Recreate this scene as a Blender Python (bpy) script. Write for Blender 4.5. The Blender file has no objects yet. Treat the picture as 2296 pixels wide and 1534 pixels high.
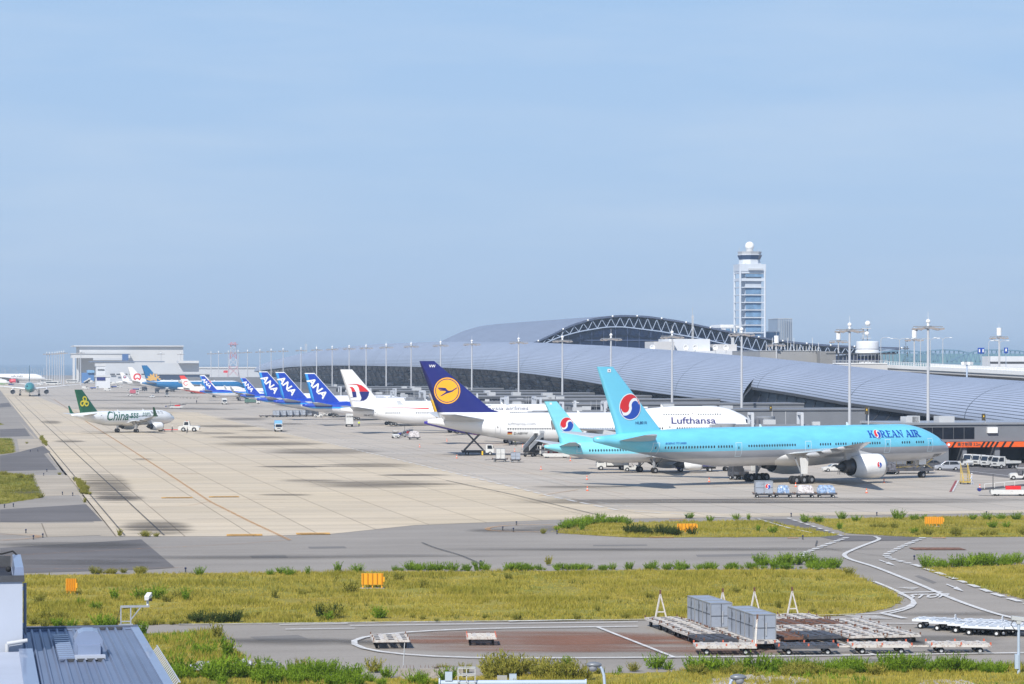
import bpy, bmesh, math, random
import numpy as np
from mathutils import Vector, Matrix
from mathutils.geometry import tessellate_polygon
random.seed(7); np.random.seed(7)
R_ = math.radians
SC = bpy.context.scene
COL = SC.collection
# ---------------- measured view: focal length in photo pixels, eye height, vanishing column, horizon row
F, H, CX, HY = 6000.0, 19.3, 1148.0, 812.0
XV = -50.0
PHI = math.atan((CX - XV) / F)
UX, UY = -math.sin(PHI), math.cos(PHI)        # along the terminal
NX, NY = math.cos(PHI), math.sin(PHI)         # from apron to terminal
# ---------------- camera
cam = bpy.data.cameras.new('camera'); camo = bpy.data.objects.new('camera', cam); COL.objects.link(camo)
cam.sensor_width = 36; cam.lens = F / 2296 * 36; cam.shift_y = (HY - 767) / 2296
cam.clip_start = 1; cam.clip_end = 40000
camo.location = (0, 0, H); camo.rotation_euler = (R_(90), 0, 0)
SC.camera = camo
# ---------------- sky and sun
SUN_EL, SUN_TO = R_(43), (-0.38, -0.925)
SUN_ROT = math.atan2(SUN_TO[0], SUN_TO[1])
W = bpy.data.worlds.new('World'); SC.world = W; W.use_nodes = True
nt = W.node_tree; nt.nodes.clear()
def nd(t, kind, **kw):
    n = t.nodes.new(kind)
    for k, v in kw.items():
        if k in ('op', 'operation'): n.operation = v
        else: setattr(n, k, v)
    return n
out = nd(nt, 'ShaderNodeOutputWorld'); bg = nd(nt, 'ShaderNodeBackground')
sky = nd(nt, 'ShaderNodeTexSky'); sky.sky_type = 'NISHITA'; sky.sun_disc = False
sky.sun_elevation = SUN_EL; sky.sun_rotation = SUN_ROT
sky.air_density = 1.0; sky.dust_density = 1.2; sky.ozone_density = 2.5; sky.altitude = 20
bg.inputs['Strength'].default_value = 0.115
# thin high veil of haze and faint cloud over the clear sky
tc = nd(nt, 'ShaderNodeTexCoord'); mp = nd(nt, 'ShaderNodeMapping'); mp.inputs['Scale'].default_value = (2.2, 2.2, 16)
nz = nd(nt, 'ShaderNodeTexNoise'); nz.inputs['Scale'].default_value = 2.4; nz.inputs['Detail'].default_value = 5; nz.inputs['Roughness'].default_value = .55
rp = nd(nt, 'ShaderNodeValToRGB'); rp.color_ramp.elements[0].position = .42; rp.color_ramp.elements[1].position = .80
rp.color_ramp.elements[0].color = (0, 0, 0, 1); rp.color_ramp.elements[1].color = (.33, .33, .33, 1)
sep = nd(nt, 'ShaderNodeSeparateXYZ'); el = nd(nt, 'ShaderNodeMapRange'); el.inputs[1].default_value = 0; el.inputs[2].default_value = 1.0
el.inputs[3].default_value = 0; el.inputs[4].default_value = 1
gr = nd(nt, 'ShaderNodeValToRGB')
gr.color_ramp.elements[0].color = (3.5, 4.8, 6.85, 1); gr.color_ramp.elements[1].color = (2.95, 4.85, 7.3, 1)
for ps, cl in ((.15, (3.05, 4.65, 7.0)), (.5, (1.1, 2.2, 4.6))):
    e_ = gr.color_ramp.elements.new(ps); e_.color = (*cl, 1)
gr.color_ramp.elements[-1].color = (.75, 1.6, 3.8, 1)
mx0 = nd(nt, 'ShaderNodeMixRGB'); mx0.inputs[0].default_value = .88
mx = nd(nt, 'ShaderNodeMixRGB'); mx.inputs[2].default_value = (5.6, 6.3, 7.2, 1)
L_ = nt.links.new
L_(tc.outputs['Generated'], mp.inputs[0]); L_(mp.outputs[0], nz.inputs['Vector']); L_(nz.outputs['Fac'], rp.inputs[0])
L_(tc.outputs['Generated'], sep.inputs[0]); L_(sep.outputs['Z'], el.inputs[0]); L_(el.outputs[0], gr.inputs[0])
L_(sky.outputs[0], mx0.inputs[1]); L_(gr.outputs[0], mx0.inputs[2])
L_(mx0.outputs[0], mx.inputs[1]); L_(rp.outputs[0], mx.inputs[0])
L_(mx.outputs[0], bg.inputs['Color']); L_(bg.outputs[0], out.inputs['Surface'])
sl = bpy.data.lights.new('sun', 'SUN'); so = bpy.data.objects.new('sun', sl); COL.objects.link(so)
sl.energy = 4.9; sl.angle = R_(.8); sl.color = (1.0, .955, .88)
ce = math.cos(SUN_EL)
so.rotation_euler = Vector((-SUN_TO[0] * ce, -SUN_TO[1] * ce, -math.sin(SUN_EL))).to_track_quat('-Z', 'Y').to_euler()
SC.view_settings.view_transform = 'Standard'; SC.view_settings.look = 'None'
SC.view_settings.exposure = 0.12; SC.view_settings.gamma = 1
try:
    SC.cycles.use_denoising = True; SC.cycles.max_bounces = 6; SC.cycles.volume_bounces = 0
    SC.cycles.transparent_max_bounces = 16; SC.cycles.caustics_reflective = False; SC.cycles.caustics_refractive = False
except Exception: pass
# ---------------- helpers
def G(px, py, z=0.0):
    Y = F * (H - z) / (py - HY); return Vector(((px - CX) * Y / F, Y, z))
def AT(px, py, Y): return Vector(((px - CX) * Y / F, Y, H - (py - HY) * Y / F))
def UN(L, t, z=0.0): return Vector((L * NX + t * UX, L * NY + t * UY, z))
def onL(px, L):                                # distance t along the line at offset L seen at column px
    Y = F * (L / NX) / (px - XV); return (Y - L * NY) / UY
def tag(o, label=None, cat=None, group=None, kind=None):
    if label: o['label'] = label
    if cat: o['category'] = cat
    if group: o['group'] = group
    if kind: o['kind'] = kind
    return o
def empty(name, loc=(0, 0, 0), rz=0.0, label=None, cat=None, group=None):
    o = bpy.data.objects.new(name, None); COL.objects.link(o); o.location = loc; o.rotation_euler = (0, 0, rz)
    o.empty_display_size = .5
    return tag(o, label, cat, group)
def copy_tree(o, parent=None):
    c = o.copy(); COL.objects.link(c)
    if parent is not None: c.parent = parent
    for ch in o.children: copy_tree(ch, c)
    return c
def dup(root, loc, rz, label=None, group=None, scale=None):
    c = copy_tree(root); c.location = loc; c.rotation_euler = (0, 0, rz)
    if scale is not None: c.scale = (scale,) * 3
    if label: c['label'] = label
    if group: c['group'] = group
    return c
class MB:
    def __init__(s): s.v = []; s.f = []; s.m = []; s.smooth = []; s.uv = None
    def add(s, verts, faces, mi=0, smooth=False):
        b = len(s.v); s.v += [tuple(p) for p in verts]
        for f in faces: s.f.append([b + i for i in f]); s.m.append(mi); s.smooth.append(smooth)
        return s
    def box(s, c, d, mi=0, rz=0.0, ry=0.0, rx=0.0, taper=None):
        hx, hy, hz = d[0] / 2, d[1] / 2, d[2] / 2; tx, ty = taper or (1, 1)
        P = [(-hx, -hy, -hz), (hx, -hy, -hz), (hx, hy, -hz), (-hx, hy, -hz), (-hx * tx, -hy * ty, hz), (hx * tx, -hy * ty, hz), (hx * tx, hy * ty, hz), (-hx * tx, hy * ty, hz)]
        if rz or ry or rx:
            M = Matrix.Rotation(rz, 3, 'Z') @ Matrix.Rotation(ry, 3, 'Y') @ Matrix.Rotation(rx, 3, 'X'); P = [M @ Vector(p) for p in P]
        P = [(p[0] + c[0], p[1] + c[1], p[2] + c[2]) for p in P]
        return s.add(P, [(0, 3, 2, 1), (4, 5, 6, 7), (0, 1, 5, 4), (1, 2, 6, 5), (2, 3, 7, 6), (3, 0, 4, 7)], mi)
    def span(s, x0, x1, y0, y1, z0, z1, mi=0): return s.box(((x0 + x1) / 2, (y0 + y1) / 2, (z0 + z1) / 2), (x1 - x0, y1 - y0, z1 - z0), mi)
    def cyl(s, a, b, r0, r1=None, n=10, mi=0, caps=True, smooth=True):
        r1 = r0 if r1 is None else r1
        a, b = Vector(a), Vector(b); w = (b - a).normalized()
        u = w.orthogonal().normalized(); v = w.cross(u)
        P = []
        for c, r in ((a, r0), (b, r1)):
            for i in range(n):
                t = 2 * math.pi * i / n; P.append(c + u * (r * math.cos(t)) + v * (r * math.sin(t)))
        s.add(P, [(i, (i + 1) % n, n + (i + 1) % n, n + i) for i in range(n)], mi, smooth)
        if caps: s.add(P[:n], [tuple(range(n))[::-1]], mi); s.add(P[n:], [tuple(range(n))], mi)
        return s
    def beam(s, a, b, w, h=None, mi=0):
        a, b = Vector(a), Vector(b); h = w if h is None else h
        d = (b - a); ln = d.length; d.normalize()
        up = Vector((0, 0, 1)) if abs(d.z) < .97 else Vector((0, 1, 0))
        x = d.cross(up).normalized() * (w / 2); y = x.cross(d).normalized() * (h / 2)
        P = [a - x - y, a + x - y, a + x + y, a - x + y, b - x - y, b + x - y, b + x + y, b - x + y]
        return s.add(P, [(0, 3, 2, 1), (4, 5, 6, 7), (0, 1, 5, 4), (1, 2, 6, 5), (2, 3, 7, 6), (3, 0, 4, 7)], mi)
    def tube(s, pts, r, n=8, mi=0):
        for a, b in zip(pts[:-1], pts[1:]): s.cyl(a, b, r, r, n, mi)
        return s
    def lathe(s, prof, o=(0, 0, 0), axis='z', n=24, mi=0, smooth=True):
        # prof: (radius, height); a third entry is the face material of the ring that starts there
        k = len(prof); P = []
        for q in prof:
            for i in range(n):
                t = 2 * math.pi * i / n; c, d = q[0] * math.cos(t), q[0] * math.sin(t)
                p = (c, d, q[1]) if axis == 'z' else ((q[1], c, d) if axis == 'x' else (c, q[1], d))
                P.append((p[0] + o[0], p[1] + o[1], p[2] + o[2]))
        for j in range(k - 1):
            m = prof[j][2] if len(prof[j]) > 2 else mi
            b = len(s.v)
        b = len(s.v); s.v += P
        for j in range(k - 1):
            m = prof[j][2] if len(prof[j]) > 2 else mi
            for i in range(n):
                s.f.append([b + j * n + i, b + j * n + (i + 1) % n, b + (j + 1) * n + (i + 1) % n, b + (j + 1) * n + i]); s.m.append(m); s.smooth.append(smooth)
        return s
    def ball(s, c, r, n=16, mi=0, half=False):
        pr = []; m = n // 2
        for j in range(m + 1):
            a = -math.pi / 2 + math.pi * j / m
            if half and a < 0: continue
            pr.append((max(r * math.cos(a), 1e-4), r * math.sin(a)))
        return s.lathe(pr, c, 'z', n, mi)
    def prism(s, poly, y0, y1, mi=0, plane='xz', holes=False):
        # polygon in plane, extruded along the third axis
        def P(p, q): return (p[0], q, p[1]) if plane == 'xz' else ((p[0], p[1], q) if plane == 'xy' else (q, p[0], p[1]))
        n = len(poly); V = [P(p, y0) for p in poly] + [P(p, y1) for p in poly]
        tri = tessellate_polygon([[Vector((p[0], p[1], 0)) for p in poly]])
        Fc = [tuple(t) for t in tri] + [tuple(n + i for i in t)[::-1] for t in tri] + [(i, n + i, n + (i + 1) % n, (i + 1) % n) for i in range(n)]
        return s.add(V, Fc, mi)
    def poly(s, pts, mi=0):
        tri = tessellate_polygon([[Vector((p[0], p[1], 0)) for p in pts]])
        return s.add(pts, [tuple(t) for t in tri], mi)
    def build(s, name, mats, parent=None, loc=None, fix=True, merge=False, bevel=0):
        me = bpy.data.meshes.new(name); me.from_pydata(s.v, [], s.f)
        if not isinstance(mats, (list, tuple)): mats = [mats]
        for m in mats: me.materials.append(m)
        me.polygons.foreach_set('material_index', s.m); me.polygons.foreach_set('use_smooth', s.smooth)
        if fix or merge:
            bm = bmesh.new(); bm.from_mesh(me)
            if merge: bmesh.ops.remove_doubles(bm, verts=bm.verts, dist=1e-4)
            if fix: bmesh.ops.recalc_face_normals(bm, faces=bm.faces)
            bm.to_mesh(me); bm.free()
        me.update()
        o = bpy.data.objects.new(name, me); COL.objects.link(o)
        if parent is not None: o.parent = parent
        if loc is not None: o.location = loc
        if bevel:
            b = o.modifiers.new('bevel', 'BEVEL'); b.width = bevel; b.segments = 2; b.limit_method = 'ANGLE'
        return o
# ---------------- materials
MATS = {}
def srgb(r, g, b): return tuple(((c / 255) / 12.92 if c / 255 <= .04045 else ((c / 255 + .055) / 1.055) ** 2.4) for c in (r, g, b))
def mat(name, col, rough=.55, metal=0.0, var=.12, scale=3.0, stain=0.0, stain_col=(.12, .06, .03), coat=0.0, bump=0.0, stretch=None):
    if name in MATS: return MATS[name]
    m = bpy.data.materials.new(name); m.use_nodes = True; t = m.node_tree; p = t.nodes['Principled BSDF']
    p.inputs['Roughness'].default_value = rough; p.inputs['Metallic'].default_value = metal
    if coat: p.inputs['Coat Weight'].default_value = coat
    c = nd(t, 'ShaderNodeTexCoord'); n = nd(t, 'ShaderNodeTexNoise'); n.inputs['Scale'].default_value = scale; n.inputs['Detail'].default_value = 6
    src = c.outputs['Object']
    if stretch:
        mpn = nd(t, 'ShaderNodeMapping'); mpn.inputs['Scale'].default_value = stretch; t.links.new(src, mpn.inputs[0]); src = mpn.outputs[0]
    t.links.new(src, n.inputs['Vector'])
    r = nd(t, 'ShaderNodeMapRange'); r.inputs[1].default_value = .3; r.inputs[2].default_value = .7; r.inputs[3].default_value = 1 - var; r.inputs[4].default_value = 1 + var
    t.links.new(n.outputs['Fac'], r.inputs[0])
    mul = nd(t, 'ShaderNodeMixRGB', blend_type='MULTIPLY'); mul.inputs[0].default_value = 1; mul.inputs[1].default_value = (*col, 1)
    t.links.new(r.outputs[0], mul.inputs[2]); last = mul.outputs[0]
    if stain:
        n2 = nd(t, 'ShaderNodeTexNoise'); n2.inputs['Scale'].default_value = scale * 1.7; n2.inputs['Detail'].default_value = 8; n2.inputs['Roughness'].default_value = .7
        t.links.new(src, n2.inputs['Vector'])
        r2 = nd(t, 'ShaderNodeMapRange'); r2.inputs[1].default_value = .62 - stain * .25; r2.inputs[2].default_value = .72 - stain * .2
        t.links.new(n2.outputs['Fac'], r2.inputs[0])
        mm = nd(t, 'ShaderNodeMixRGB'); mm.inputs[2].default_value = (*stain_col, 1)
        t.links.new(r2.outputs[0], mm.inputs[0]); t.links.new(last, mm.inputs[1]); last = mm.outputs[0]
    t.links.new(last, p.inputs['Base Color'])
    if bump:
        b = nd(t, 'ShaderNodeBump'); b.inputs['Strength'].default_value = bump; t.links.new(n.outputs['Fac'], b.inputs['Height']); t.links.new(b.outputs[0], p.inputs['Normal'])
    MATS[name] = m; return m
def paint(name, rgb, rough=.35, coat=.25, var=.04): return mat(name, srgb(*rgb), rough, 0, var, .8, coat=coat)
def livery(name, base, bands, rough=.32, coat=.3, dirt=.05):
    # paint scheme: flat areas of colour bounded by planes a*x + b*z > c in the part's own coordinates
    if name in MATS: return MATS[name]
    m = bpy.data.materials.new(name); m.use_nodes = True; t = m.node_tree; p = t.nodes['Principled BSDF']
    p.inputs['Roughness'].default_value = rough; p.inputs['Coat Weight'].default_value = coat
    c = nd(t, 'ShaderNodeTexCoord'); s = nd(t, 'ShaderNodeSeparateXYZ'); t.links.new(c.outputs['Object'], s.inputs[0])
    last = None
    for a, b, k, col in bands:
        def term(o, q):
            n = nd(t, 'ShaderNodeMath', op='MULTIPLY'); n.inputs[1].default_value = q; t.links.new(o, n.inputs[0]); return n.outputs[0]
        ad = nd(t, 'ShaderNodeMath', op='ADD'); t.links.new(term(s.outputs['X'], a), ad.inputs[0]); t.links.new(term(s.outputs['Z'], b), ad.inputs[1])
        g = nd(t, 'ShaderNodeMath', op='GREATER_THAN'); g.inputs[1].default_value = k; t.links.new(ad.outputs[0], g.inputs[0])
        mx = nd(t, 'ShaderNodeMixRGB'); t.links.new(g.outputs[0], mx.inputs[0])
        if last is None: mx.inputs[1].default_value = (*srgb(*base), 1)
        else: t.links.new(last, mx.inputs[1])
        mx.inputs[2].default_value = (*srgb(*col), 1); last = mx.outputs[0]
    n = nd(t, 'ShaderNodeTexNoise'); n.inputs['Scale'].default_value = .6; n.inputs['Detail'].default_value = 7
    mpn = nd(t, 'ShaderNodeMapping'); mpn.inputs['Scale'].default_value = (.5, 1, 1.6); t.links.new(c.outputs['Object'], mpn.inputs[0]); t.links.new(mpn.outputs[0], n.inputs['Vector'])
    r = nd(t, 'ShaderNodeMapRange'); r.inputs[1].default_value = .35; r.inputs[2].default_value = .7; r.inputs[3].default_value = 1.0; r.inputs[4].default_value = 1 - 2 * dirt
    t.links.new(n.outputs['Fac'], r.inputs[0])
    mul = nd(t, 'ShaderNodeMixRGB', blend_type='MULTIPLY'); mul.inputs[0].default_value = 1
    if last is None: mul.inputs[1].default_value = (*srgb(*base), 1)
    else: t.links.new(last, mul.inputs[1])
    t.links.new(r.outputs[0], mul.inputs[2]); t.links.new(mul.outputs[0], p.inputs['Base Color'])
    MATS[name] = m; return m
WHITE = paint('white_paint', (238, 238, 236)); LGREY = paint('light_grey_paint', (186, 188, 190)); MGREY = paint('mid_grey_paint', (140, 143, 148))
DGREY = mat('dark_grey', (.06, .063, .07), .6); BLACK = mat('black_rubber', (.012, .012, .013), .8, var=.3); METAL = mat('bare_metal', (.5, .5, .52), .3, .9)
DMETAL = mat('burnt_metal', (.10, .10, .105), .42, .8); GLASS = mat('dark_glass', (.015, .022, .035), .06, 0, .1, coat=.5)
RED = paint('red_paint', (214, 40, 44)); BLUE = paint('blue_paint', (28, 74, 170)); NAVY = paint('navy_paint', (28, 34, 110)); YELLOW = paint('yellow_paint', (240, 196, 40))
ORANGE = paint('orange_paint', (240, 100, 30)); CONC = mat('cast_concrete', (.36, .36, .35), .85, var=.12, scale=.4)
# ---------------- flat decals: text and shapes laid on curved surfaces
def text_shape(body, size=1.0, bold=0.0, shear=0.0, space=1.0):
    cu = bpy.data.curves.new('lettering', 'FONT'); cu.body = body; cu.size = size; cu.offset = bold; cu.shear = shear; cu.space_character = space
    cu.resolution_u = 2; ob = bpy.data.objects.new('lettering', cu); COL.objects.link(ob)
    bpy.context.view_layer.update()
    me = ob.evaluated_get(bpy.context.evaluated_depsgraph_get()).to_mesh()
    V = [(v.co.x, v.co.y) for v in me.vertices]; T = [tuple(p.vertices) for p in me.polygons]
    bpy.data.objects.remove(ob); bpy.data.curves.remove(cu)
    return V, T
def xf(shape, rot=0.0, sx=1.0, sy=None, dx=0.0, dy=0.0):
    V, T = shape; sy = sx if sy is None else sy; c, s = math.cos(rot), math.sin(rot)
    return [(c * x * sx - s * y * sy + dx, s * x * sx + c * y * sy + dy) for x, y in V], T
def centred(shape):
    V, T = shape; xs = [v[0] for v in V]; ys = [v[1] for v in V]
    return xf(shape, 0, 1, 1, -(min(xs) + max(xs)) / 2, -(min(ys) + max(ys)) / 2)
def pg(pts): return list(pts), [tuple(t) for t in tessellate_polygon([[Vector((p[0], p[1], 0)) for p in pts]])]
def arc(cx, cy, r, a0, a1, n=20, ry=None):
    ry = r if ry is None else ry
    return [(cx + r * math.cos(R_(a0 + (a1 - a0) * i / n)), cy + ry * math.sin(R_(a0 + (a1 - a0) * i / n))) for i in range(n + 1)]
def disc(r, cx=0, cy=0, n=40): return pg(arc(cx, cy, r, 0, 360, n)[:-1])
def ring(cx, cy, r, w, a0=0, a1=360, n=40):
    o, i = arc(cx, cy, r + w / 2, a0, a1, n), arc(cx, cy, r - w / 2, a0, a1, n); V = o + i; k = n + 1
    return V, [(j, j + 1, k + j + 1, k + j) for j in range(n)]
def stroke(pts, w):
    V, T = [], []
    for i, p in enumerate(pts):
        a = Vector(pts[max(i - 1, 0)]); b = Vector(pts[min(i + 1, len(pts) - 1)]); d = (b - a).normalized(); q = Vector((-d.y, d.x))
        ww = w[i] if isinstance(w, (list, tuple)) else w
        V += [tuple(Vector(p) + q * ww / 2), tuple(Vector(p) - q * ww / 2)]
        if i: T.append((2 * i - 2, 2 * i - 1, 2 * i + 1, 2 * i))
    return V, T
def decal(name, items, mapper, parent, step=.4, layer=.004):
    # items: (shape, material); mapper(u, v, lift) -> point on the surface
    bm = bmesh.new(); mats = []
    for k, (shp, m) in enumerate(items):
        if m not in mats: mats.append(m)
        mi = mats.index(m); b2 = bmesh.new(); V, T = shp
        vs = [b2.verts.new((x, y, 0)) for x, y in V]
        for t in T:
            try: b2.faces.new([vs[i] for i in t])
            except ValueError: pass
        if step and V:
            for ax in (0, 1):
                lo, hi = min(v[ax] for v in V), max(v[ax] for v in V); c = math.floor(lo / step) * step + step
                while c < hi:
                    co = [0, 0, 0]; no = [0, 0, 0]; co[ax] = c; no[ax] = 1
                    bmesh.ops.bisect_plane(b2, geom=b2.verts[:] + b2.edges[:] + b2.faces[:], plane_co=co, plane_no=no); c += step
        base = {}
        for v in b2.verts: base[v] = bm.verts.new(mapper(v.co.x, v.co.y, layer * (k + 1)))
        for f in b2.faces:
            try: nf = bm.faces.new([base[v] for v in f.verts]); nf.material_index = mi
            except ValueError: pass
        b2.free()
    me = bpy.data.meshes.new(name); bm.to_mesh(me); bm.free()
    for m in mats: me.materials.append(m)
    o = bpy.data.objects.new(name, me); COL.objects.link(o)
    if parent is not None: o.parent = parent
    return o
# ================= airliners
def lerp(a, b, t): return a + (b - a) * t
def pw(tab, x):
    if x <= tab[0][0]: return tab[0][1:]
    for p, q in zip(tab[:-1], tab[1:]):
        if x <= q[0]:
            t = (x - p[0]) / (q[0] - p[0]); return tuple(lerp(a, b, t) for a, b in zip(p[1:], q[1:]))
    return tab[-1][1:]
class Hull:
    def __init__(s, L, R, zc, nl, ts, ttop=.25, re=.28, droop=.35, hump=None, xm=0):
        s.L, s.R, s.zc, s.nl, s.ts, s.ttop, s.re, s.droop, s.hump, s.xm = L, R, zc, nl, ts, ttop, re, droop, hump, xm
    def ring(s, st):
        R, zc = s.R, s.zc; top, bot, w = zc + R, zc - R, R
        if st < s.nl:
            t = max(st / s.nl, 0); d = s.droop
            w = R * max(1 - (1 - t) ** 2.1, 0) ** .55
            bot = zc - R * (d + (1 - d) * max(1 - (1 - t) ** 2.2, 0) ** .6)
            top = zc + R * (-d + (1 + d) * max(1 - (1 - t) ** 1.8, 0) ** .78)
        if st > s.ts:
            t = min((st - s.ts) / (s.L - s.ts), 1)
            top = zc + R - R * s.ttop * t ** 2
            bot = zc - R + (2 * R - s.ttop * R - 2 * s.re) * t ** 1.3
            w = R * (1 - t ** 1.75) + s.re * t ** 1.75
        mid = (top + bot) / 2 if not s.hump else bot + min(R, (top - bot) / 2)
        if s.hump: top += pw(s.hump, st)[0]
        return mid, top - mid, mid - bot, w
    def side(s, st, z):
        mid, hu, hd, w = s.ring(st); h = hu if z > mid else hd
        q = (z - mid) / max(h, 1e-3); return w * math.sqrt(max(1 - q * q, 0)), q
    def mesh(s, n=48):
        st = [s.nl * (i / 16) ** 1.7 for i in range(17)] + [lerp(s.nl, s.ts, i / 12) for i in range(1, 13)] + [lerp(s.ts, s.L, i / 14) for i in range(1, 15)]
        if s.hump: st = sorted(set(st + [h[0] for h in s.hump]))
        st[0] = .004; m = MB(); V = []
        for q in st:
            mid, hu, hd, w = s.ring(q)
            for i in range(n):
                a = 2 * math.pi * i / n; y, z = w * math.cos(a), math.sin(a); V.append((s.xm - q, y, mid + z * (hu if z > 0 else hd)))
        k = len(st); Fc = [(j * n + i, j * n + (i + 1) % n, (j + 1) * n + (i + 1) % n, (j + 1) * n + i) for j in range(k - 1) for i in range(n)]
        Fc += [tuple(range(n)), tuple((k - 1) * n + i for i in range(n))]
        m.add(V, Fc, 0, True); return m
def yt(x, t): return 5 * t * (.2969 * math.sqrt(max(x, 0)) - .126 * x - .3516 * x * x + .2843 * x ** 3 - .1015 * x ** 4)
FOIL = [1, .85, .65, .45, .28, .14, .05, .012, 0]
def foil_loft(secs, vertical=False, xm=0, side=1):
    # secs: (span, LE station, chord, height, thickness ratio); vertical: span is z
    m = MB(); V = []; n = 2 * len(FOIL) - 2
    for y, le, ch, z, t in secs:
        up = [(x, yt(x, t)) for x in FOIL]; lo = [(x, -yt(x, t) * (.7 if not vertical else 1)) for x in FOIL[::-1][1:-1]]
        for x, q in up + lo:
            if vertical: V.append((xm - le - x * ch, q * ch, y))
            else: V.append((xm - le - x * ch, side * y, z + q * ch))
    k = len(secs); Fc = [(j * n + i, j * n + (i + 1) % n, (j + 1) * n + (i + 1) % n, (j + 1) * n + i) for j in range(k - 1) for i in range(n)]
    m.add(V, Fc, 0, True); m.add([V[i] for i in range(n)], [tuple(range(n))]); m.add(V[-n:], [tuple(range(n))]); return m
def wheel_mesh(r, w):
    m = MB(); m.lathe([(r * .5, -w / 2), (r * .9, -w / 2), (r, -w * .3), (r, w * .3), (r * .9, w / 2), (r * .5, w / 2)], axis='y', n=18)
    m.lathe([(.001, -w * .38, 1), (r * .25, -w * .42, 1), (r * .52, -w * .36, 1)], axis='y', n=14, mi=1); m.lathe([(.001, w * .38), (r * .25, w * .42), (r * .52, w * .36)], axis='y', n=14, mi=1)
    return m
WH = {}
def wheel_part(parent, loc, r=.6, w=.4, name='wheel', hub=None):
    k = (round(r, 2), round(w, 2), hub.name if hub else '')
    if k not in WH:
        o = wheel_mesh(r, w).build(name, [BLACK, hub or MGREY], None); WH[k] = o.data; COL.objects.unlink(o); bpy.data.objects.remove(o)
    o = bpy.data.objects.new(name, WH[k]); COL.objects.link(o); o.parent = parent; o.location = loc; return o
WINM = None
def make_airliner(name, label, cat, T, loc, th, fus, finp, wingp=None, engp=None, windows=(), wz=None, winglet=None, gear=True, doors=(), door_m=None, grp='parked airliners', fairings=True, cockpit=True, stabp=None):
    global WINM
    root = empty(name, loc, R_(th), label, cat, grp); xm = T['xm']; h = Hull(xm=xm, **T['hull'])
    wingp = wingp or LGREY; engp = engp or WHITE
    fo = h.mesh().build('fuselage', fus, root)
    def mapper(u, v, lift):
        y, q = h.side(xm - u, v); return (u, -(y + .018 + lift), v)
    fin = T['fin']       # rows: z, LE station, TE station
    fs = []
    for z, le, te in fin: fs.append((z, le, te - le, 0, min(.105, .62 / (te - le))))
    fo2 = foil_loft(fs, True, xm).build('tail_fin', finp, root)
    def fmap(u, v, lift):
        le, te = pw(fin, v); ch = te - le; x = (xm - u - le) / ch
        return (u, -(yt(min(max(x, 0), 1), min(.105, .62 / ch)) * ch + .03 + lift), v)
    wings = {}
    for sd in (1, -1):
        w = foil_loft([(y, le, ch, z, .125 if i == 0 else .1) for i, (y, le, ch, z) in enumerate(T['wing'])], False, xm, sd).build('wing', wingp, root); wings[sd] = w
        if 'let' in T:
            a = T['wing'][-1]; y, le, ch, z = T['let']
            foil_loft([(a[0], a[1], a[2], a[3], .09), (lerp(a[0], y, .7), lerp(a[1], le, .35), lerp(a[2], ch, .3), lerp(a[3], z, .25), .09), (y, le, ch, z, .09)], False, xm, sd).build('winglet', winglet or wingp, w)
        if fairings:
            for q in T.get('fair', ()):
                le, ch, z = pw([(r[0], r[1], r[2], r[3]) for r in T['wing']], q[0]); te = le + ch; ln = q[1]
                f = MB(); f.lathe([(.01, -ln * .55), (ln * .06, -ln * .42), (ln * .085, -ln * .12), (ln * .07, ln * .18), (.02, ln * .45)], (xm - te + ln * .18, sd * q[0], z - ch * .03 - ln * .035), 'x', 12)
                f.build('flap_fairing', wingp, w)
        foil_loft([(y, le, ch, z, .1) for y, le, ch, z in T['stab']], False, xm, sd).build('tailplane', stabp or wingp, root)
        for (ey, es, ez, ed, eln) in T['eng']:
            e = MB(); r = ed / 2; o = (xm - es, sd * ey, ez)
            e.lathe([(r * .80, -.25, 1), (r * .86, -.05, 1), (r * .93, 0, 1), (r * .985, -eln * .08), (r, -eln * .3), (r * .97, -eln * .62), (r * .80, -eln), (r * .74, -eln + .02, 2), (r * .70, -eln * .9, 2)], o, 'x', 28)
            eo = e.build('engine', [engp, METAL, DGREY], root)
            f = MB(); f.lathe([(.001, -.55), (r * .24, -.9), (r * .82, -.9)], o, 'x', 24); f.build('fan', DGREY, eo)
            f = MB(); f.lathe([(r * .70, -eln * .8), (r * .62, -eln * 1.0), (r * .44, -eln * 1.28), (r * .40, -eln * 1.26), (r * .30, -eln * 1.2)], o, 'x', 24)
            f.lathe([(r * .32, -eln * 1.15), (r * .24, -eln * 1.36), (.01, -eln * 1.52)], o, 'x', 18, mi=1); f.build('exhaust', [DMETAL, DGREY], eo)
            le, ch, z = pw([(q[0], q[1], q[2], q[3]) for q in T['wing']], ey)
            f = MB(); f.prism([(xm - es - eln * .18, ez + r * .93), (xm - le - .2, z + .05), (xm - le - ch * .35, z), (xm - es - eln * 1.15, ez + r * .45)], sd * ey - .16, sd * ey + .16)
            f.build('pylon', wingp, eo)
    if T.get('belly'):
        s0, s1, hw, zb, zt = T['belly']; m = MB(); P = []; n = 24
        for i in range(13):
            t = i / 12; k = math.sin(math.pi * t) ** .5 if 0 < t < 1 else .02
            for j in range(n):
                a = 2 * math.pi * j / n; P.append((xm - lerp(s0, s1, t), hw * k * math.cos(a) * (1 if abs(math.cos(a)) < .99 else 1), lerp(zb, zt, .5) + (zt - zb) / 2 * k * math.sin(a)))
        m.add(P, [(j * n + i, j * n + (i + 1) % n, (j + 1) * n + (i + 1) % n, (j + 1) * n + i) for j in range(12) for i in range(n)], 0, True)
        m.build('belly_fairing', T.get('bellym') or WHITE, root)
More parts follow.
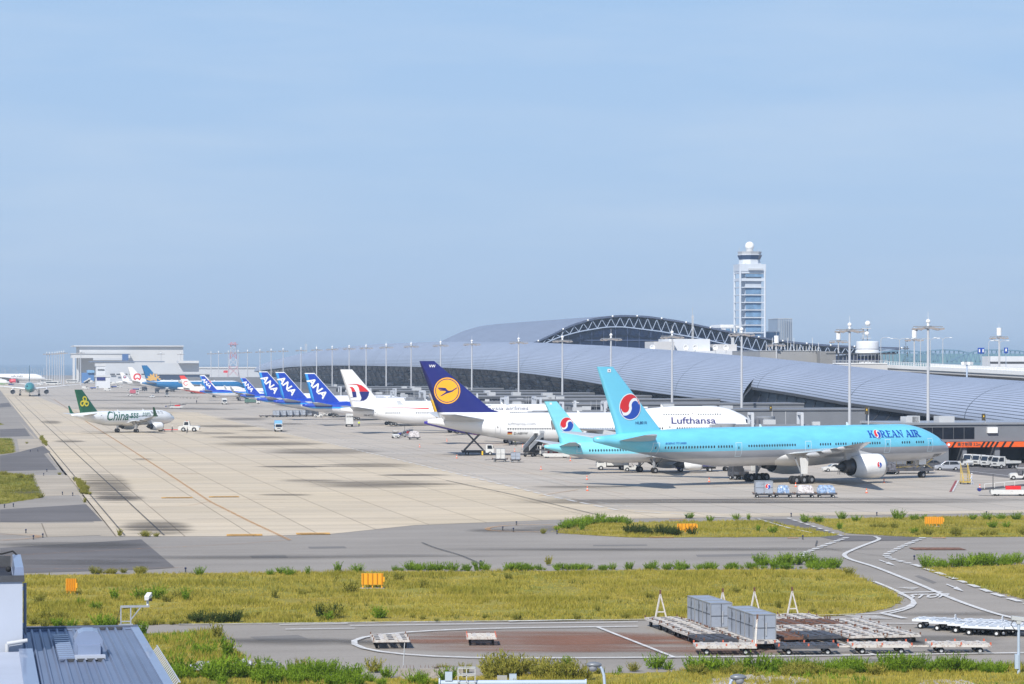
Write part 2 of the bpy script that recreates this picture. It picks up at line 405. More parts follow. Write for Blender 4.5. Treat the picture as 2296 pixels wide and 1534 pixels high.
    if gear:
        g = T['gear']; r = g['r']
        m = MB(); ng = xm - g['nose']
        m.cyl((ng, 0, r), (ng - .25, 0, h.zc - h.R * .75), .13, .17, 10); m.beam((ng + .1, 0, 1.6), (ng + 1.3, 0, h.zc - h.R * .8), .12); m.cyl((ng, -.38, r * .8), (ng, .38, r * .8), .09, n=8)
        for y in (-.42, .42): m.box((ng - .2, y, h.zc - h.R - .15), (1.6, .06, .9), 1)
        go = m.build('nose_gear', [MGREY, WHITE], root)
        for y in (-.32, .32): wheel_part(go, (ng, y, r * .8), r * .8, .32)
        for sd in (1, -1):
            for (gs, gy) in g['main']:
                m = MB(); x = xm - gs; zt = h.zc - h.R * .55
                m.cyl((x, sd * gy, r), (x, sd * gy, zt), .2, .26, 12); m.beam((x, sd * gy, r * 2.2), (x, sd * (gy - 1.6), zt - .1), .16); m.beam((x + .2, sd * gy, r * 2.2), (x + 1.8, sd * (gy - .4), zt), .14)
                nb = g['axles']; sp = r * 2.35
                if nb > 1: m.beam((x - sp * (nb - 1) / 2, sd * gy, r), (x + sp * (nb - 1) / 2, sd * gy, r), .22)
                if gy > 2.5 and g.get('door', True): m.prism([(x - .9, zt - .1), (x + .9, zt - .1), (x + .65, r * 2.4), (x - .55, r * 2.4)], sd * (gy + .55), sd * (gy + .62), 1)
                go = m.build('main_gear', [MGREY, WHITE], root)
                for i in range(nb):
                    ax = x + (i - (nb - 1) / 2) * sp
                    for q in (-1, 1): wheel_part(go, (ax, sd * gy + q * r * .62, r), r, r * .75)
    if cockpit:
        cs = T.get('ck', (.23, .42)); s0, s1 = cs[0] * h.nl, cs[1] * h.nl
        def tz(st): mid, hu, hd, w = h.ring(st); return mid, hu
        a, b = tz(s0), tz(s1); P = [(xm - s0, a[0] + a[1] * .62), (xm - s0 - .05, a[0] + a[1] * .93), (xm - s1, b[0] + b[1] * .80), (xm - s1, b[0] + b[1] * .52)]
        decal('cockpit_window', [(pg(P), GLASS)], mapper, root, .25)
    if windows:
        if WINM is None:
            m = MB(); m.poly([(.13 * math.cos(a) * 1, 0, .2 * math.sin(a)) for a in [math.pi * 2 * (i + .5) / 8 for i in range(8)]] if 0 else [(.14 * math.copysign(abs(math.cos(a)) ** .7, math.cos(a)), 0, .2 * math.copysign(abs(math.sin(a)) ** .7, math.sin(a))) for a in [math.pi * 2 * i / 12 for i in range(12)]])
            me = bpy.data.meshes.new('cabin_window'); pts = m.v; me.from_pydata(pts, [], [tuple(range(len(pts)))]); me.materials.append(GLASS); WINM = me
        for a, b, zz, pit in windows:
            k = max(int((b - a) / pit), 1)
            for i in range(k + 1):
                st = a + i * pit; y, q = h.side(st, zz)
                o = bpy.data.objects.new('cabin_window', WINM); COL.objects.link(o); o.parent = root
                o.location = (xm - st, -(y + .015), zz); o.rotation_euler = (-math.asin(max(-1, min(1, q))), 0, 0)
    for (st, z0, z1, w) in doors:
        x = xm - st
        it = [(pg([(x - w / 2, z0), (x + w / 2, z0), (x + w / 2, z0 + .07), (x - w / 2, z0 + .07)]), door_m), (pg([(x - w / 2, z1 - .07), (x + w / 2, z1 - .07), (x + w / 2, z1), (x - w / 2, z1)]), door_m),
              (pg([(x - w / 2, z0), (x - w / 2 + .07, z0), (x - w / 2 + .07, z1), (x - w / 2, z1)]), door_m), (pg([(x + w / 2 - .07, z0), (x + w / 2, z0), (x + w / 2, z1), (x + w / 2 - .07, z1)]), door_m),
              (pg([(x - .12, lerp(z0, z1, .55)), (x + .06, lerp(z0, z1, .55)), (x + .06, lerp(z0, z1, .72)), (x - .12, lerp(z0, z1, .72))]), GLASS)]
        decal('cabin_door', it, mapper, root, .3)
    for st, ht in T.get('ant', ((h.L * .3, .5), (h.L * .55, .4))):
        m = MB(); mid, hu, hd, w = h.ring(st); z = mid + hu - .03; m.prism([(xm - st, z), (xm - st - .5, z), (xm - st - .55, z + ht), (xm - st - .3, z + ht)], -.03, .03); m.build('antenna', WHITE, fo)
    return root, fo, fo2, mapper, fmap, h
def T777():
    return dict(xm=37.1, hull=dict(L=73.9, R=3.1, zc=5.95, nl=11.0, ts=49.5, ttop=.36, re=.42, droop=.42),
        fin=[(7.6, 59.8, 69.7), (9.3, 61.6, 70.0), (18.6, 70.4, 73.5)],
        wing=[(2.6, 23.6, 14.6, 4.6), (9.8, 28.9, 8.4, 5.3), (22, 38.6, 4.4, 6.5), (32.3, 47.0, 1.1, 7.45)],
        fair=[(9.0, 5.2), (15, 4.6), (21.5, 3.6)], stab=[(1.2, 63.0, 7.2, 7.3), (10.7, 70.2, 2.4, 8.4)],
        eng=[(9.6, 24.2, 2.75, 3.95, 6.3)], belly=(21, 44, 3.35, 2.55, 6.2), gear=dict(nose=5.9, r=.68, axles=3, main=[(37.1, 5.5)]), ck=(.16, .30))
def T747():
    hp = [(0, 0), (1.5, .15), (4, .75), (7, 1.15), (12, 1.27), (19, 1.27), (24, .85), (29, .2), (32, 0)]
    return dict(xm=33.5, hull=dict(L=70.66, R=3.28, zc=5.55, nl=11.0, ts=47.5, ttop=.42, re=.38, droop=.25, hump=hp),
        fin=[(7.2, 54.0, 68.0), (8.7, 55.0, 68.6), (9.6, 57.6, 68.9), (19.5, 69.3, 72.4)],
        wing=[(2.8, 19.8, 17.0, 4.4), (11.5, 28.6, 9.6, 5.2), (29.6, 45.5, 3.8, 6.2)], let=(31.0, 48.6, 1.2, 7.9),
        fair=[(8, 5), (14, 4.5), (21, 4)], stab=[(1.0, 58.2, 9.4, 7.2), (11.0, 66.4, 3.0, 8.7)],
        eng=[(11.7, 23.0, 2.6, 2.75, 4.6), (20.8, 31.4, 3.4, 2.75, 4.6)], belly=(18, 40, 3.5, 2.1, 5.6), gear=dict(nose=7.7, r=.62, axles=2, main=[(31.6, 5.5), (34.8, 1.9)]), ck=(.22, .36))
def T330():
    return dict(xm=32.1, hull=dict(L=63.7, R=2.82, zc=5.05, nl=8.5, ts=43, ttop=.34, re=.4, droop=.35),
        fin=[(6.6, 50.4, 60.6), (8.0, 52.6, 61.0), (17.3, 60.6, 63.9)],
        wing=[(2.4, 19.6, 11.9, 4.0), (9.4, 25.8, 7.2, 4.8), (29.3, 41, 2.2, 6.6)], let=(30.0, 42.9, .9, 8.4),
        fair=[(8.5, 4), (14, 3.5), (20, 3)], stab=[(1.0, 54.2, 6.4, 6.3), (9.7, 60.4, 2.2, 7.3)],
        eng=[(9.4, 19.6, 2.45, 2.95, 5.0)], belly=(18, 38, 3.0, 1.9, 5.2), gear=dict(nose=6.7, r=.65, axles=2, main=[(32.1, 5.34)]))
def T767():
    return dict(xm=27.8, hull=dict(L=54.9, R=2.52, zc=4.95, nl=7.6, ts=37, ttop=.34, re=.33, droop=.3),
        fin=[(6.2, 39.8, 51.6), (7.5, 41.2, 52.0), (8.6, 44.6, 52.4), (16.0, 51.2, 54.3)],
        wing=[(2.2, 16.6, 10.6, 3.7), (8, 21.6, 6.9, 4.3), (23.6, 33.9, 2.1, 6.0)], fair=[(7, 3.6), (12.5, 3.2)],
        stab=[(.9, 45.4, 5.8, 6.1), (9.3, 51.2, 1.9, 7.2)], eng=[(7.9, 16.4, 2.35, 2.7, 4.6)], belly=(15, 32, 2.65, 2.2, 5.0), gear=dict(nose=5.0, r=.56, axles=2, main=[(27.8, 4.65)]))
def T737():
    return dict(xm=19.6, hull=dict(L=39.2, R=1.92, zc=3.72, nl=5.4, ts=26.5, ttop=.30, re=.25, droop=.3),
        fin=[(4.6, 26.4, 36.2), (5.55, 27.6, 36.4), (6.5, 31.4, 36.6), (12.55, 36.9, 39.3)],
        wing=[(1.7, 12.9, 7.6, 2.8), (5.5, 15.6, 4.9, 3.2), (16.6, 23.0, 1.6, 4.5)], let=(17.2, 24.9, .6, 7.0), fair=[(6, 2.6), (10, 2.4)],
        stab=[(.7, 32.6, 4.2, 4.9), (7.1, 36.6, 1.3, 5.7)], eng=[(4.85, 11.6, 1.55, 2.1, 3.6)], belly=(11.5, 22, 2.0, 1.6, 3.8), gear=dict(nose=4.0, r=.52, axles=1, main=[(19.6, 2.86)], door=False))
def T320():
    return dict(xm=17.7, hull=dict(L=37.57, R=2.0, zc=4.0, nl=5.6, ts=24.5, ttop=.32, re=.3, droop=.22),
        fin=[(5.0, 27.2, 34.6), (6.0, 28.4, 34.7), (11.9, 33.9, 36.6)],
        wing=[(1.8, 11.2, 7.4, 3.0), (6.4, 14.8, 4.3, 3.5), (16.2, 21.6, 1.6, 4.7)], let=(16.9, 23.3, .6, 7.2), fair=[(6.4, 3.0), (10, 2.6)],
        stab=[(.7, 30.6, 3.8, 4.9), (6.2, 34.0, 1.4, 5.5)], eng=[(5.75, 10.2, 1.7, 2.25, 3.8)], belly=(10, 22, 2.15, 1.75, 4.0), gear=dict(nose=5.07, r=.56, axles=1, main=[(17.7, 3.8)], door=False))
def on_ground(px, py): return G(px, py)
def swirl(cx, cy, r, rot=8):
    # red and blue comma shapes turning about each other on white
    def rt(P, q): c, s = math.cos(R_(q)), math.sin(R_(q)); return [(cx + c * x - s * y, cy + s * x + c * y) for x, y in P]
    out = [(max(-1, min(1, x)), y) for x, y in arc(0, 0, 1, 182, -8, 28)]
    P = out + [(x, y) for x, y in arc(.5, 0, .64, 8, 178, 18) if x * x + y * y < 1] + arc(-.5, -.02, .38, 0, -172, 16)
    P = [(x * r, y * r) for x, y in P]
    return [(disc(r * 1.07, cx, cy), WHITE), (pg(rt(P, rot)), RED), (pg(rt(P, rot + 180)), BLUE)]
# --- big pale blue twin jet
SKYB = (116, 207, 234)
kf = livery('pale_blue_silver_livery', (206, 206, 207), [(0, 1, 4.3, (168, 171, 177)), (0, 1, 5.42, SKYB)], dirt=.07)
kfin = livery('pale_blue_tail', SKYB, [], dirt=.02)
k_t = T777(); WX = k_t['xm']
wz = 6.12
r777, ko, kfo, kmap, kfm, kh = make_airliner('airliner', 'huge pale blue and silver twin-jet with a swirl on its tall tail, nearest parked jet', 'airliner', k_t,
    (42.7, 428, 0), 35, kf, kfin, LGREY, WHITE,
    windows=[(8.4, 10.5, wz, .53), (11.6, 13.7, wz, .53), (18.2, 21.0, wz, .53), (22.0, 24.6, wz, .53), (25.6, 27.8, wz, .53), (28.9, 31.2, wz, .53), (36.4, 46.0, wz, .53), (49.4, 52.4, wz, .53), (52.9, 62.0, wz, .53)],
    doors=[(6.6, 4.5, 6.7, 1.25), (16.4, 4.5, 6.7, 1.25), (33.6, 4.5, 6.7, 1.25), (48.0, 4.5, 6.7, 1.25), (63.6, 4.75, 6.9, 1.2)], door_m=paint('pale_door_outline', (220, 240, 246)))
def serif_word(word, w=.78):
    G_ = {}
    def q(*p): return pg(list(p))
    def sf(x0, x1, y): return q((x0, y), (x1, y), (x1, y + .09), (x0, y + .09))
    def stem(x0, x1): return [q((x0, 0), (x1, 0), (x1, 1), (x0, 1)), sf(x0 - .09, x1 + .09, -.001), sf(x0 - .09, x1 + .09, .911)]
    G_['K'] = stem(.12, .36) + [q((.36, .40), (.36, .56), (.80, .95), (.94, .95)), q((.46, .58), (.62, .70), (1.02, .0), (.72, 0)), sf(.62, 1.1, 0), sf(.62, 1.0, .91)]
    G_['R'] = stem(.12, .36) + [(lambda o, i: (o + i, [(j, j + 1, len(o) + j + 1, len(o) + j) for j in range(len(o) - 1)]))(arc(.36, .72, .5, -90, 90, 14, .28), arc(.36, .72, .24, -90, 90, 14, .19)), q((.40, .48), (.66, .46), (1.06, 0), (.78, 0)), sf(.76, 1.16, 0)]
    G_['E'] = stem(.12, .36) + [q((.36, .91), (.82, .91), (.82, .70), (.72, .82), (.36, .82)), q((.36, .46), (.64, .46), (.64, .56), (.36, .56)), q((.36, 0), (.86, 0), (.86, .26), (.74, .10), (.36, .10))]
    G_['A'] = [q((.10, 0), (.22, 0), (.50, .84), (.44, 1.0)), q((.44, 1.0), (.62, 1.0), (1.0, 0), (.70, 0)), q((.26, .28), (.74, .28), (.70, .38), (.30, .38)), sf(0, .34, 0), sf(.6, 1.1, 0)]
    G_['N'] = [q((.18, 0), (.28, 0), (.28, .9), (.18, .9)), q((.05, 1), (.32, 1), (.98, 0), (.80, 0)), q((.82, 0.3), (.94, .3), (.94, 1), (.82, 1)), sf(.06, .42, 0), sf(.70, 1.06, .91)]
    G_['I'] = stem(.14, .40)
    adv = dict(K=1.02, R=1.06, E=.86, A=1.02, N=1.06, I=.5); adv[' '] = .42; adv['O'] = 1.06
    x = 0; res = []; oat = None
    for c in word:
        if c == 'O': oat = x + .5
        elif c != ' ': res += [xf(g, 0, 1, 1, x, 0) for g in G_[c]]
        x += adv[c]
    return res, x, oat
gl, gw, oat = serif_word('KOREAN AIR'); sc = 11.4 / gw; hx = WX - 20.3; hz = 7.0; hh_ = 1.14
kb = paint('royal_blue_lettering', (18, 70, 168))
decal('fuselage_lettering', [(xf(g, 0, sc, hh_, hx, hz), kb) for g in gl] + swirl(hx + oat * sc, hz + .55, .66, 30), kmap, ko, .3, .002)
decal('registration', [(xf(text_shape('HL8010', .62, .006), 0, 1.1, 1, WX - 66.3, 9.75), paint('dark_blue_lettering', (20, 60, 120)))], kfm, kfo, .5)
decal('type_lettering', [(xf(text_shape('BOEING 777-300ER', .42, .006, .25), 0, 1.1, 1, WX - 62, 6.62), kb)], kmap, ko, .3)
decal('nose_lettering', [(xf(text_shape('대한항공', .62, .012), 0, 1, 1, WX - 5.0, 3.55), DGREY)], kmap, ko, .3)
decal('emblem', swirl(WX - 67.3, 12.45, 1.92, 8), kfm, kfo, .6)
decal('flag_patch', [(pg([(WX - 71.6, 17.75), (WX - 70.95, 17.75), (WX - 70.95, 18.25), (WX - 71.6, 18.25)]), WHITE), (disc(.11, WX - 71.27, 18.0, 12), NAVY)], kfm, kfo, 0)
for ch in [c for c in r777.children if c.name.startswith('engine')]:
    ey, es, ez, ed, eln = k_t['eng'][0]
    if ch.children and True:
        r = ed / 2 * .995
        decal('emblem', swirl(WX - es - eln * .3, ez + .25, .47, 40), lambda u, v, l: (u, -(ey + math.sqrt(max(r * r - (v - ez) ** 2, 0)) + .02 + l), v), ch, .15) if ch == [c for c in r777.children if c.name.startswith('engine')][1] else None
# --- smaller pale blue jet behind it
SKYC = (140, 222, 238)
b_t = T737(); b_t['belly'] = None
b, bo, bf, bm_, bfm, bh = make_airliner('airliner', 'smaller pale blue twin-jet with short swirl tail, half hidden behind the huge pale blue airliner', 'airliner', b_t,
    (23.5, 466.5, 0), 24, livery('pale_blue_livery_small', (208, 208, 208), [(0, 1, 3.0, (190, 194, 198)), (0, 1, 3.45, SKYC)]), livery('pale_blue_tail_small', SKYC, []), LGREY, WHITE,
    windows=[(21.5, 31.6, 4.1, .52)], doors=[(33.3, 3.7, 5.3, .85)], door_m=paint('white_door_outline', (226, 236, 240)))
X7 = b_t['xm']
decal('emblem', swirl(X7 - 35.1, 8.55, 1.22, 5), bfm, bf, .5); decal('flag_patch', [(pg([(X7 - 38.3, 12.0), (X7 - 37.9, 12.0), (X7 - 37.9, 12.35), (X7 - 38.3, 12.35)]), WHITE)], bfm, bf, 0)
# --- white four-engine jet with navy tail
l_t = T747(); XL = l_t['xm']
lf = livery('white_grey_belly_livery', (196, 197, 200), [(.0, 1, 3.5, (240, 240, 239))], dirt=.03)
lw = 5.55
l, lo, lfo, lmap, lfm, lh = make_airliner('airliner', 'white four-engine double-deck airliner with navy tail and yellow crane disc', 'airliner', l_t,
    (19.4, 557.5, 0), 8, lf, livery('navy_tail', (26, 32, 112), [(-.0, -1, -8.9, (240, 240, 239))], dirt=.02), LGREY, WHITE,
    windows=[(3.6, 10.0, lw, .51), (12.2, 19.0, lw, .51), (22.0, 30.0, lw, .51), (32.0, 45.0, lw, .51), (44.6, 54.4, lw, .51), (9.6, 14.6, 8.45, .51), (16.4, 21.6, 8.45, .51)],
    doors=[(56.4, 4.6, 6.6, 1.1), (31.0, 4.5, 6.5, 1.1), (20.4, 4.5, 6.5, 1.1), (11.0, 4.5, 6.5, 1.1), (15.5, 7.5, 9.2, .9)], door_m=paint('grey_door_outline', (196, 198, 202)))
gtx = paint('grey_lettering', (92, 94, 104)); ntx = paint('navy_lettering', (40, 40, 110))
decal('fuselage_lettering', [(xf(text_shape('Lufthansa', 1.9, .035), 0, 1.32, 1.0, XL - 20.2, 6.5), ntx)], lmap, lo, .3)
decal('web_lettering', [(xf(text_shape('lufthansa.com', 1.0, .006), 0, 1.06, 1, XL - 54.4, 6.25), gtx)], lmap, lo, .3)
decal('registration', [(xf(text_shape('D-ABVW', .66, .012), 0, 1.1, 1, XL - 53.1, 4.35), DGREY)], lmap, lo, .3)
fx = XL - 54.4
decal('flag_patch', [(pg([(fx, 4.35 + .2 * i), (fx + .95, 4.35 + .2 * i), (fx + .95, 4.55 + .2 * i), (fx, 4.55 + .2 * i)]), c) for i, c in enumerate((YELLOW, RED, BLACK))], lmap, lo, 0)
decal('tail_lettering', [(xf(text_shape('VW', .8, .015), 0, 1, 1, XL - 70.4, 18.2), WHITE)], lfm, lfo, 0)
cd, cx, cz = paint('crane_disc_yellow', (250, 176, 30)), XL - 66.65, 13.4
r = 2.72
bird = [(pg([(-.78, .20), (-.15, .17), (-.02, .02), (.1, -.06), (.35, -.02), (.55, .10), (.72, .2), (.80, .17), (.62, .05), (.38, -.13), (.12, -.22), (-.1, -.28), (-.5, -.48), (-.55, -.44), (-.2, -.2), (-.1, -.12), (-.22, -.05)]), NAVY)] + \
    [(stroke([(-.74 + .07 * i, .12 - .075 * i), (-.22, .06 - .05 * i)], .045), NAVY) for i in range(3)]
decal('emblem', [(disc(r, cx, cz), cd), (ring(cx, cz, r * .88, .17), NAVY)] + [(xf(s, 0, r * .98, r * 1.0, cx + .05, cz + .12), m) for s, m in bird], lfm, lfo, .7)
m = MB(); y0 = lh.side(45.0, 3.3)[0]
for s0, s1, z0, z1 in ((46.9, 48.6, 2.6, 4.1), (39.2, 43.8, 2.75, 4.5)):
    decal('cargo_hatch', [(pg([(XL - s1, z0), (XL - s0, z0), (XL - s0, z1), (XL - s1, z1)]), BLACK)], lmap, lo, .3)
# --- white wide-body with red and navy kite mark
m_t = T330(); XM = m_t['xm']
p0 = UN(127.5, 716)
mo, mf_, mfo, mmap, mfm, mh = make_airliner('airliner', 'white wide-body airliner with red and navy kite mark on its white tail', 'airliner', m_t, (p0.x, p0.y, 0), 11.3,
    livery('white_livery', (236, 236, 236), [(0, -1, -2.9, (190, 192, 196))], dirt=.03), livery('white_tail', (240, 240, 240), []), LGREY, WHITE, stabp=MGREY,
    windows=[(48.0, 52.2, 5.6, .53), (34, 44, 5.6, .53), (8, 18, 5.6, .53)], doors=[(54.6, 4.6, 6.5, 1.1)], door_m=paint('grey_door_outline', (196, 198, 202)))
decal('fuselage_lettering', [(xf(text_shape('malaysia airlines', 1.5, .02, .15), 0, 1.5, 1, XM - 27.0, 6.25), paint('slate_lettering', (96, 98, 110)))], mmap, mf_, .3)
decal('registration', [(xf(text_shape('9M-MTZ', .6, .01), 0, 1.1, 1, XM - 57.6, 4.75), DGREY)], mmap, mf_, .3)
decal('red_line', [(stroke([(XM - 55, 7.05), (XM - 48, 7.0), (XM - 40, 6.72)], [.06, .12, .34]), RED)], mmap, mf_, .3)
zz = lambda P: pg([(XM - 62.3 + x, 8.4 + z) for x, z in P])
kite = [(zz([(.1, 5.0), (3.0, 5.0), (4.3, 4.6), (5.5, 3.7), (6.2, 2.95), (3.7, 2.95), (3.4, 4.1), (2.9, 4.75)]), RED), (zz([(3.6, 2.9), (6.3, 2.9), (6.1, 1.9), (5.6, 1.0), (4.8, .5), (3.9, .45), (4.2, 1.2)]), NAVY),
    (zz([(.9, 4.2), (1.7, 4.2), (2.2, 3.8), (2.6, 2.95), (1.6, 2.95), (1.4, 3.7)]), RED), (zz([(1.6, 2.9), (2.7, 2.9), (2.9, 1.55), (1.9, 1.4)]), NAVY), (zz([(1.3, 1.35), (2.9, 1.42), (2.9, 1.5), (1.3, 1.45)]), NAVY), (zz([(1.6, .42), (4.2, .38), (4.2, .47), (1.6, .5)]), NAVY)]
decal('emblem', kite, mfm, mfo, .6)
# --- purple jet glimpsed behind the navy tail
h_t = T320(); p0 = UN(112, 622)
make_airliner('airliner', 'purple and magenta twin-jet glimpsed behind the navy-tailed white airliner', 'airliner', h_t, (p0.x + 11.0, p0.y, 0), 8,
    livery('purple_livery', (58, 40, 150), [(1, 0, -8.5, (120, 38, 140)), (1, 0, -4.5, (196, 40, 110))]), livery('grey_yellow_tail', (238, 190, 50), [(.4, 1, 3.2, (176, 170, 168))]), LGREY, WHITE, winglet=MGREY)
# --- five blue-tailed jets
ABLUE, ALITE = (18, 62, 172), (56, 156, 232)
def blue_tail(T, label, pos, th, k, name='a'):
    X = T['xm']; f = T['fin']; z0, z1 = f[-2][0], f[-1][0]; te0, te1 = f[-2][2], f[-1][2]; le0, le1 = f[-2][1], f[-1][1]
    mt = -(te1 - te0) / (z1 - z0); ml = -(le1 - le0) / (z1 - z0)        # edge slopes in x per z
    zc, R = T['hull']['zc'], T['hull']['R']
    kt = (X - te0 - mt * z0); kl = (X - le0 - ml * z0)
    fp = livery('blue_tail_paint_' + name, ABLUE, [(-1, mt, -(kt + .16 * R * 2.2), ALITE), (0, 1, z1 - .28 * k, (236, 238, 242)), (1, -ml, kl - .22 * k, (236, 238, 242))], dirt=.0)
    xa = X - f[1][1] + .5; sl_ = .055 * R
    ff = livery('white_blue_livery_' + name, ABLUE, [(sl_, 1, sl_ * xa + zc + R * .92, (232, 233, 236)), (0, -1, -(zc + R * .5), ABLUE), (0, -1, -(zc + R * .3), ALITE), (0, -1, -(zc + R * .1), (224, 225, 228))], dirt=.04)
    rr, fo, fi, mp_, fm_, hh = make_airliner('airliner', label, 'airliner', T, pos, th, ff, fp, LGREY, WHITE, winglet=MGREY, windows=[(X * .9, X * 1.55, zc + R * .12, .55)] if name == 'narrow' else ())
    sh = centred(text_shape('ANA', 1.0, .03, .12, 1.0)); zt = lerp(z0, z1, .40); le, te = pw([(a, b, c) for a, b, c in f], zt); xc = X - lerp(le, te, .53)
    ang = -math.atan2(z1 - z0, le1 - le0)
    decal('lettering', [(xf(sh, ang, 3.45 * k, 3.0 * k, xc, zt), WHITE)], fm_, fi, .5)
    return rr
for i, (t, lab) in enumerate(((807, 'blue-tailed white wide-body beside the kite-tailed airliner, nearest of the blue tails'), (888, 'blue-tailed white wide-body in the middle of three overlapping tall blue tails'), (942, 'blue-tailed white wide-body, farthest of the three tall overlapping blue tails'))):
    p = UN(123.5, t); blue_tail(T767(), lab, (p.x, p.y, 0), 11.3, 1.0, 'wide')
for (px, Y, lab) in ((536, 1165, 'smaller blue-tailed jet with dark winglets behind the tall blue tails'), (444.5, 1330, 'smaller blue-tailed jet farthest left of the blue tails beside a white tail')):
    X = (px + 8 - CX) * Y / F; c, s = math.cos(R_(11.3)), math.sin(R_(11.3)); blue_tail(T737(), lab, (X + 18.5 * c, Y + 18.5 * s, 0), 11.3, .78, 'narrow')
# --- farther jets
def far_jet(T, label, px, Y, fus, fin, th=11.3, windows=(), winglet=None, sc=1.0):
    X = (px - CX) * Y / F; c, s = math.cos(R_(th)), math.sin(R_(th)); d = T['hull']['L'] - T['xm']
    return make_airliner('airliner', label, 'airliner', T, (X + d * c, Y + d * s, 0), th, fus, fin, LGREY, WHITE, windows=windows, winglet=winglet)
wl = livery('white_livery_far', (232, 232, 232), []); wt = livery('white_tail_far', (238, 236, 234), [])
jal = [lambda X, f: None]
def crane_mark(X, fm, fi, s, z, r):
    decal('emblem', [(ring(X - s, z, r, r * .42, -60, 240), RED), (stroke([(X - s - r * .7, z - r * .7), (X - s, z - r * .25), (X - s + r * .7, z - r * .7)], r * .4), RED)], fm, fi, 0)
q = far_jet(T737(), 'white airliner with small red crane tail hidden behind the leftmost blue tail', 449, 1395, wl, wt); crane_mark(19.6, q[4], q[2], 35.0, 8.3, 1.3)
decal('fuselage_lettering', [(xf(text_shape('JAPAN AIRLINES', 1.5, .03), 0, 1.3, 1, 19.6 - 24, 4.2), DGREY)], q[3], q[1], .5)
T = T320(); q = far_jet(T, 'white jet with red tail tip, dark ring mark and orange-red underside', 398, 1462, livery('orange_red_belly', (236, 84, 62), [(.13, 1, 2.1, (238, 234, 230))]), livery('red_tip_tail', (240, 236, 232), [(0, 1, 10.0, (236, 70, 56))]))
decal('emblem', [(ring(T['xm'] - 33.1, 7.7, 1.1, .36, 40, 330), RED)], q[4], q[2], 0)
T = T330(); T['hull']['L'] = 63.7
TEAL = (18, 104, 158)
q = far_jet(T, 'teal-blue wide-body airliner with gold lotus petals on its tail', 318, 1640, livery('teal_livery', TEAL, [(0, 1, 7.25, (226, 228, 228))]), livery('teal_tail', TEAL, []), windows=())
gold = paint('gold_petals', (214, 170, 96))
def lotus(X, s, z, r): return [(xf(pg([(0, 0), (.16, .35), (.13, .75), (0, 1), (-.13, .75), (-.16, .35)]), R_(a), r, r * (1 if abs(a) < 60 else 1.05), X - s, z), gold) for a in (-80, -55, -28, 0, 28, 55, 80)]
decal('emblem', lotus(32.1, 56.6, 8.2, 4.6), q[4], q[2], 0)
q = far_jet(T767(), 'white airliner with big red crane tail beside the teal airliner', 284, 1760, wl, wt); crane_mark(27.8, q[4], q[2], 48.0, 9.4, 2.1)
T = T320(); q = far_jet(T, 'small dark teal tail with gold petals between two white tails', 291, 1850, livery('teal_livery_small', TEAL, [(0, 1, 4.9, (226, 228, 228))]), livery('teal_tail', TEAL, []))
decal('emblem', lotus(17.7, 32.2, 6.4, 2.6), q[4], q[2], 0)
T = T320(); q = far_jet(T, 'white jet with a round navy and red mark, farthest left of the row of tails', 265, 1935, livery('white_red_belly', (220, 222, 224), []), wt)
decal('emblem', [(disc(1.15, 17.7 - 32.9, 8.6, 20), NAVY), (disc(.75, 17.7 - 32.9, 8.75, 20), WHITE), (disc(.45, 17.7 - 32.8, 8.5, 20), RED)], q[4], q[2], 0)
# --- taxiing and towed jets
T = T330(); p = G(66, 889)
make_airliner('airliner', 'teal-nosed white wide-body seen head-on taxiing towards the camera', 'airliner', T, (p.x - 4.6, p.y + 26, 0), -79.6, livery('white_teal_nose', (222, 226, 226), [(1, 0, 21.5, (62, 132, 134))]), livery('dark_teal_tail', (60, 90, 100), []), WHITE, LGREY, grp='taxiing airliners')
T = T777(); T['xm'] = 37.1; p = (-411, 2350)
q = make_airliner('airliner', 'white airliner with red engine and coloured lettering at the far left edge', 'airliner', T, (p[0] - 36, p[1], 0), 4, livery('white_livery_far', (232, 232, 232), []), wt, LGREY, paint('red_engine', (206, 60, 74)), grp='taxiing airliners')
decal('fuselage_lettering', [(xf(text_shape('AIRLINES', 2.2, .05), 0, 1.2, 1, 37.1 - 30, 6.1), DGREY)], q[3], q[1], .6)
T = T320(); p = G(-30, 868)
make_airliner('airliner', 'white jet with light green belly partly cut off at the far left edge', 'airliner', T, (p.x, p.y, 0), 6, livery('green_belly', (130, 214, 120), [(.05, 1, 3.4, (232, 234, 232))]), livery('green_tail', (120, 200, 110), []), LGREY, WHITE, grp='taxiing airliners')
T = T320(); s_t = T; p = G(284, 970)
q = make_airliner('airliner', 'white narrow-body jet with green tail and green script under tow on the taxiway', 'airliner', T, (p.x, p.y, 0), 51, livery('white_livery_towed', (234, 236, 236), [(0, -1, -2.3, (196, 198, 200))]), livery('green_tail_solid', (22, 96, 64), [], dirt=.02), LGREY, WHITE, winglet=paint('green_winglet', (24, 92, 62)),
    windows=[(8, 20.5, 4.45, .52)], doors=[(30.6 - 2.2, 3.7, 5.5, .85)], door_m=paint('grey_door_outline', (196, 198, 202)), grp='taxiing airliners', fairings=True)
gt = paint('green_lettering', (26, 96, 72)); XS = 17.7
decal('fuselage_lettering', [(xf(text_shape('China-', 3.5, .045, .45), 0, 1.0, 1.0, XS - 27.2, 3.5), gt), (xf(text_shape('sss', 2.6, .04, .45), 0, 1.0, 1.1, XS - 18.2, 4.0), gt), (xf(text_shape('.com', 1.7, .02, .4), 0, 1.0, 1, XS - 13.9, 4.62), gt), (xf(text_shape('春 秋 航 空', .85, .0), 0, 1.1, 1, XS - 10.0, 5.1), gtx)], q[3], q[1], .3, .002)
yl = paint('yellow_emblem', (232, 214, 50)); it = []
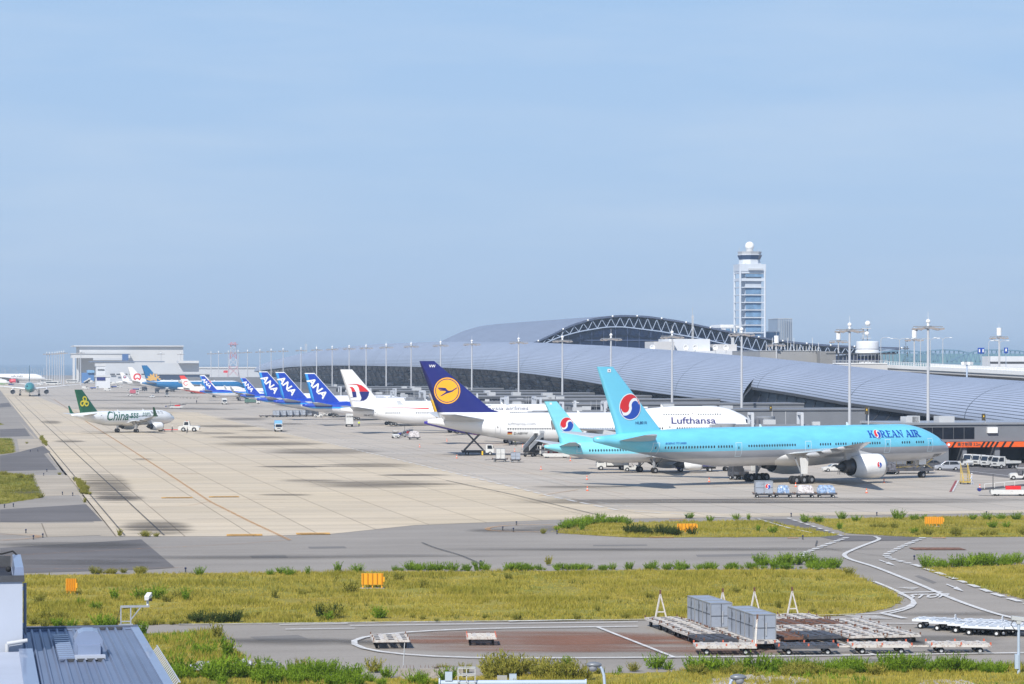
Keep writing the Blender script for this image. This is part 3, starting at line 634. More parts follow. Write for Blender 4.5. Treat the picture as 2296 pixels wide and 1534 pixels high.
for k in range(3):
    a = R_(90 + 120 * k); ox, oy = .62 * math.cos(a), .62 * math.sin(a)
    P = arc(ox, oy, .5, 90 + 120 * k - 200, 90 + 120 * k + 70, 18) + [(0, 0)]
    it.append((xf(stroke(P, .3), 0, 1.25, 1.25, XS - 33.2, 8.55), yl))
decal('emblem', it, q[4], q[2], .5, .002)
# ================= terminal and other large buildings
def roof_mat(name, col, pitch, rib, line=.10, dark=.30):
    m = bpy.data.materials.new(name); m.use_nodes = True; t = m.node_tree; p = t.nodes['Principled BSDF']
    p.inputs['Roughness'].default_value = .5; p.inputs['Metallic'].default_value = .15
    uv = nd(t, 'ShaderNodeUVMap'); s = nd(t, 'ShaderNodeSeparateXYZ'); t.links.new(uv.outputs[0], s.inputs[0])
    def lines(o, per, w):
        d = nd(t, 'ShaderNodeMath', op='DIVIDE'); d.inputs[1].default_value = per; t.links.new(o, d.inputs[0])
        f = nd(t, 'ShaderNodeMath', op='FRACT'); t.links.new(d.outputs[0], f.inputs[0])
        g = nd(t, 'ShaderNodeMath', op='LESS_THAN'); g.inputs[1].default_value = w; t.links.new(f.outputs[0], g.inputs[0]); return g.outputs[0], d.outputs[0]
    a, dv = lines(s.outputs['Y'], pitch, line); b, du = lines(s.outputs['X'], rib, .45 / rib)
    mxn = nd(t, 'ShaderNodeMath', op='MAXIMUM'); t.links.new(a, mxn.inputs[0]); t.links.new(b, mxn.inputs[1])
    # every panel its own slight tone
    fl1 = nd(t, 'ShaderNodeMath', op='FLOOR'); t.links.new(dv, fl1.inputs[0])
    d2 = nd(t, 'ShaderNodeMath', op='DIVIDE'); d2.inputs[1].default_value = 7.2; t.links.new(s.outputs['X'], d2.inputs[0]); fl2 = nd(t, 'ShaderNodeMath', op='FLOOR'); t.links.new(d2.outputs[0], fl2.inputs[0])
    cb = nd(t, 'ShaderNodeCombineXYZ'); t.links.new(fl1.outputs[0], cb.inputs[0]); t.links.new(fl2.outputs[0], cb.inputs[1])
    wn = nd(t, 'ShaderNodeTexWhiteNoise'); t.links.new(cb.outputs[0], wn.inputs['Vector'])
    r = nd(t, 'ShaderNodeMapRange'); r.inputs[3].default_value = .975; r.inputs[4].default_value = 1.02; t.links.new(wn.outputs['Value'], r.inputs[0])
    ns = nd(t, 'ShaderNodeTexNoise'); ns.inputs['Scale'].default_value = .03; ns.inputs['Detail'].default_value = 6; t.links.new(uv.outputs[0], ns.inputs['Vector'])
    r3 = nd(t, 'ShaderNodeMapRange'); r3.inputs[1].default_value = .3; r3.inputs[2].default_value = .7; r3.inputs[3].default_value = .93; r3.inputs[4].default_value = 1.05; t.links.new(ns.outputs['Fac'], r3.inputs[0])
    m1 = nd(t, 'ShaderNodeMath', op='MULTIPLY'); t.links.new(r.outputs[0], m1.inputs[0]); t.links.new(r3.outputs[0], m1.inputs[1])
    mu = nd(t, 'ShaderNodeMixRGB', blend_type='MULTIPLY'); mu.inputs[0].default_value = 1; mu.inputs[1].default_value = (*col, 1); t.links.new(m1.outputs[0], mu.inputs[2])
    mx = nd(t, 'ShaderNodeMixRGB'); mx.inputs[2].default_value = (*[c * dark for c in col], 1); t.links.new(mxn.outputs[0], mx.inputs[0]); t.links.new(mu.outputs[0], mx.inputs[1])
    t.links.new(mx.outputs[0], p.inputs['Base Color']); return m
ROOF = roof_mat('ribbed_metal_roof', (.375, .425, .53), .82, 85.7, .22, .2)
ROOF2 = roof_mat('ribbed_metal_hall_roof', (.26, .30, .385), 1.7, 400, .14, .35)
def grid_surface(name, rows, mats, parent=None, uvs=None, mi=0):
    k, n = len(rows), len(rows[0]); V = [p for r in rows for p in r]
    Fc = [(j * n + i, j * n + i + 1, (j + 1) * n + i + 1, (j + 1) * n + i) for j in range(k - 1) for i in range(n - 1)]
    me = bpy.data.meshes.new(name); me.from_pydata([tuple(p) for p in V], [], Fc); me.materials.append(mats)
    if uvs:
        l = me.uv_layers.new(name='UVMap'); flat = [u for r in uvs for u in r]
        for lp in me.loops: l.data[lp.index].uv = flat[lp.vertex_index]
    for p in me.polygons: p.use_smooth = True
    o = bpy.data.objects.new(name, me); COL.objects.link(o)
    if parent is not None: o.parent = parent
    return o
def tabs(pix, L): # column/row pairs -> (t, z) on the line at offset L
    r = []
    for x, y in pix:
        t = onL(x, L); Y = L * NY + t * UY; r.append((t, H - (y - HY) * Y / F))
    return sorted(r)
LE = 226.0
crest = tabs([(2900, 905), (2400, 862), (2296, 855), (2100, 842), (1900, 822), (1700, 801), (1500, 785), (1350, 775), (1200, 768), (1000, 766), (860, 771), (760, 780), (690, 792), (640, 805), (600, 818), (570, 830)], LE + 20)
eave1 = tabs([(1662, 906), (1600, 898), (1500, 886), (1400, 872), (1300, 854), (1200, 840), (1100, 830), (1000, 825), (900, 822), (800, 820), (740, 820), (700, 821), (650, 823), (600, 829), (570, 834)], LE)
eave2 = tabs([(2900, 1010), (2400, 972), (2250, 952), (2080, 930), (1900, 905), (1780, 884), (1662, 866)], LE + 3)
TC = onL(1662, LE)
GLASSW = mat('blue_black_glazing', (.007, .012, .03), .12, 0, .5, .25, bump=.12)
for _m in (GLASSW,): _m.node_tree.nodes['Principled BSDF'].inputs['Specular IOR Level'].default_value = .09
GLASS2 = mat('smoked_glazing', (.014, .017, .026), .3, 0, .3, .3); GLASS2.node_tree.nodes['Principled BSDF'].inputs['Specular IOR Level'].default_value = .06
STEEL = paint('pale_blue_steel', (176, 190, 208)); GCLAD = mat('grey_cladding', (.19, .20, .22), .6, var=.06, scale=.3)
term = empty('terminal_wing', UN(LE, TC), 0, 'very long terminal wing with curved ribbed silver-blue roof over dark glass', 'terminal')
def loc(p, o=term.location): return (p[0] - o[0], p[1] - o[1], p[2] - o[2])
def section(t, ev, th0=0.0, th1=128, n=22):
    zc = pw(crest, t)[0]; ze = pw(ev, t)[0] if ev is not None else None; P = []; U = []; acc = 0
    for i in range(n + 1):
        a = R_(lerp(th0, th1, i / n)); L0 = LE if ev is eave1 else LE + 3
        b = max(zc - ze, .6)
        P.append(UN(L0 + (20 if ev is eave1 else 17) * (1 - math.cos(a)), t, ze + b * math.sin(a)))
        if i: acc += (P[-1] - P[-2]).length
        U.append((t, acc))
    tot = acc; return P, [(u, tot * 0 + v) for u, v in U]
def shell(name, ev, t0, t1, n):
    rows = []; uv = []
    for i in range(n + 1):
        P, U = section(lerp(t0, t1, i / n), ev); rows.append([loc(p) for p in P]); uv.append(U)
    return grid_surface(name, rows, ROOF, term, uv)
T0 = onL(2900, LE + 3); T1 = onL(570, LE)
shell('roof', eave1, TC, T1, 90); shell('roof', eave2, T0, TC, 40)
def vstrip(name, t0, t1, n, top, bot, m):
    rows = [[loc(top(lerp(t0, t1, i / n))), loc(bot(lerp(t0, t1, i / n)))] for i in range(n + 1)]
    return grid_surface(name, rows, m, term)
e1 = lambda t: pw(eave1, t)[0]; e2 = lambda t: pw(eave2, t)[0]
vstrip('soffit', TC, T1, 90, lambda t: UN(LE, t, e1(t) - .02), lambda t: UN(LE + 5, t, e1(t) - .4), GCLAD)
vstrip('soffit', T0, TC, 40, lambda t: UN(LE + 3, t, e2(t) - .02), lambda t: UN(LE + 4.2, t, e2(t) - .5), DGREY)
def glass_rows(t0, t1, n, topL, topz, botL, botz, m):
    rows = []
    for i in range(n + 1):
        t = lerp(t0, t1, i / n); P = []
        for j in range(5):
            q = j / 4; P.append(loc(UN(lerp(topL, botL, q ** 1.6), t, lerp(topz(t), botz, q))))
        rows.append(P)
    return grid_surface('glazing', rows, m, term)
glass_rows(TC, T1, 120, LE + 5, lambda t: e1(t) - .4, LE + 9, 4.4, GLASSW)
g2 = glass_rows(T0, TC, 60, LE + 4.2, lambda t: e2(t) - .4, LE - .5, 2.0, GLASS2)
b = MB(); t = TC + 4; i = 0
while t < T1 - 4:                                   # framing and raking struts in front of the glass
    z = e1(t) - .3
    b.beam(loc(UN(LE + 4.9, t, z)), loc(UN(LE + 8.6, t, 4.6)), .12 if i % 3 else .22)
    if i % 3 == 0: b.cyl(loc(UN(LE + 1.2, t, z + .5)), loc(UN(LE + 7.5, t + 10, 4.8)), .14, .14, 6)
    if i % 3 == 1: b.cyl(loc(UN(LE + 1.2, t, z + .5)), loc(UN(LE + 7.5, t - 10, 4.8)), .14, .14, 6)
    t += 7.2; i += 1
for q in (.25, .5, .75):
    pts = [UN(lerp(LE + 5, LE + 9, q ** 1.6) - .15, lerp(TC, T1, k / 60), lerp(e1(lerp(TC, T1, k / 60)) - .4, 4.4, q)) for k in range(61)]
    for p, r in zip(pts[:-1], pts[1:]): b.beam(loc(p), loc(r), .25)
b.build('glazing_frame', mat('grey_framing', (.05, .062, .09), .5), term)
# busy concourse level seen through and below the glass: ledges, plant, lights
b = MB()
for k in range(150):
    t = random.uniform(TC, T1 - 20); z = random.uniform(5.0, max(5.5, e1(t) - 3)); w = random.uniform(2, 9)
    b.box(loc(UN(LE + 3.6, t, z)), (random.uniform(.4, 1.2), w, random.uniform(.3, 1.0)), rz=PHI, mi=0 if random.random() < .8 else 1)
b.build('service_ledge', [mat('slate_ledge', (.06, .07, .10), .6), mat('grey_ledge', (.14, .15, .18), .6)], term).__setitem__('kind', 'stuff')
b = MB(); 
for k in range(0, int(T1 - T0), 9):
    t = T0 + k
    if t < TC - 2:
        for j in range(4):
            qa, qb = j / 4, (j + 1) / 4
            b.beam(loc(UN(lerp(LE + 4.2, LE - .5, qa ** 1.6) - .12, t, lerp(e2(t) - .4, 2, qa))), loc(UN(lerp(LE + 4.2, LE - .5, qb ** 1.6) - .12, t, lerp(e2(t) - .4, 2, qb))), .14)
b.build('glazing_frame', DGREY, term)
b = MB(); P, _ = section(TC, eave1); Q, _ = section(TC, eave2)          # dark end where the roof edge steps up
b.poly([loc(UN(LE, TC - .3, e1(TC)))] + [loc(p) for p in P[:9]] + [loc(UN(LE + 5, TC - .3, e1(TC)))][:0] + [loc(UN(LE + 9, TC - .3, e1(TC)))]) if 0 else None
b.add([loc(UN(LE - .2, TC, e1(TC))), loc(UN(LE + .6, TC, lerp(e1(TC), e2(TC), .5))), loc(UN(LE + 3.2, TC, e2(TC) + .3)), loc(UN(LE + 12, TC, e2(TC) + .3)), loc(UN(LE + 12, TC, 2)), loc(UN(LE + 2, TC, 2))], [(0, 1, 2, 3, 4, 5)])
b.add([loc(UN(LE - .4, TC - 2.5, e1(TC))), loc(UN(LE + .4, TC - 2.5, lerp(e1(TC), e2(TC), .5))), loc(UN(LE + 2.8, TC - 2.5, e2(TC) + .3)), loc(UN(LE + 2.8, TC, e2(TC) + .3)), loc(UN(LE + .6, TC, lerp(e1(TC), e2(TC), .5))), loc(UN(LE - .2, TC, e1(TC)))], [(0, 1, 4, 5), (1, 2, 3, 4)])
b.build('end_fascia', DGREY, term)
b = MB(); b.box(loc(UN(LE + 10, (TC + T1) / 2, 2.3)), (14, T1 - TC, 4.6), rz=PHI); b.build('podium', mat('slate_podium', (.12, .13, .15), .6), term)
# dotted dark gutter on the near roof edge
b = MB(); pts = [UN(LE + 2.8, lerp(T0, TC, k / 40), e2(lerp(T0, TC, k / 40)) - .1) for k in range(41)]
for p, q in zip(pts[:-1], pts[1:]): b.beam(loc(p), loc(q), .5, .75)
b.build('gutter', DGREY, term)
# ---- central hall with its big truss
T_1 = 1273.0
def onT(x, y, t=T_1, dt=0):
    q = (x - CX) / F; L = t * (-UX + q * UY) / (NX - q * NY); Y = L * NY + t * UY
    return L, H - (y - HY) * Y / F
up = [onT(*p) for p in [(1150, 790), (1170, 780), (1195, 768), (1230, 752), (1280, 728), (1330, 713), (1390, 706), (1450, 708), (1520, 718), (1600, 735), (1680, 751), (1760, 764), (1830, 771), (1880, 774), (1945, 777), (2020, 779)]]
lo = [onT(*p) for p in [(1195, 790), (1215, 773), (1250, 757), (1300, 743), (1360, 733), (1400, 733), (1480, 743), (1560, 757), (1640, 774), (1700, 787), (1780, 796), (1860, 798), (1945, 790), (2020, 783)]]
def smooth(P, n):
    xs = [p[0] for p in P]; r = []
    for i in range(n + 1):
        x = lerp(xs[0], xs[-1], i / n); w = (xs[-1] - xs[0]) / n
        r.append((x, sum(pw(P, x + d * w)[0] for d in (-1, -.5, 0, .5, 1)) / 5))
    return r
ups, los = smooth(up, 80), smooth(lo, 80)
hall = empty('terminal_hall', UN(up[6][0], T_1), 0, 'tall central terminal hall with arched roof and white truss over navy glass', 'terminal')
ho = hall.location
HL = 300
rows, uv = [], []
for t in [0, 60, 120, 180, 240, HL]:
    rows.append([tuple(UN(L, T_1 + t, z) - ho) for L, z in ups]); acc = 0; U = []
    for i, (L, z) in enumerate(ups):
        if i: acc += math.hypot(L - ups[i - 1][0], z - ups[i - 1][1])
        U.append((t + 7, acc))
    uv.append(U)
grid_surface('roof', rows, ROOF2, hall, uv)
b = MB()
for a, c in zip(ups[:-1], ups[1:]): b.beam(UN(a[0], T_1 - .4, a[1] - .5) - ho, UN(c[0], T_1 - .4, c[1] - .5) - ho, .8, .8)
b.build('roof_edge', paint('slate_edge', (82, 92, 116)), hall)
b = MB()
for a, c in zip(los[:-1], los[1:]): b.beam(UN(a[0], T_1, a[1]) - ho, UN(c[0], T_1, c[1]) - ho, .5)
nb = 36; L0, L9 = lo[1][0], lo[-2][0]
for i in range(nb):
    a, c, d = lerp(L0, L9, i / nb), lerp(L0, L9, (i + .5) / nb), lerp(L0, L9, (i + 1) / nb)
    za, zc, zd = pw(los, a)[0], pw(ups, c)[0] - 1.2, pw(los, d)[0]
    b.cyl(UN(a, T_1, za) - ho, UN(c, T_1, zc) - ho, .2, .2, 6); b.cyl(UN(c, T_1, zc) - ho, UN(d, T_1, zd) - ho, .2, .2, 6)
b.build('truss', paint('truss_grey', (160, 174, 196)), hall)
b = MB(); P = [(L, z - 1.3) for L, z in ups]
V = [UN(L, T_1 + 4, z) - ho for L, z in P] + [UN(L, T_1 + 4, 8) - ho for L, z in P]; n = len(P)
b.add(V, [(i, i + 1, n + i + 1, n + i) for i in range(n - 1)]); b.build('glazing', mat('navy_glazing', (.008, .018, .055), .2, 0, .2, .2), hall)
b = MB()
for i in range(26):
    L = lerp(lo[1][0] + 2, up[-3][0], i / 25); b.beam(UN(L, T_1 + 3.6, 12) - ho, UN(L, T_1 + 3.6, pw(los, L)[0] + .3) - ho, .2)
for z in (24, 30): b.beam(UN(L0 + 22, T_1 + 3.6, z) - ho, UN(L0 + 105, T_1 + 3.6, z) - ho, .3)
b.build('glazing_frame', paint('blue_grey_mullion', (84, 100, 136)), hall)
b = MB()
for i in range(0, 81, 5): b.ball(UN(ups[i][0], T_1 - 1.3, ups[i][1] - .3) - ho, .5, 8)
b.build('edge_light', WHITE, hall)
# ---- boxes located by column range and rows at a distance, square to the terminal
def pframe(x0, x1, ytop, ybot, Y):
    a = AT(x0, ybot, Y); q1 = (x1 - CX) / F; w = (q1 * a.y - a.x) / (NX - q1 * NY); z1 = H - (ytop - HY) * Y / F
    return a, w, z1
def pbox(name, m, x0, x1, ytop, ybot, Y, dep, parent=None, base0=False, mb=None, origin=None, mi=0, proud=0):
    a, w, z1 = pframe(x0, x1, ytop, ybot, Y); z0 = 0 if base0 else a.z
    c = Vector((a.x + NX * w / 2 + UX * (dep / 2 - proud), a.y + NY * w / 2 + UY * (dep / 2 - proud), (z0 + z1) / 2))
    own = mb is None; mb = mb or MB(); o = origin if origin is not None else (parent.location if parent is not None else Vector((0, 0, 0)))
    mb.box(c - o, (w, dep, z1 - z0), mi, rz=math.atan2(NY, NX))
    return mb.build(name, m, parent) if own else mb
def building(name, label, x, Y, cat='building', group=None, z=0):
    return empty(name, ((x - CX) * Y / F, Y, z), 0, label, cat, group)
CREAM = mat('pale_rendered_wall', (.55, .54, .53), .7, var=.05, scale=.15); WCLAD = mat('white_cladding', (.66, .68, .71), .5, var=.05, scale=.2); BGLASS = mat('blue_tower_glass', (.15, .26, .40), .15, 0, .25, .3)
TWHITE = mat('tower_white', (.56, .60, .65), .5, var=.04, scale=.3); TCLAD = mat('tower_cladding', (.46, .50, .56), .5, var=.05, scale=.3)
# control tower
ct = building('control_tower', 'tall white control tower with stacked blue glass floors and white radome', 1688, 1487, 'control tower')
Yt = 1487; CO = ct.location
pbox('shaft', TCLAD, 1671, 1707, 590, 780, Yt + 2.4, 7.6, ct, True)
for i in range(8):
    y0 = 646 + 17 * i; fl = pbox('window', BGLASS, 1672, 1706, y0, y0 + 13, Yt + 2.1, 7.4, ct)
    pbox('floor_slab', TWHITE, 1659, 1717, y0 - 3.0, y0 - .8, Yt + .4, 12.2, ct)
pbox('window', BGLASS, 1672, 1712, 614.5, 621, Yt + .9, 9.5, ct); pbox('floor_slab', TWHITE, 1659, 1717, 624, 630, Yt + .3, 12.3, ct); pbox('floor_slab', TWHITE, 1659, 1717, 607, 613, Yt + .3, 12.3, ct)
pbox('upper_block', TWHITE, 1658.5, 1717.5, 592, 608, Yt, 12.6, ct); pbox('louvre', LGREY, 1679, 1711, 602, 606, Yt - .15, 1, ct)
a, w, _ = pframe(1658.5, 1717.5, 600, 780, Yt)
for ix in (0.5, w - .5, ):
    for iy in (.5, 12.1): 
        b = MB(); p = Vector((a.x, a.y, 0)) + Vector((NX, NY, 0)) * ix + Vector((UX, UY, 0)) * iy; zt = H + (HY - 596) * Yt / F
        b.cyl(Vector((p.x, p.y, 0)) - CO, Vector((p.x, p.y, zt)) - CO, .62, .62, 10); b.build('corner_column', TWHITE, ct)
ctr = Vector((a.x, a.y, 0)) + Vector((NX, NY, 0)) * (w / 2) + Vector((UX, UY, 0)) * 6.3 - CO
def zy(y): return H + (HY - y) * (Yt + 6) / F
def octo(r0, z0, r1, z1, m, name):
    b = MB(); b.cyl(Vector((ctr.x, ctr.y, z0)), Vector((ctr.x, ctr.y, z1)), r0, r1, 8, smooth=False); o = b.build(name, m, ct); return o
octo(6.3, zy(594), 5.7, zy(582), TWHITE, 'cab_base'); octo(5.9, zy(582), 6.9, zy(572.5), mat('navy_cab_glass', (.02, .05, .12), .1), 'cab_window'); octo(7.0, zy(572.5), 7.0, zy(571), TWHITE, 'roof_rim'); octo(6.3, zy(571), 6.8, zy(564.5), LGREY, 'parapet')
b = MB(); b.cyl(Vector((ctr.x, ctr.y, zy(564.5))), Vector((ctr.x, ctr.y, zy(559))), 2.2, 2.0, 12); b.build('radome_base', LGREY, ct)
b = MB(); b.ball(Vector((ctr.x, ctr.y, zy(551.8))), 2.55, 24); b.build('radome', WHITE, ct)
for i in range(9):
    an = i * .7; b = MB(); p = Vector((ctr.x + 6.2 * math.cos(an), ctr.y + 6.2 * math.sin(an), zy(564.5))); b.cyl(p, p + Vector((0, 0, random.uniform(1, 2.4))), .07, .05, 5); b.build('antenna', LGREY, ct)
def simple(name, label, boxes, x, Y, cat='building', group=None):
    r = building(name, label, x, Y, cat, group)
    for nm, m, x0, x1, y0, y1, dy, dep in boxes: pbox(nm, m, x0, x1, y0, y1, Y + dy, dep, r, base0=(nm in ('wall', 'podium')))
    return r
simple('office_building', 'low white building with square windows at the foot of the control tower', [('wall', WCLAD, 1617, 1672, 735, 780, 10, 20), ('roof', WHITE, 1615, 1673, 728, 735, 9.6, 20)] + [('window', BGLASS, 1628 + i * 13, 1637 + i * 13, 737, 746, 9.7, 1) for i in range(4)], 1640, 1500)
simple('office_building', 'low blue glass building between the control tower and the grey slab', [('wall', BGLASS, 1712, 1748, 745, 780, 14, 14), ('roof', WHITE, 1711, 1749, 743, 745, 13.6, 14.5)], 1730, 1520)
simple('hotel_block', 'plain blue-grey ribbed high-rise right of the control tower', [('wall', mat('blue_grey_slab', (.25, .32, .42), .45, var=.05, scale=.1), 1745, 1776, 715, 790, 0, 22), ('roof', LGREY, 1744.6, 1776.4, 714, 715.2, -.3, 22.5)] + [('fin', LGREY, 1745 + i * 3.9 - .25, 1745 + i * 3.9 + .25, 716, 790, -.3, .5) for i in range(9)], 1760, 1720)
# roof-top plant of the hall side
simple('rooftop_plant', 'pale grey rooftop plant rooms with white dishes behind the ribbed roof', [('block', CREAM, 1466, 1512, 766, 795, 4, 14), ('block', WCLAD, 1500, 1592, 760, 795, 8, 16), ('block', CREAM, 1605, 1652, 772, 800, 10, 10), ('podium', WCLAD, 1560, 1700, 787, 800, 6, 16), ('screen', LGREY, 1640, 1646, 757, 787, 12, .6)], 1560, 1010)
for i, px in enumerate((1463, 1538, 1559, 1604, 1628)):
    p = AT(px, 781, 1003); e = empty('satellite_dish', p, 0, 'white satellite dish on the pale rooftop plant, %s' % ('far left one', 'second from left', 'third from left', 'fourth from left', 'far right one')[i], 'dish', 'rooftop dishes')
    b = MB(); b.cyl((0, 0, -2.0), (0, 0, 0), .12, .12, 6); b.build('mount', LGREY, e); b = MB(); b.lathe([(.01, .35), (.7, .2), (1.05, -.05), (.95, -.02), (.6, .12)], (0, 0, .3), 'y', 18); b.build('dish', WHITE, e)
simple('roof_block', 'long grey concrete block with thin aerials above the ribbed roof', [('wall', mat('grey_block_concrete', (.30, .30, .30), .8, var=.08, scale=.2), 1704, 1840, 787, 830, 0, 34), ('panel', mat('grey_panel', (.24, .24, .24), .8), 1838.5, 1874, 788, 830, .4, 26), ('roof', LGREY, 1703.6, 1840.4, 786, 787.2, -.2, 34)], 1780, 905)
for i in range(18):
    px = 1718 + i * 6.9; p = AT(px, 787, 908); b = MB(); b.cyl((0, 0, 0), (0, 0, random.choice((1.6, 2.2, 2.9, 4.5)) ), .1, .07, 6); o = b.build('aerial', WHITE); o.location = p
    tag(o, 'thin white aerial standing on the long grey concrete block', 'aerial', 'aerials on the grey block')
# radar drum
rd = building('radar_station', 'white round drum with a short mast carrying two white radomes', 1945, 1010, 'radar')
b = MB(); o = rd.location; s_ = 1010 / F
def rz_(y): return H + (HY - y) * s_
b.lathe([(.01, rz_(764.5)), (4.1, rz_(765.5)), (4.25, rz_(768)), (4.3, rz_(783)), (4.3, rz_(786)), (4.6, rz_(787)), (4.6, rz_(792))], (0, 0, 0), 'z', 36); b.lathe([(3.2, 0), (3.2, rz_(792))], (0, 0, 0), 'z', 24); b.build('drum', WCLAD, rd)
b = MB(); b.lathe([(4.34, rz_(783.5)), (4.36, rz_(782.3))], (0, 0, 0), 'z', 36); b.build('band', MGREY, rd)
b = MB()
for q in (-.8, .8):
    for w in (-.8, .8): b.cyl((q - .8, w, rz_(765)), (q - .8, w, rz_(735)), .12, .1, 6)
b.build('mast', LGREY, rd)
for y in (758.5, 737): b = MB(); b.box((-.6, 0, rz_(y)), (3.6, 3.2, .25)); b.box((-.6, -1.5, rz_(y) + .9), (3.6, .08, .08)); b.build('platform', LGREY, rd)
b = MB(); b.ball((.1, 0, rz_(725.5)), 1.05, 18); b.build('radome', WHITE, rd); b = MB(); b.ball((-.2, 0, rz_(747.5)), .95, 18); b.build('radome', WHITE, rd)
# bus canopy, buses and ramp wall
can = simple('bus_canopy', 'flat dark canopy on thin columns above the ribbed roof', [('roof', DGREY, 1886, 2010, 792, 794.5, 0, 16)] + [('column', MGREY, 1890 + 8 * i, 1891 + 8 * i, 794.5, 814, 1, .4) for i in range(15)], 1950, 880)
simple('bus', 'dark blue coach parked under the flat canopy', [('body', BLUE, 1922, 1948, 798, 809, 6, 3), ('window', GLASS, 1923, 1947, 800, 804, 5.8, .3), ('wheels', BLACK, 1925, 1945, 809, 811, 6, 2.5)], 1935, 880, 'bus')
simple('bus', 'second dark blue coach parked under the flat canopy on the right', [('body', NAVY, 1950, 1975, 797, 809, 6, 3), ('window', GLASS, 1951, 1974, 799, 804, 5.8, .3), ('wheels', BLACK, 1953, 1972, 809, 811, 6, 2.5)], 1962, 880, 'bus')
rw = simple('ramp_wall', 'pale concrete ramp wall with a railing right of the grey block', [('wall', CREAM, 1868, 1990, 816, 850, 0, 40), ('parapet', WHITE, 1868, 1990, 814, 816, -.2, .5)], 1930, 800, 'wall')
b = MB(); 
for i in range(40):
    px = 1868 + i * 3.1; p = AT(px, 814, 799) - rw.location; b.beam(p, p + Vector((0, 0, .9)), .08)
p, q = AT(1868, 808.5, 799) - rw.location, AT(1990, 808.5, 799 + 16) - rw.location; b.beam(p, q, .1); b.build('railing', LGREY, rw)
br = building('road_bridge', 'pale elevated road bridge with white parapet railing above the ribbed roof', 2140, 760, 'bridge')
A, B_ = AT(1988, 820, 812), AT(2420, 845, 690); A.z = 17.9; B_.z = 15.6
def bl(q, off=0, dz=0): 
    d = (B_ - A).normalized(); sd = Vector((d.y, -d.x, 0)); return A.lerp(B_, q) + sd * off + Vector((0, 0, dz)) - br.location
b = MB(); b.beam(bl(0, -7, -.6), bl(1, -7, -.6), 15, 1.2); b.beam(bl(0, -6, -2.0), bl(1, -6, -2.0), 7, 1.8); b.build('deck', CREAM, br)
b = MB(); b.beam(bl(0, .6, .15), bl(1, .6, .15), .4, 1.1); b.beam(bl(0, -14.4, .3), bl(1, -14.4, .3), .4, 1.1); b.build('parapet', WHITE, br)
b = MB(); b.beam(bl(0, .6, 1.6), bl(1, .6, 1.6), .12); b.beam(bl(0, .6, 1.15), bl(1, .6, 1.15), .1)
for i in range(70): b.beam(bl(i / 70, .6, .6), bl(i / 70, .6, 1.6), .12)
b.build('railing', WHITE, br)
for q in (.12, .5, .85): b = MB(); p = bl(q, -6, -2.5); b.beam(p, p - Vector((0, 0, 14)), 3, 2); b.build('pier', CONC, br)
# lattice roof line behind
st = building('station_truss', 'long blue-grey lattice truss with a wavy top behind the road bridge', 2130, 1050, 'truss')
def lat(top, Yl, name):
    b = MB(); o = st.location; step = 5.2; x = top[0][0]
    P = lambda x, y: AT(x, y, Yl) - o
    for p, q in zip(top[:-1], top[1:]): b.beam(P(*p), P(*q), .55)
    b.beam(P(top[0][0], 815), P(top[-1][0], 815), .5)
    i = 0
    while x < top[-1][0] - step:
        y0, y1 = pw(top, x)[0], pw(top, x + step)[0]
        if i % 2: b.beam(P(x, y0), P(x + step, 812), .32)
        else: b.beam(P(x, 812), P(x + step, y1), .32)
        x += step; i += 1
    b.build(name, paint('blue_grey_lattice', (104, 134, 156)), st)
lat([(1972, 790), (2000, 787), (2040, 787), (2085, 791), (2110, 797)], 1075, 'truss_panel')
lat([(2030, 806), (2060, 793), (2085, 786.5), (2115, 784.5), (2150, 786.5), (2175, 792)], 1055, 'truss_panel')
lat([(2125, 812), (2160, 796), (2190, 787), (2210, 785), (2240, 785), (2280, 786.5), (2310, 791)], 1035, 'truss_panel')
b = MB(); o = st.location; b.add([AT(1972, 793, 1100) - o, AT(2320, 793, 1100) - o, AT(2320, 826, 1100) - o, AT(1972, 826, 1100) - o], [(0, 1, 2, 3)]); b.build('glazing', mat('green_blue_glass', (.16, .28, .33), .3, 0, .2, .1), st)
simple('station_wall', 'pale grey flat wall below the lattice truss at the right edge', [('wall', WCLAD, 2221, 2330, 799, 830, 0, 8), ('window', DGREY, 2221, 2330, 811, 815, -.2, .5)], 2260, 930, 'wall')
b = MB(); sg = building('road_sign', 'pair of blue road signs on a gantry above the lattice truss', 2200, 860, 'road sign')
for x0, x1 in ((2193, 2199.5), (2200.2, 2207)): pbox('panel', BLUE, x0, x1, 780, 793, 860, .3, sg)
for x0 in (2195, 2203): pbox('marking', WHITE, x0, x0 + 2.6, 783, 790, 859.7, .1, sg); 
pbox('post', STEEL, 2199.5, 2200.3, 793, 830, 860.4, .3, sg)
sg2 = building('road_sign', 'single blue road sign with a round purple disc right of the paired signs', 2255, 850, 'road sign')
pbox('panel', BLUE, 2252, 2260, 779.5, 792, 850, .3, sg2); pbox('marking', WHITE, 2254.4, 2257.4, 782, 788, 849.7, .1, sg2); pbox('post', STEEL, 2255.6, 2256.4, 792, 830, 850.4, .3, sg2)
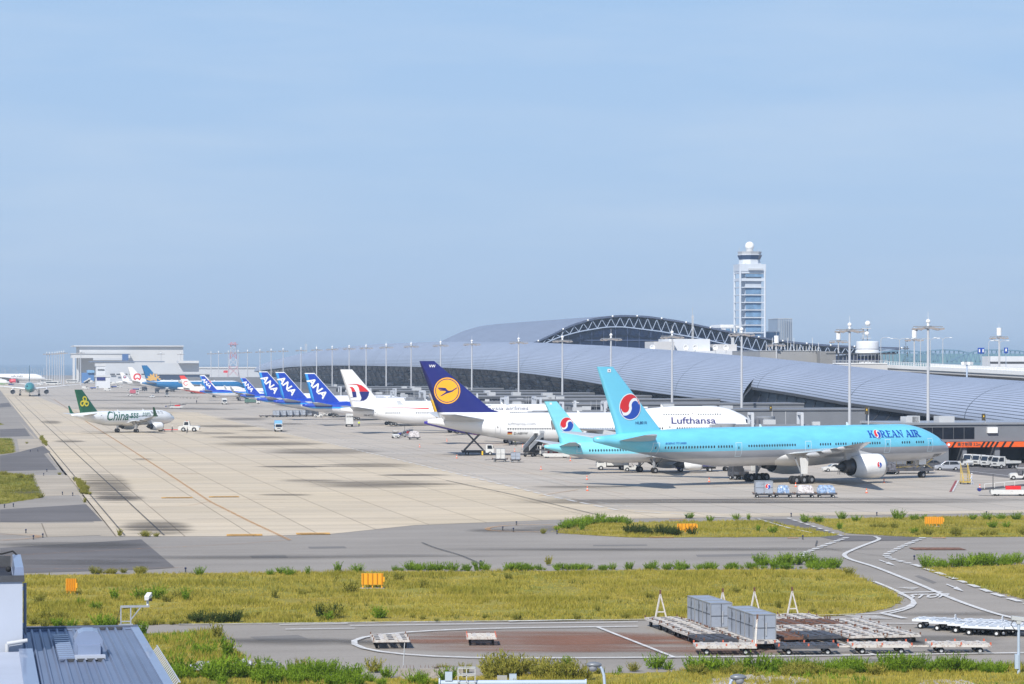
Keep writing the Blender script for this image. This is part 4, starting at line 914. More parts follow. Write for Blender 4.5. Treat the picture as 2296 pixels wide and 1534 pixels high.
# ---- hangar and far-left buildings
HG = mat('hangar_cladding', (.58, .585, .59), .6, var=.04, scale=.05); HS = mat('hangar_grey', (.52, .54, .57), .6, var=.04, scale=.05)
simple('hangar', 'huge pale hangar with a projecting door frame in the hazy distance', [('wall', HG, 178, 411, 776, 860, 0, 90), ('roof', HG, 166, 412, 774.5, 777, -4, 95), ('door_frame', HG, 160, 292, 793.5, 803, -30, 26), ('door', HS, 209, 274, 803, 808, -26, 3), ('panel', mat('hangar_blue', (.05, .12, .30), .6), 274, 288, 794, 808.5, -31.5, 2), ('roof', HS, 158, 293, 792, 793.6, -31, 28)] + [('column', HG, 163, 168, 803, 858, -30, 4), ('column', HG, 172, 176, 803, 858, -8, 4)], 290, 2690, 'hangar')
simple('cargo_building', 'long low grey building with a dark roof line in front of the hangar', [('wall', HS, 232, 446, 814.5, 860, 0, 40), ('roof', mat('slate_roof', (.16, .2, .28), .6), 203, 369, 810, 812.4, -3, 42), ('roof', HG, 400, 446, 809, 814, 6, 20)] + [('window', DGREY, 247 + 14 * i, 258 + 14 * i, 838, 841, -.6, .5) for i in range(13)], 330, 2420)
simple('site_office', 'small white stepped building left of the row of far tails', [('wall', WCLAD, 216, 236, 821, 862, 0, 14), ('roof', HG, 214, 237, 815, 821.5, -.5, 15), ('window', DGREY, 219, 234, 828, 830, -.4, .5)], 226, 2150)
simple('shed', 'white gabled shed with dark blue doors near the far tails', [('wall', WCLAD, 216, 247, 845, 862, 0, 20), ('door', NAVY, 217, 236, 846, 853, -.4, .5), ('roof', HG, 214, 248, 842, 845.5, -.6, 21)], 230, 1990)
simple('terminal_annex', 'dark glass low building behind the teal airliner', [('wall', mat('annex_glass', (.05, .07, .12), .3), 355, 470, 840, 862, 0, 20), ('roof', LGREY, 353, 472, 837.5, 840, -.5, 21), ('podium', GCLAD, 420, 640, 846, 862, -140, 16)], 400, 1900)
simple('far_pier', 'long low pale building in the haze behind the row of blue tails', [('wall', HS, 430, 590, 826, 850, 0, 30), ('roof', HG, 428, 592, 823, 826, -1, 32), ('panel', RED, 501, 512, 831, 836, -1.2, .5)], 510, 2600)
simple('blue_shed', 'blue slanted nose dock beside the hangar door', [('wall', mat('dock_blue', (.08, .2, .45), .5), 184, 211, 836, 860, 0, 15), ('roof', mat('dock_blue_light', (.2, .4, .65), .5), 196, 212, 830, 836, -1, 16)], 196, 2450, 'shed')
# red and white lattice pylon
py = building('lattice_pylon', 'red and white lattice pylon beyond the row of blue tails', 523, 2500, 'pylon'); sc = 2500 / F
b = MB()
def pyz(y): return H + (HY - y) * sc
hs = [(845, 7.5), (822, 5.6), (805, 4.2), (790, 3.6), (778, 3.4), (768, 3.2)]
for k, ((ya, wa), (yb, wb)) in enumerate(zip(hs[:-1], hs[1:])):
    for i in range(4):
        a0, a1 = math.pi / 4 + i * math.pi / 2, math.pi / 4 + (i + 1) * math.pi / 2; za, zb = max(pyz(ya), 0), pyz(yb)
        p = lambda w, a, z: Vector((w * math.cos(a), w * math.sin(a), z))
        for u, v in ((p(wa, a0, za), p(wb, a0, zb)), (p(wa, a0, za), p(wb, a1, zb)), (p(wa, a1, za), p(wb, a0, zb)), (p(wb, a0, zb), p(wb, a1, zb))): b.beam(u, v, .26, mi=k % 2)
b.box((0, 0, pyz(772)), (8.5, 8.5, .6)); b.build('lattice', [paint('faded_red', (190, 132, 140)), paint('faded_white', (196, 200, 208))], py)
for px, y0, y1, Y, lab in ((686, 763, 790, 2300, 'thin lattice radio mast rising behind the far end of the ribbed roof'), (1553, 690, 790, 1100, 'thin aerial mast on the roof right of the big truss'), (2031, 760, 800, 1100, 'short dark lattice mast behind the road bridge')):
    r = empty('radio_mast', ((px - CX) * Y / F, Y, 0), 0, lab, 'mast'); zt, zb = H + (HY - y0) * Y / F, 0; b = MB(); w = .9 if px != 1553 else .35
    zm = H + (HY - y1) * Y / F - 3
    for q in (-1, 1): b.beam((q * w, 0, zm), (q * w * .7, 0, zt - 3), .22)
    for i in range(8): z = lerp(zm, zt - 3, i / 8); b.beam((-w, 0, z), (w, 0, lerp(zm, zt - 3, (i + 1) / 8)), .16)
    b.cyl((0, 0, zb), (0, 0, zt), .14, .08, 6); b.box((0, 0, zt - 4), (w * 3, .3, .3)); b.build('mast', LGREY if px != 2031 else DGREY, r)
# ---- apron floodlight masts
def light_mast(hz, canister=False):
    r = empty('floodlight_mast'); b = MB(); b.cyl((0, 0, 0), (0, 0, hz - 1), .40, .27, 14); b.build('pole', paint('pale_pole', (188, 190, 194)), r)
    b = MB(); b.beam((-3.4, 0, hz - .9), (3.4, 0, hz - .9), .22); b.beam((0, -2.6, hz - .9), (0, 2.6, hz - .9), .22); b.cyl((0, 0, hz - 1.3), (0, 0, hz - .7), .75, .75, 10); b.build('head_frame', MGREY, r)
    for x, y, a in ((-3.1, 0, .25), (-1.8, .0, .1), (1.8, 0, .1), (3.1, 0, -.15), (0, -2.3, 0), (0, 2.3, 0), (-2.4, -.9, .2), (1.3, -1.0, .2)):
        b = MB(); b.box((x, y, hz - 1.25 - abs(a)), (1.25, .8, .42), ry=a, taper=(.8, .8)); b.build('floodlight', [paint('lamp_brownish', (150, 142, 136))], r)
    b = MB()
    if canister: b.cyl((0, 0, hz - .5), (0, 0, hz + 2.0), .95, .95, 14)
    else: b.ball((0, 0, hz + .25), .52, 12); b.cyl((0, 0, hz - .7), (0, 0, hz), .3, .3, 8)
    b.cyl((0, 0, hz + .3), (0, 0, hz + (3.6 if canister else 2.4)), .05, .03, 5); b.build('beacon', WHITE, r); return r
def mast_at(px, L, proto, lab, grp): 
    t = onL(px, L); return dup(proto, UN(L, t), PHI, lab, grp)
pm = light_mast(28.0); gname = 'floodlight masts along the apron'
spots = [(2081, 'in front of the ribbed roof above the pale blue nose'), (1905, 'rising behind the lettering of the pale blue airliner'), (1663, 'beside the black step in the roof edge'), (1507, 'rising behind the white double-deck hump'), (1370, 'just right of the tall pale blue tail'), (1261, 'just right of the small pale blue tail'), (1163, 'midway between the navy tail and small pale blue tail'),
    (1058, 'just right of the navy tail'), (988, 'rising behind the navy tail'), (922, 'just left of the navy tail'), (866, 'second left of the navy tail'), (821, 'just right of the kite-marked tail'), (783, 'directly behind the kite-marked tail'), (745, 'just left of the kite-marked tail'), (710, 'behind the nearest tall blue tail'), (675, 'between the nearest two tall blue tails'), (635, 'behind the middle tall blue tail'), (608, 'behind the farthest of three tall blue tails'), (583, 'right of the smaller blue tail with winglets'), (555, 'behind the smaller blue tail with winglets'), (534, 'just right of the red and white pylon'), (512, 'just left of the red and white pylon'), (490, 'second left of the red and white pylon'), (473, 'farthest in the row, above the leftmost blue tail')]
for i, (px, lab) in enumerate(spots):
    if i == 0: t = onL(px, 205); pm.location = UN(205, t); pm.rotation_euler = (0, 0, PHI); tag(pm, 'tall white floodlight mast ' + lab, 'floodlight mast', gname)
    else: mast_at(px, 205, pm, 'tall white floodlight mast ' + lab, gname)
for px, py_, lab in ((181, 864, 'in front of the hangar door frame'), (361, 858, 'in front of the hangar right half'), (405, 856, 'at the right end of the hangar'),
        (105, 858, 'leftmost of the far cluster left of the hangar'), (111, 858, 'second in the far cluster left of the hangar'), (117, 858, 'third in the far cluster left of the hangar'), (123, 859, 'fourth in the far cluster left of the hangar'), (128, 860, 'fifth in the far cluster left of the hangar'), (133, 861, 'sixth in the far cluster left of the hangar'), (138, 862, 'seventh in the far cluster left of the hangar'), (143, 864, 'rightmost of the far cluster left of the hangar')):
    Y = F * H / (py_ - HY); dup(pm, ((px - CX) * Y / F, Y, 0), 0, 'distant floodlight mast ' + lab, 'distant floodlight masts')
pc = light_mast(27.0, True); 
for i, (px, yt_, lab) in enumerate(((2240, 749, 'farthest right, above the road bridge'), (2050, 754, 'beside the tallest pale mast'), (1880, 758, 'right of the grey concrete block'), (1741, 766, 'in front of the grey high-rise'))):
    Y = 870 + i * 12; X = (px - CX) * Y / F; q = pc if i == 0 else copy_tree(pc); q.location = (X, Y, H + (HY - yt_) * Y / F - 27.0); tag(q, 'blue-grey landside mast with white canister ' + lab, 'floodlight mast', 'landside masts with canisters')
    q.scale = (.85, .85, 1)
# road lamps on the bridge side
def road_lamp(h, double):
    r = empty('street_lamp'); b = MB(); b.cyl((0, 0, -8), (0, 0, h - .8), .17, .1, 8)
    for s in ((-1, 1) if double else (1,)): b.tube([(0, 0, h - .8), (s * .25, 0, h - .35), (s * .8, 0, h - .08), (s * 2.2, 0, h)], .08, 6)
    b.build('post', LGREY, r)
    for s in ((-1, 1) if double else (1,)): b = MB(); b.box((s * 2.5, 0, h), (.9, .35, .16)); b.build('lamp_head', WHITE, r)
    return r
for i, (px, yt_, dbl, lab) in enumerate(((1975, 757, 0, 'curved arm lamp right of the radar drum'), (2017, 759, 1, 'twin arm lamp left of the tallest pale mast'), (2064, 759, 1, 'twin arm lamp between the canister mast and tallest mast'), (2086, 759, 0, 'curved arm lamp right beside the tallest pale mast'), (2114, 757, 1, 'twin arm lamp standing alone right of the tallest pale mast'), (2217, 763, 0, 'curved arm lamp right of the paired blue signs'), (2242, 764, 1, 'lamp with arms behind the rightmost canister mast'))):
    Y = 850; zt = H + (HY - yt_) * Y / F; r = road_lamp(9, dbl); r.location = ((px - CX) * Y / F, Y, zt - 9); tag(r, 'pale ' + lab + ' on the elevated road', 'street lamp', 'road lamps beyond the roof')
sm = empty('signal_mast', AT(2168, 856, 700), 0, 'short pale mast with a ring of white boxes standing at the far roof edge', 'mast')
b = MB(); b.cyl((0, 0, -4), (0, 0, 4.4), .28, .22, 10); b.build('pole', STEEL, sm)
for i in range(4): b = MB(); b.box((-1.2 + .8 * i, -.3, 4.8), (.75, .5, .75), ry=.15 * (i - 1.5)); b.build('box', WHITE if i % 2 == 0 else LGREY, sm)
# approach masts in the haze
for i in range(26):
    px = -4 + i * 4.4 + random.uniform(-1, 1); Y = 3000 + random.uniform(-200, 200); b = MB(); b.cyl((0, 0, 0), (0, 0, random.uniform(9, 14)), .25, .2, 5); o = b.build('approach_mast', LGREY); o.location = ((px - CX) * Y / F, Y, 0)
    tag(o, 'thin pale mast in the hazy line at the far left edge', 'mast', 'approach masts in the haze')
# ---- gate blocks and boarding bridges
def gate_block(t, label, L0=160, L1=226, sign=False, glz=(.62, .20)):
    r = empty('gate_building', UN(L0, t), math.atan2(NY, NX), label, 'gate building', 'gate buildings'); w = L1 - L0
    if sign:
        b = MB(); b.span(0, w, 0, 17, 4.3, 7.5)
        for x0, x1 in ((0, 3), (5.6, 11.4), (14.2, 15.0), (20.6, 21.6), (30.5, 32), (40, w)): b.span(x0, x1, 0, 17, 0, 4.3)
        b.span(0, w, 12, 17, 0, 4.3)
        b.build('wall', GCLAD, r)
    else: b = MB(); b.span(0, w, 0, 15, 0, 7.5); b.build('wall', GCLAD, r)
    b = MB(); b.span(-.3, w, -.3, 15.3 if not sign else 17.3, 7.5, 7.9); b.build('roof', GCLAD if not sign else MGREY, r)
    x0 = 4
    for i in range(6):
        b = MB(); b.span(x0 + i * 2.1, x0 + i * 2.1 + 2.0, -.06, .2, 4.8, 7.0); f = b.build('window', GLASS2, r)
    b = MB(); b.span(x0 + 15, x0 + 17, -.5, 0, 5.9, 7.0); b.build('vent_box', WHITE, r)
    for i in range(3): b = MB(); x = random.uniform(2, w * .5); b.span(x, x + random.uniform(1.2, 3.5), 3, 6, 7.9, 7.9 + random.uniform(.6, 1.3)); b.build('roof_unit', LGREY, r)
    return r
T2 = onL(2230, 185) + 9
gb = gate_block(T2, 'grey gate building with dark window band and orange striped height board, nearest at right', 168, 232, True)
b = MB(); o = gb
b.span(8.2, 40, -.55, -.3, 3.25, 4.25); sgn = b.build('height_board', ORANGE, gb)
gm = lambda u, v, l: (u, -.56 - l, v)
it = []
for x in (9.0, 10.1, 12.0, 17.8, 18.7, 19.6, 20.5, 22, 23.5): it.append((pg([(x - .35, 3.25), (x + .1, 3.25), (x + .75, 4.25), (x + .3, 4.25)]), BLACK))
it.append((xf(text_shape('高さ制限 3.2m', .78, .012), 0, .95, 1, 12.9, 3.52), DGREY)); it += [(disc(.36, 11.2, 3.75, 16), RED), (disc(.27, 11.2, 3.75, 16), WHITE)]
decal('board_lettering', it, gm, sgn, 0)
ordn = ['second', 'third', 'fourth', 'fifth', 'sixth', 'seventh', 'eighth', 'ninth', 'tenth']
for i, t in enumerate((627, 716, 802, 888, 974, 1060, 1150, 1240)): gate_block(t, 'grey gate building at the terminal foot, %s from the near end' % ordn[i], 152 if i == 0 else 160, 214 if i == 0 else 226)
CORR = mat('corrugated_grey', (.20, .21, .235), .5, var=.08, scale=1, stretch=(6, 1, .2))
def jet_bridge(Lr, t, ang, ln, label, zt=4.3):
    r = empty('boarding_bridge', UN(Lr, t), math.atan2(NY, NX) + math.pi + ang, label, 'boarding bridge', 'boarding bridges')
    b = MB(); b.cyl((0, 0, 0), (0, 0, zt + 3.2), 2.1, 2.1, 18); b.build('rotunda', MGREY, r)
    b = MB(); b.span(1.5, ln * .55, -1.45, 1.45, zt, zt + 2.8); b.span(ln * .45, ln - 2, -1.7, 1.7, zt - .2, zt + 3.05)
    for i in range(int(ln / 1.1)): b.span(2 + i * 1.1, 2.12 + i * 1.1, -1.8, 1.8, zt - .05, zt + 2.9)
    b.build('tunnel', CORR, r)
    b = MB(); b.cyl((ln - .5, 0, zt - .4), (ln - .5, 0, zt + 3.2), 2.0, 2.0, 16); b.span(ln, ln + 2.4, -1.5, 1.5, zt - .2, zt + 3.0); b.build('cab', MGREY, r)
    for q in (.5, .82):
        b = MB(); x = ln * q
        for y in (-2.1, 2.1): b.beam((x, y, 1.0), (x, y, zt + 5.2), .5)
        b.beam((x, -2.1, zt + 5.1), (x, 2.1, zt + 5.1), .5); b.beam((x, -2.1, zt - .5), (x, 2.1, zt - .5), .5); b.beam((x, -1.5, .55), (x, 1.5, .55), .4); g = b.build('lift_frame', paint('pale_lift_frame', (190, 194, 200)), r)
        for y in (-1.5, 1.5): wheel_part(g, (x, y, .5), .5, .4)
    b = MB(); b.box((ln * .7, 0, zt + 3.5), (2.2, 1.6, .9)); b.box((ln * .4, .4, zt + 3.2), (1.4, 1.2, .7)); b.cyl((ln * .6, 1, zt + 3), (ln * .6, 1, zt + 5.5), .05, .05, 5); b.build('roof_unit', LGREY, r)
    return r
jet_bridge(170, 492, -.12, 30, 'boarding bridge behind the pale blue nose of the largest airliner')
jet_bridge(168, 560, .35, 26, 'boarding bridge beside the nose of the white double-deck airliner')
for i, t in enumerate((636, 650, 722, 738, 808, 824, 894, 912, 980, 1066)): jet_bridge(166, t, random.uniform(-.25, .3), random.uniform(24, 34), 'grey boarding bridge at the terminal foot, %s beyond the double-deck airliner' % ('first', 'second', 'third', 'fourth', 'fifth', 'sixth', 'seventh', 'eighth', 'ninth', 'tenth')[i])
for i, (px, L, t) in enumerate(((1948, 182, 473), (2205, 200, 473), (1752, 196, 628))):
    pass
# stand number boxes on posts
for px, py_, Y, lab in ((1943, 918, 495, 'above the pale blue airliner lettering'), (2205, 932, 506, 'on the roof of the nearest gate building'), (1728, 908, 640, 'above the gate building beyond')):
    r = empty('stand_sign', AT(px, py_ + 24, Y), 0, 'small dark stand-number box on a post ' + lab, 'sign', 'stand number boxes'); b = MB(); b.cyl((.35, 0, -1.5), (.35, 0, 2.3), .12, .12, 8); b.build('post', LGREY, r); b = MB(); b.box((0, -.1, 1.75), (.62, .4, 1.3)); q = b.build('box', mat('olive_box', (.06, .05, .03), .5), r)
    b = MB(); b.box((0, -.32, 1.9), (.18, .04, .3)); b.build('numeral', YELLOW, q)
# ================= ground, pavements, markings
def ground_mat(name, col, var=.12, fine=.08, scale=.06, stains=.0, stain_col=(.04, .04, .04), streak=0.0, slab=None, rough=.9, tint=None):
    m = bpy.data.materials.new(name); m.use_nodes = True; t = m.node_tree; p = t.nodes['Principled BSDF']; p.inputs['Roughness'].default_value = rough; p.inputs['Specular IOR Level'].default_value = .2
    c = nd(t, 'ShaderNodeTexCoord'); mp = nd(t, 'ShaderNodeMapping'); mp.inputs['Rotation'].default_value = (0, 0, -PHI); t.links.new(c.outputs['Object'], mp.inputs[0])
    def noise(sc, det=6, stretch=None, rough=.6):
        src = mp.outputs[0]
        if stretch: m2 = nd(t, 'ShaderNodeMapping'); m2.inputs['Scale'].default_value = stretch; t.links.new(src, m2.inputs[0]); src = m2.outputs[0]
        n = nd(t, 'ShaderNodeTexNoise'); n.inputs['Scale'].default_value = sc; n.inputs['Detail'].default_value = det; n.inputs['Roughness'].default_value = rough; t.links.new(src, n.inputs['Vector']); return n.outputs['Fac']
    def rng(o, a, b, lo=.3, hi=.7):
        r = nd(t, 'ShaderNodeMapRange'); r.inputs[1].default_value = lo; r.inputs[2].default_value = hi; r.inputs[3].default_value = a; r.inputs[4].default_value = b; t.links.new(o, r.inputs[0]); return r.outputs[0]
    def mulc(col_o, f):
        q = nd(t, 'ShaderNodeMixRGB', blend_type='MULTIPLY'); q.inputs[0].default_value = 1; t.links.new(col_o, q.inputs[1]); t.links.new(f, q.inputs[2]); return q.outputs[0]
    base = nd(t, 'ShaderNodeRGB'); base.outputs[0].default_value = (*col, 1); o = base.outputs[0]
    if tint:
        q = nd(t, 'ShaderNodeMixRGB'); t.links.new(rng(noise(scale * .5, 5), 0, 1, .38, .64), q.inputs[0]); t.links.new(o, q.inputs[1]); q.inputs[2].default_value = (*tint, 1); o = q.outputs[0]
    o = mulc(o, rng(noise(scale), 1 - var, 1 + var)); o = mulc(o, rng(noise(3.5, 8, rough=.75), 1 - fine, 1 + fine))
    if streak: o = mulc(o, rng(noise(.09, 6, (.22, 1.6, 1)), 1 - streak, 1 + streak * .5, .35, .65))
    if slab:
        bk = nd(t, 'ShaderNodeTexBrick'); bk.offset = 0; bk.inputs['Scale'].default_value = 1; bk.inputs['Brick Width'].default_value = slab; bk.inputs['Row Height'].default_value = slab; bk.inputs['Mortar Size'].default_value = .085; bk.inputs['Mortar Smooth'].default_value = .3; bk.inputs['Bias'].default_value = 0
        bk.inputs['Color1'].default_value = (.95, .95, .955, 1); bk.inputs['Color2'].default_value = (1.04, 1.03, 1.02, 1); bk.inputs['Mortar'].default_value = (.52, .5, .48, 1); t.links.new(mp.outputs[0], bk.inputs['Vector']); o = mulc(o, bk.outputs['Color'])
    if stains:
        q = nd(t, 'ShaderNodeMixRGB'); t.links.new(rng(noise(.06, 8, (.16, 1.5, 1), .68), 0, stains, .58, .72), q.inputs[0]); t.links.new(o, q.inputs[1]); q.inputs[2].default_value = (*stain_col, 1); o = q.outputs[0]
    t.links.new(o, p.inputs['Base Color']); return m
ASPH = ground_mat('worn_asphalt', (.30, .272, .24), .12, .12, .035, .35, (.17, .157, .145), .10)
ASPHD = ground_mat('dark_asphalt', (.15, .14, .137), .15, .1, .06, .3, (.16, .155, .16), .1)
APRON = ground_mat('apron_concrete', (.60, .505, .365), .07, .08, .02, .5, (.32, .27, .215), .13, 7.5, tint=(.51, .44, .345))
GRASS_G = ground_mat('dry_grass_soil', (.32, .26, .05), .3, .25, .10, .0, tint=(.17, .18, .032))
GRAVEL = ground_mat('pale_gravel', (.42, .38, .34), .15, .25, .3)
SEA = ground_mat('sea_water', (.10, .16, .22), .05, .05, .01, rough=.3)
def sheet(name, pts, z, m, kind='structure', px=True):
    P = [G(x, y) if px else Vector((x, y, 0)) for x, y in pts]; b = MB()
    if name in ('grass_verge', 'gravel_path'):
        Q = []
        for a_, c_ in zip(P, P[1:] + P[:1]):
            n = max(1, min(90, int((c_ - a_).length / .9)))
            for i in range(n): q = a_.lerp(c_, i / n); Q.append(q + Vector((random.uniform(-.22, .22), random.uniform(-.3, .3), 0)) * (1 if q.y < 330 else 1.6))
        P = Q
    b.poly([(p.x, p.y, z) for p in P])
    o = b.build(name, m); o['kind'] = kind; return o
sheet('sea', [(-14000, -200), (14000, -200), (14000, 24000), (-14000, 24000)], -.8, SEA, px=False)
sheet('ground', [(-1400, 40), (2600, 40), (2600, 3900), (-1500, 3900)], 0, ASPH, px=False)
a = G(262, 1203); La = a.x * NX + a.y * NY; ta = a.x * UX + a.y * UY
lp = [G(x, y) for x, y in ((262, 1203), (560, 1203), (740, 1198), (930, 1178), (1240, 1166), (1700, 1159), (2296, 1150), (2700, 1143))]
pts = [(p.x, p.y) for p in lp] + [tuple(UN(230, 300)[:2]), tuple(UN(230, 3000)[:2]), tuple(UN(La, 3000)[:2])]
sheet('apron', pts, .02, APRON, px=False)
STAND = ground_mat('stand_concrete', (.49, .43, .355), .07, .08, .02, .45, (.29, .255, .215), .12, 7.5, tint=(.43, .39, .34))
_p = [tuple(G(*q)[:2]) for q in ((150, 917), (446, 925), (680, 979), (919, 1036), (1240, 1113), (1383, 1142), (1640, 1152), (2296, 1144), (2700, 1138))]
sheet('stand_pavement', _p + [tuple(UN(226, 300)[:2]), tuple(UN(226, 2950)[:2]), tuple(UN(La + 6, 2950)[:2])], .0235, STAND, px=False)
sheet('service_road', [tuple(UN(168, 250)[:2]), tuple(UN(232, 250)[:2]), tuple(UN(232, 2300)[:2]), tuple(UN(168, 2300)[:2])], .04, ASPHD, px=False)
for P in ([(0, 1143), (193, 1131), (230, 1169), (0, 1171)], [(0, 1229), (317, 1210), (392, 1273), (339, 1277), (0, 1287)], [(0, 1031), (98, 1018), (128, 1054), (0, 1057)], [(0, 963), (56, 961), (68, 978), (0, 980)], [(34, 1016), (96, 1000), (114, 1014), (98, 1018), (0, 1031), (0, 1022)], [(0, 905), (20, 903), (26, 912), (0, 914)], [(1690, 1163), (1766, 1164), (1893, 1201), (2070, 1205), (2062, 1212), (1880, 1214), (1790, 1192)]):
    sheet('asphalt_patch', P, .024, ASPHD)
ASPHM = ground_mat('repair_asphalt', (.20, .187, .175), .15, .12, .06, .3, (.27, .25, .23), .1)
for i_, P in enumerate(([(690, 1226), (772, 1225), (778, 1229.5), (694, 1230.5)], [(1330, 1222), (1450, 1221), (1452, 1224), (1330, 1225)], [(560, 1246), (640, 1245), (646, 1251), (565, 1252)], [(1560, 1244), (1700, 1242), (1704, 1247), (1564, 1249)], [(560, 1428), (668, 1424), (690, 1432), (580, 1437)], [(2190, 1392), (2296, 1390), (2296, 1398), (2198, 1400)], [(1880, 1478), (1990, 1477), (1995, 1483), (1885, 1485)], [(2060, 1290), (2100, 1306), (2092, 1309), (2050, 1292)], [(1120, 1480), (1240, 1481), (1240, 1487), (1118, 1486)])): sheet('asphalt_patch', P, .006 + .0006 * i_, ASPHM)
# grass verges
verge = {'main': [(-320, 1296), (58, 1291), (400, 1287), (900, 1283), (1400, 1280), (1878, 1277), (1960, 1308), (2018, 1342), (2015, 1353), (1985, 1367), (1900, 1380), (1700, 1389), (1000, 1394), (400, 1400), (62, 1404), (-320, 1408)],
    'right': [(2072, 1276), (2720, 1250), (2720, 1440), (2296, 1344), (2200, 1318), (2110, 1291)],
    'isle_a': [(1245, 1181), (1300, 1173), (1700, 1168), (1762, 1178), (1882, 1200), (1850, 1204), (1420, 1206), (1250, 1196)],
    'isle_b': [(1800, 1164), (2720, 1152), (2720, 1203), (2050, 1205), (1905, 1197)],
    'left_a': [(-30, 1059), (0, 1059), (70, 1067), (91, 1109), (89, 1117), (0, 1131), (-30, 1133)], 'left_b': [(-30, 981), (26, 984), (34, 1015), (-30, 1023)], 'left_c': [(-30, 938), (8, 952), (-30, 958)],
    'low': [(250, 1424), (470, 1416), (492, 1424), (525, 1456), (556, 1483), (600, 1502), (700, 1522), (960, 1523), (1180, 1513), (1500, 1509), (1560, 1500), (2720, 1492), (2720, 1640), (250, 1640)]}
for i_, P in enumerate(([(40, 940), (60, 963), (262, 1203), (226, 1203), (190, 1128), (98, 1000)], [(74, 1066), (165, 1066), (200, 1109), (98, 1113)], [(38, 984), (92, 984), (112, 1000), (44, 1014)], [(0, 1172), (80, 1174), (215, 1172), (235, 1200), (90, 1205), (0, 1196)])): sheet('concrete_patch', P, .012 + .002 * i_, ground_mat('shoulder_concrete', (.42, .365, .29), .12, .1, .06, .6, (.26, .235, .205), .16, 7.5))
for k, P in verge.items(): sheet('grass_verge', P, .03 if k != 'low' else .032, GRASS_G)
sheet('gravel_path', [(1600, 1524), (1680, 1514), (1790, 1519), (1830, 1534), (1860, 1560), (1560, 1560)], .045, GRAVEL)
sheet('gravel_path', [(2060, 1527), (2150, 1524), (2190, 1534), (2200, 1550), (2050, 1550)], .045, GRAVEL)
# soft stains that belong to the pavement
def soft_mat(name, col, amt):
    m = bpy.data.materials.new(name); m.use_nodes = True; t = m.node_tree; p = t.nodes['Principled BSDF']; p.inputs['Roughness'].default_value = .9; p.inputs['Base Color'].default_value = (*col, 1); p.inputs['Specular IOR Level'].default_value = .1
    uv = nd(t, 'ShaderNodeUVMap'); s = nd(t, 'ShaderNodeSeparateXYZ'); t.links.new(uv.outputs[0], s.inputs[0])
    c = nd(t, 'ShaderNodeTexCoord'); mp = nd(t, 'ShaderNodeMapping'); mp.inputs['Scale'].default_value = (.16, 1.3, 1); n = nd(t, 'ShaderNodeTexNoise'); n.inputs['Scale'].default_value = .2; n.inputs['Detail'].default_value = 7; n.inputs['Roughness'].default_value = .65
    t.links.new(c.outputs['Object'], mp.inputs[0]); t.links.new(mp.outputs[0], n.inputs['Vector'])
    def M(op, a, b=None):
        q = nd(t, 'ShaderNodeMath', op=op)
        for i, x in enumerate((a, b)):
            if x is None: continue
            if isinstance(x, (int, float)): q.inputs[i].default_value = x
            else: t.links.new(x, q.inputs[i])
        return q.outputs[0]
    ex = M('POWER', M('ABSOLUTE', M('SUBTRACT', M('MULTIPLY', s.outputs['X'], 2), 1)), 2.5); ey = M('POWER', M('ABSOLUTE', M('SUBTRACT', M('MULTIPLY', s.outputs['Y'], 2), 1)), 2)
    fall = M('SUBTRACT', 1, M('ADD', ex, ey)); k = M('ADD', fall, M('MULTIPLY', M('SUBTRACT', n.outputs['Fac'], .56), 4.2))
    r = nd(t, 'ShaderNodeMapRange'); r.inputs[1].default_value = .0; r.inputs[2].default_value = 1.3; r.inputs[3].default_value = 0; r.inputs[4].default_value = amt; t.links.new(k, r.inputs[0])
    edge = nd(t, 'ShaderNodeMapRange'); edge.inputs[1].default_value = 0; edge.inputs[2].default_value = .7; t.links.new(fall, edge.inputs[0])
    tr = nd(t, 'ShaderNodeBsdfTransparent'); mx = nd(t, 'ShaderNodeMixShader'); t.links.new(M('MULTIPLY', r.outputs[0], edge.outputs[0]), mx.inputs[0]); t.links.new(tr.outputs[0], mx.inputs[1]); t.links.new(p.outputs[0], mx.inputs[2])
    t.links.new(mx.outputs[0], t.nodes['Material Output'].inputs['Surface']); return m
SOOT = soft_mat('rubber_soot', (.085, .078, .075), .72); SOOT2 = soft_mat('faint_soot', (.12, .115, .11), .6); RUST = soft_mat('rust_wash', (.31, .16, .11), .95)
def stains(name, rects, z, m):
    V, Fc, U = [], [], []
    for i, (cx, cy, w, h, sk) in enumerate(rects):
        b = len(V)
        for dx, dy, u, v in ((-1, 1, 0, 0), (1, 1, 1, 0), (1, -1, 1, 1), (-1, -1, 0, 1)):
            p = G(cx + dx * w / 2 - dy * sk, cy + dy * h / 2); V.append((p.x, p.y, z + i * .0015)); U.append((u, v))
        Fc.append((b, b + 1, b + 2, b + 3))
    me = bpy.data.meshes.new(name); me.from_pydata(V, [], Fc); me.materials.append(m); l = me.uv_layers.new(name='UVMap')
    for lp_ in me.loops: l.data[lp_.index].uv = U[lp_.vertex_index]
    o = bpy.data.objects.new(name, me); COL.objects.link(o); o['kind'] = 'structure'; return o
stains('pavement_stains', [(545, 940, 150, 9, 0), (505, 956, 190, 9, 0), (640, 951, 120, 6, 0), (480, 972, 130, 6, 0), (590, 966, 160, 6, 0), (600, 996, 320, 15, 0), (720, 1013, 330, 17, 0), (560, 981, 230, 8, 0), (830, 1044, 260, 14, 0), (660, 1047, 200, 7, 0), (850, 1086, 420, 24, 0), (700, 1078, 200, 8, 0), (640, 1110, 160, 6, 0), (930, 1066, 200, 8, 0), (235, 1095, 150, 84, -22), (265, 1118, 140, 26, 0), (350, 1186, 200, 44, -8), (320, 1030, 60, 5, 0), (115, 947, 60, 10, -6), (60, 1104, 90, 14, 0), (155, 990, 90, 10, -4)], .028, SOOT)
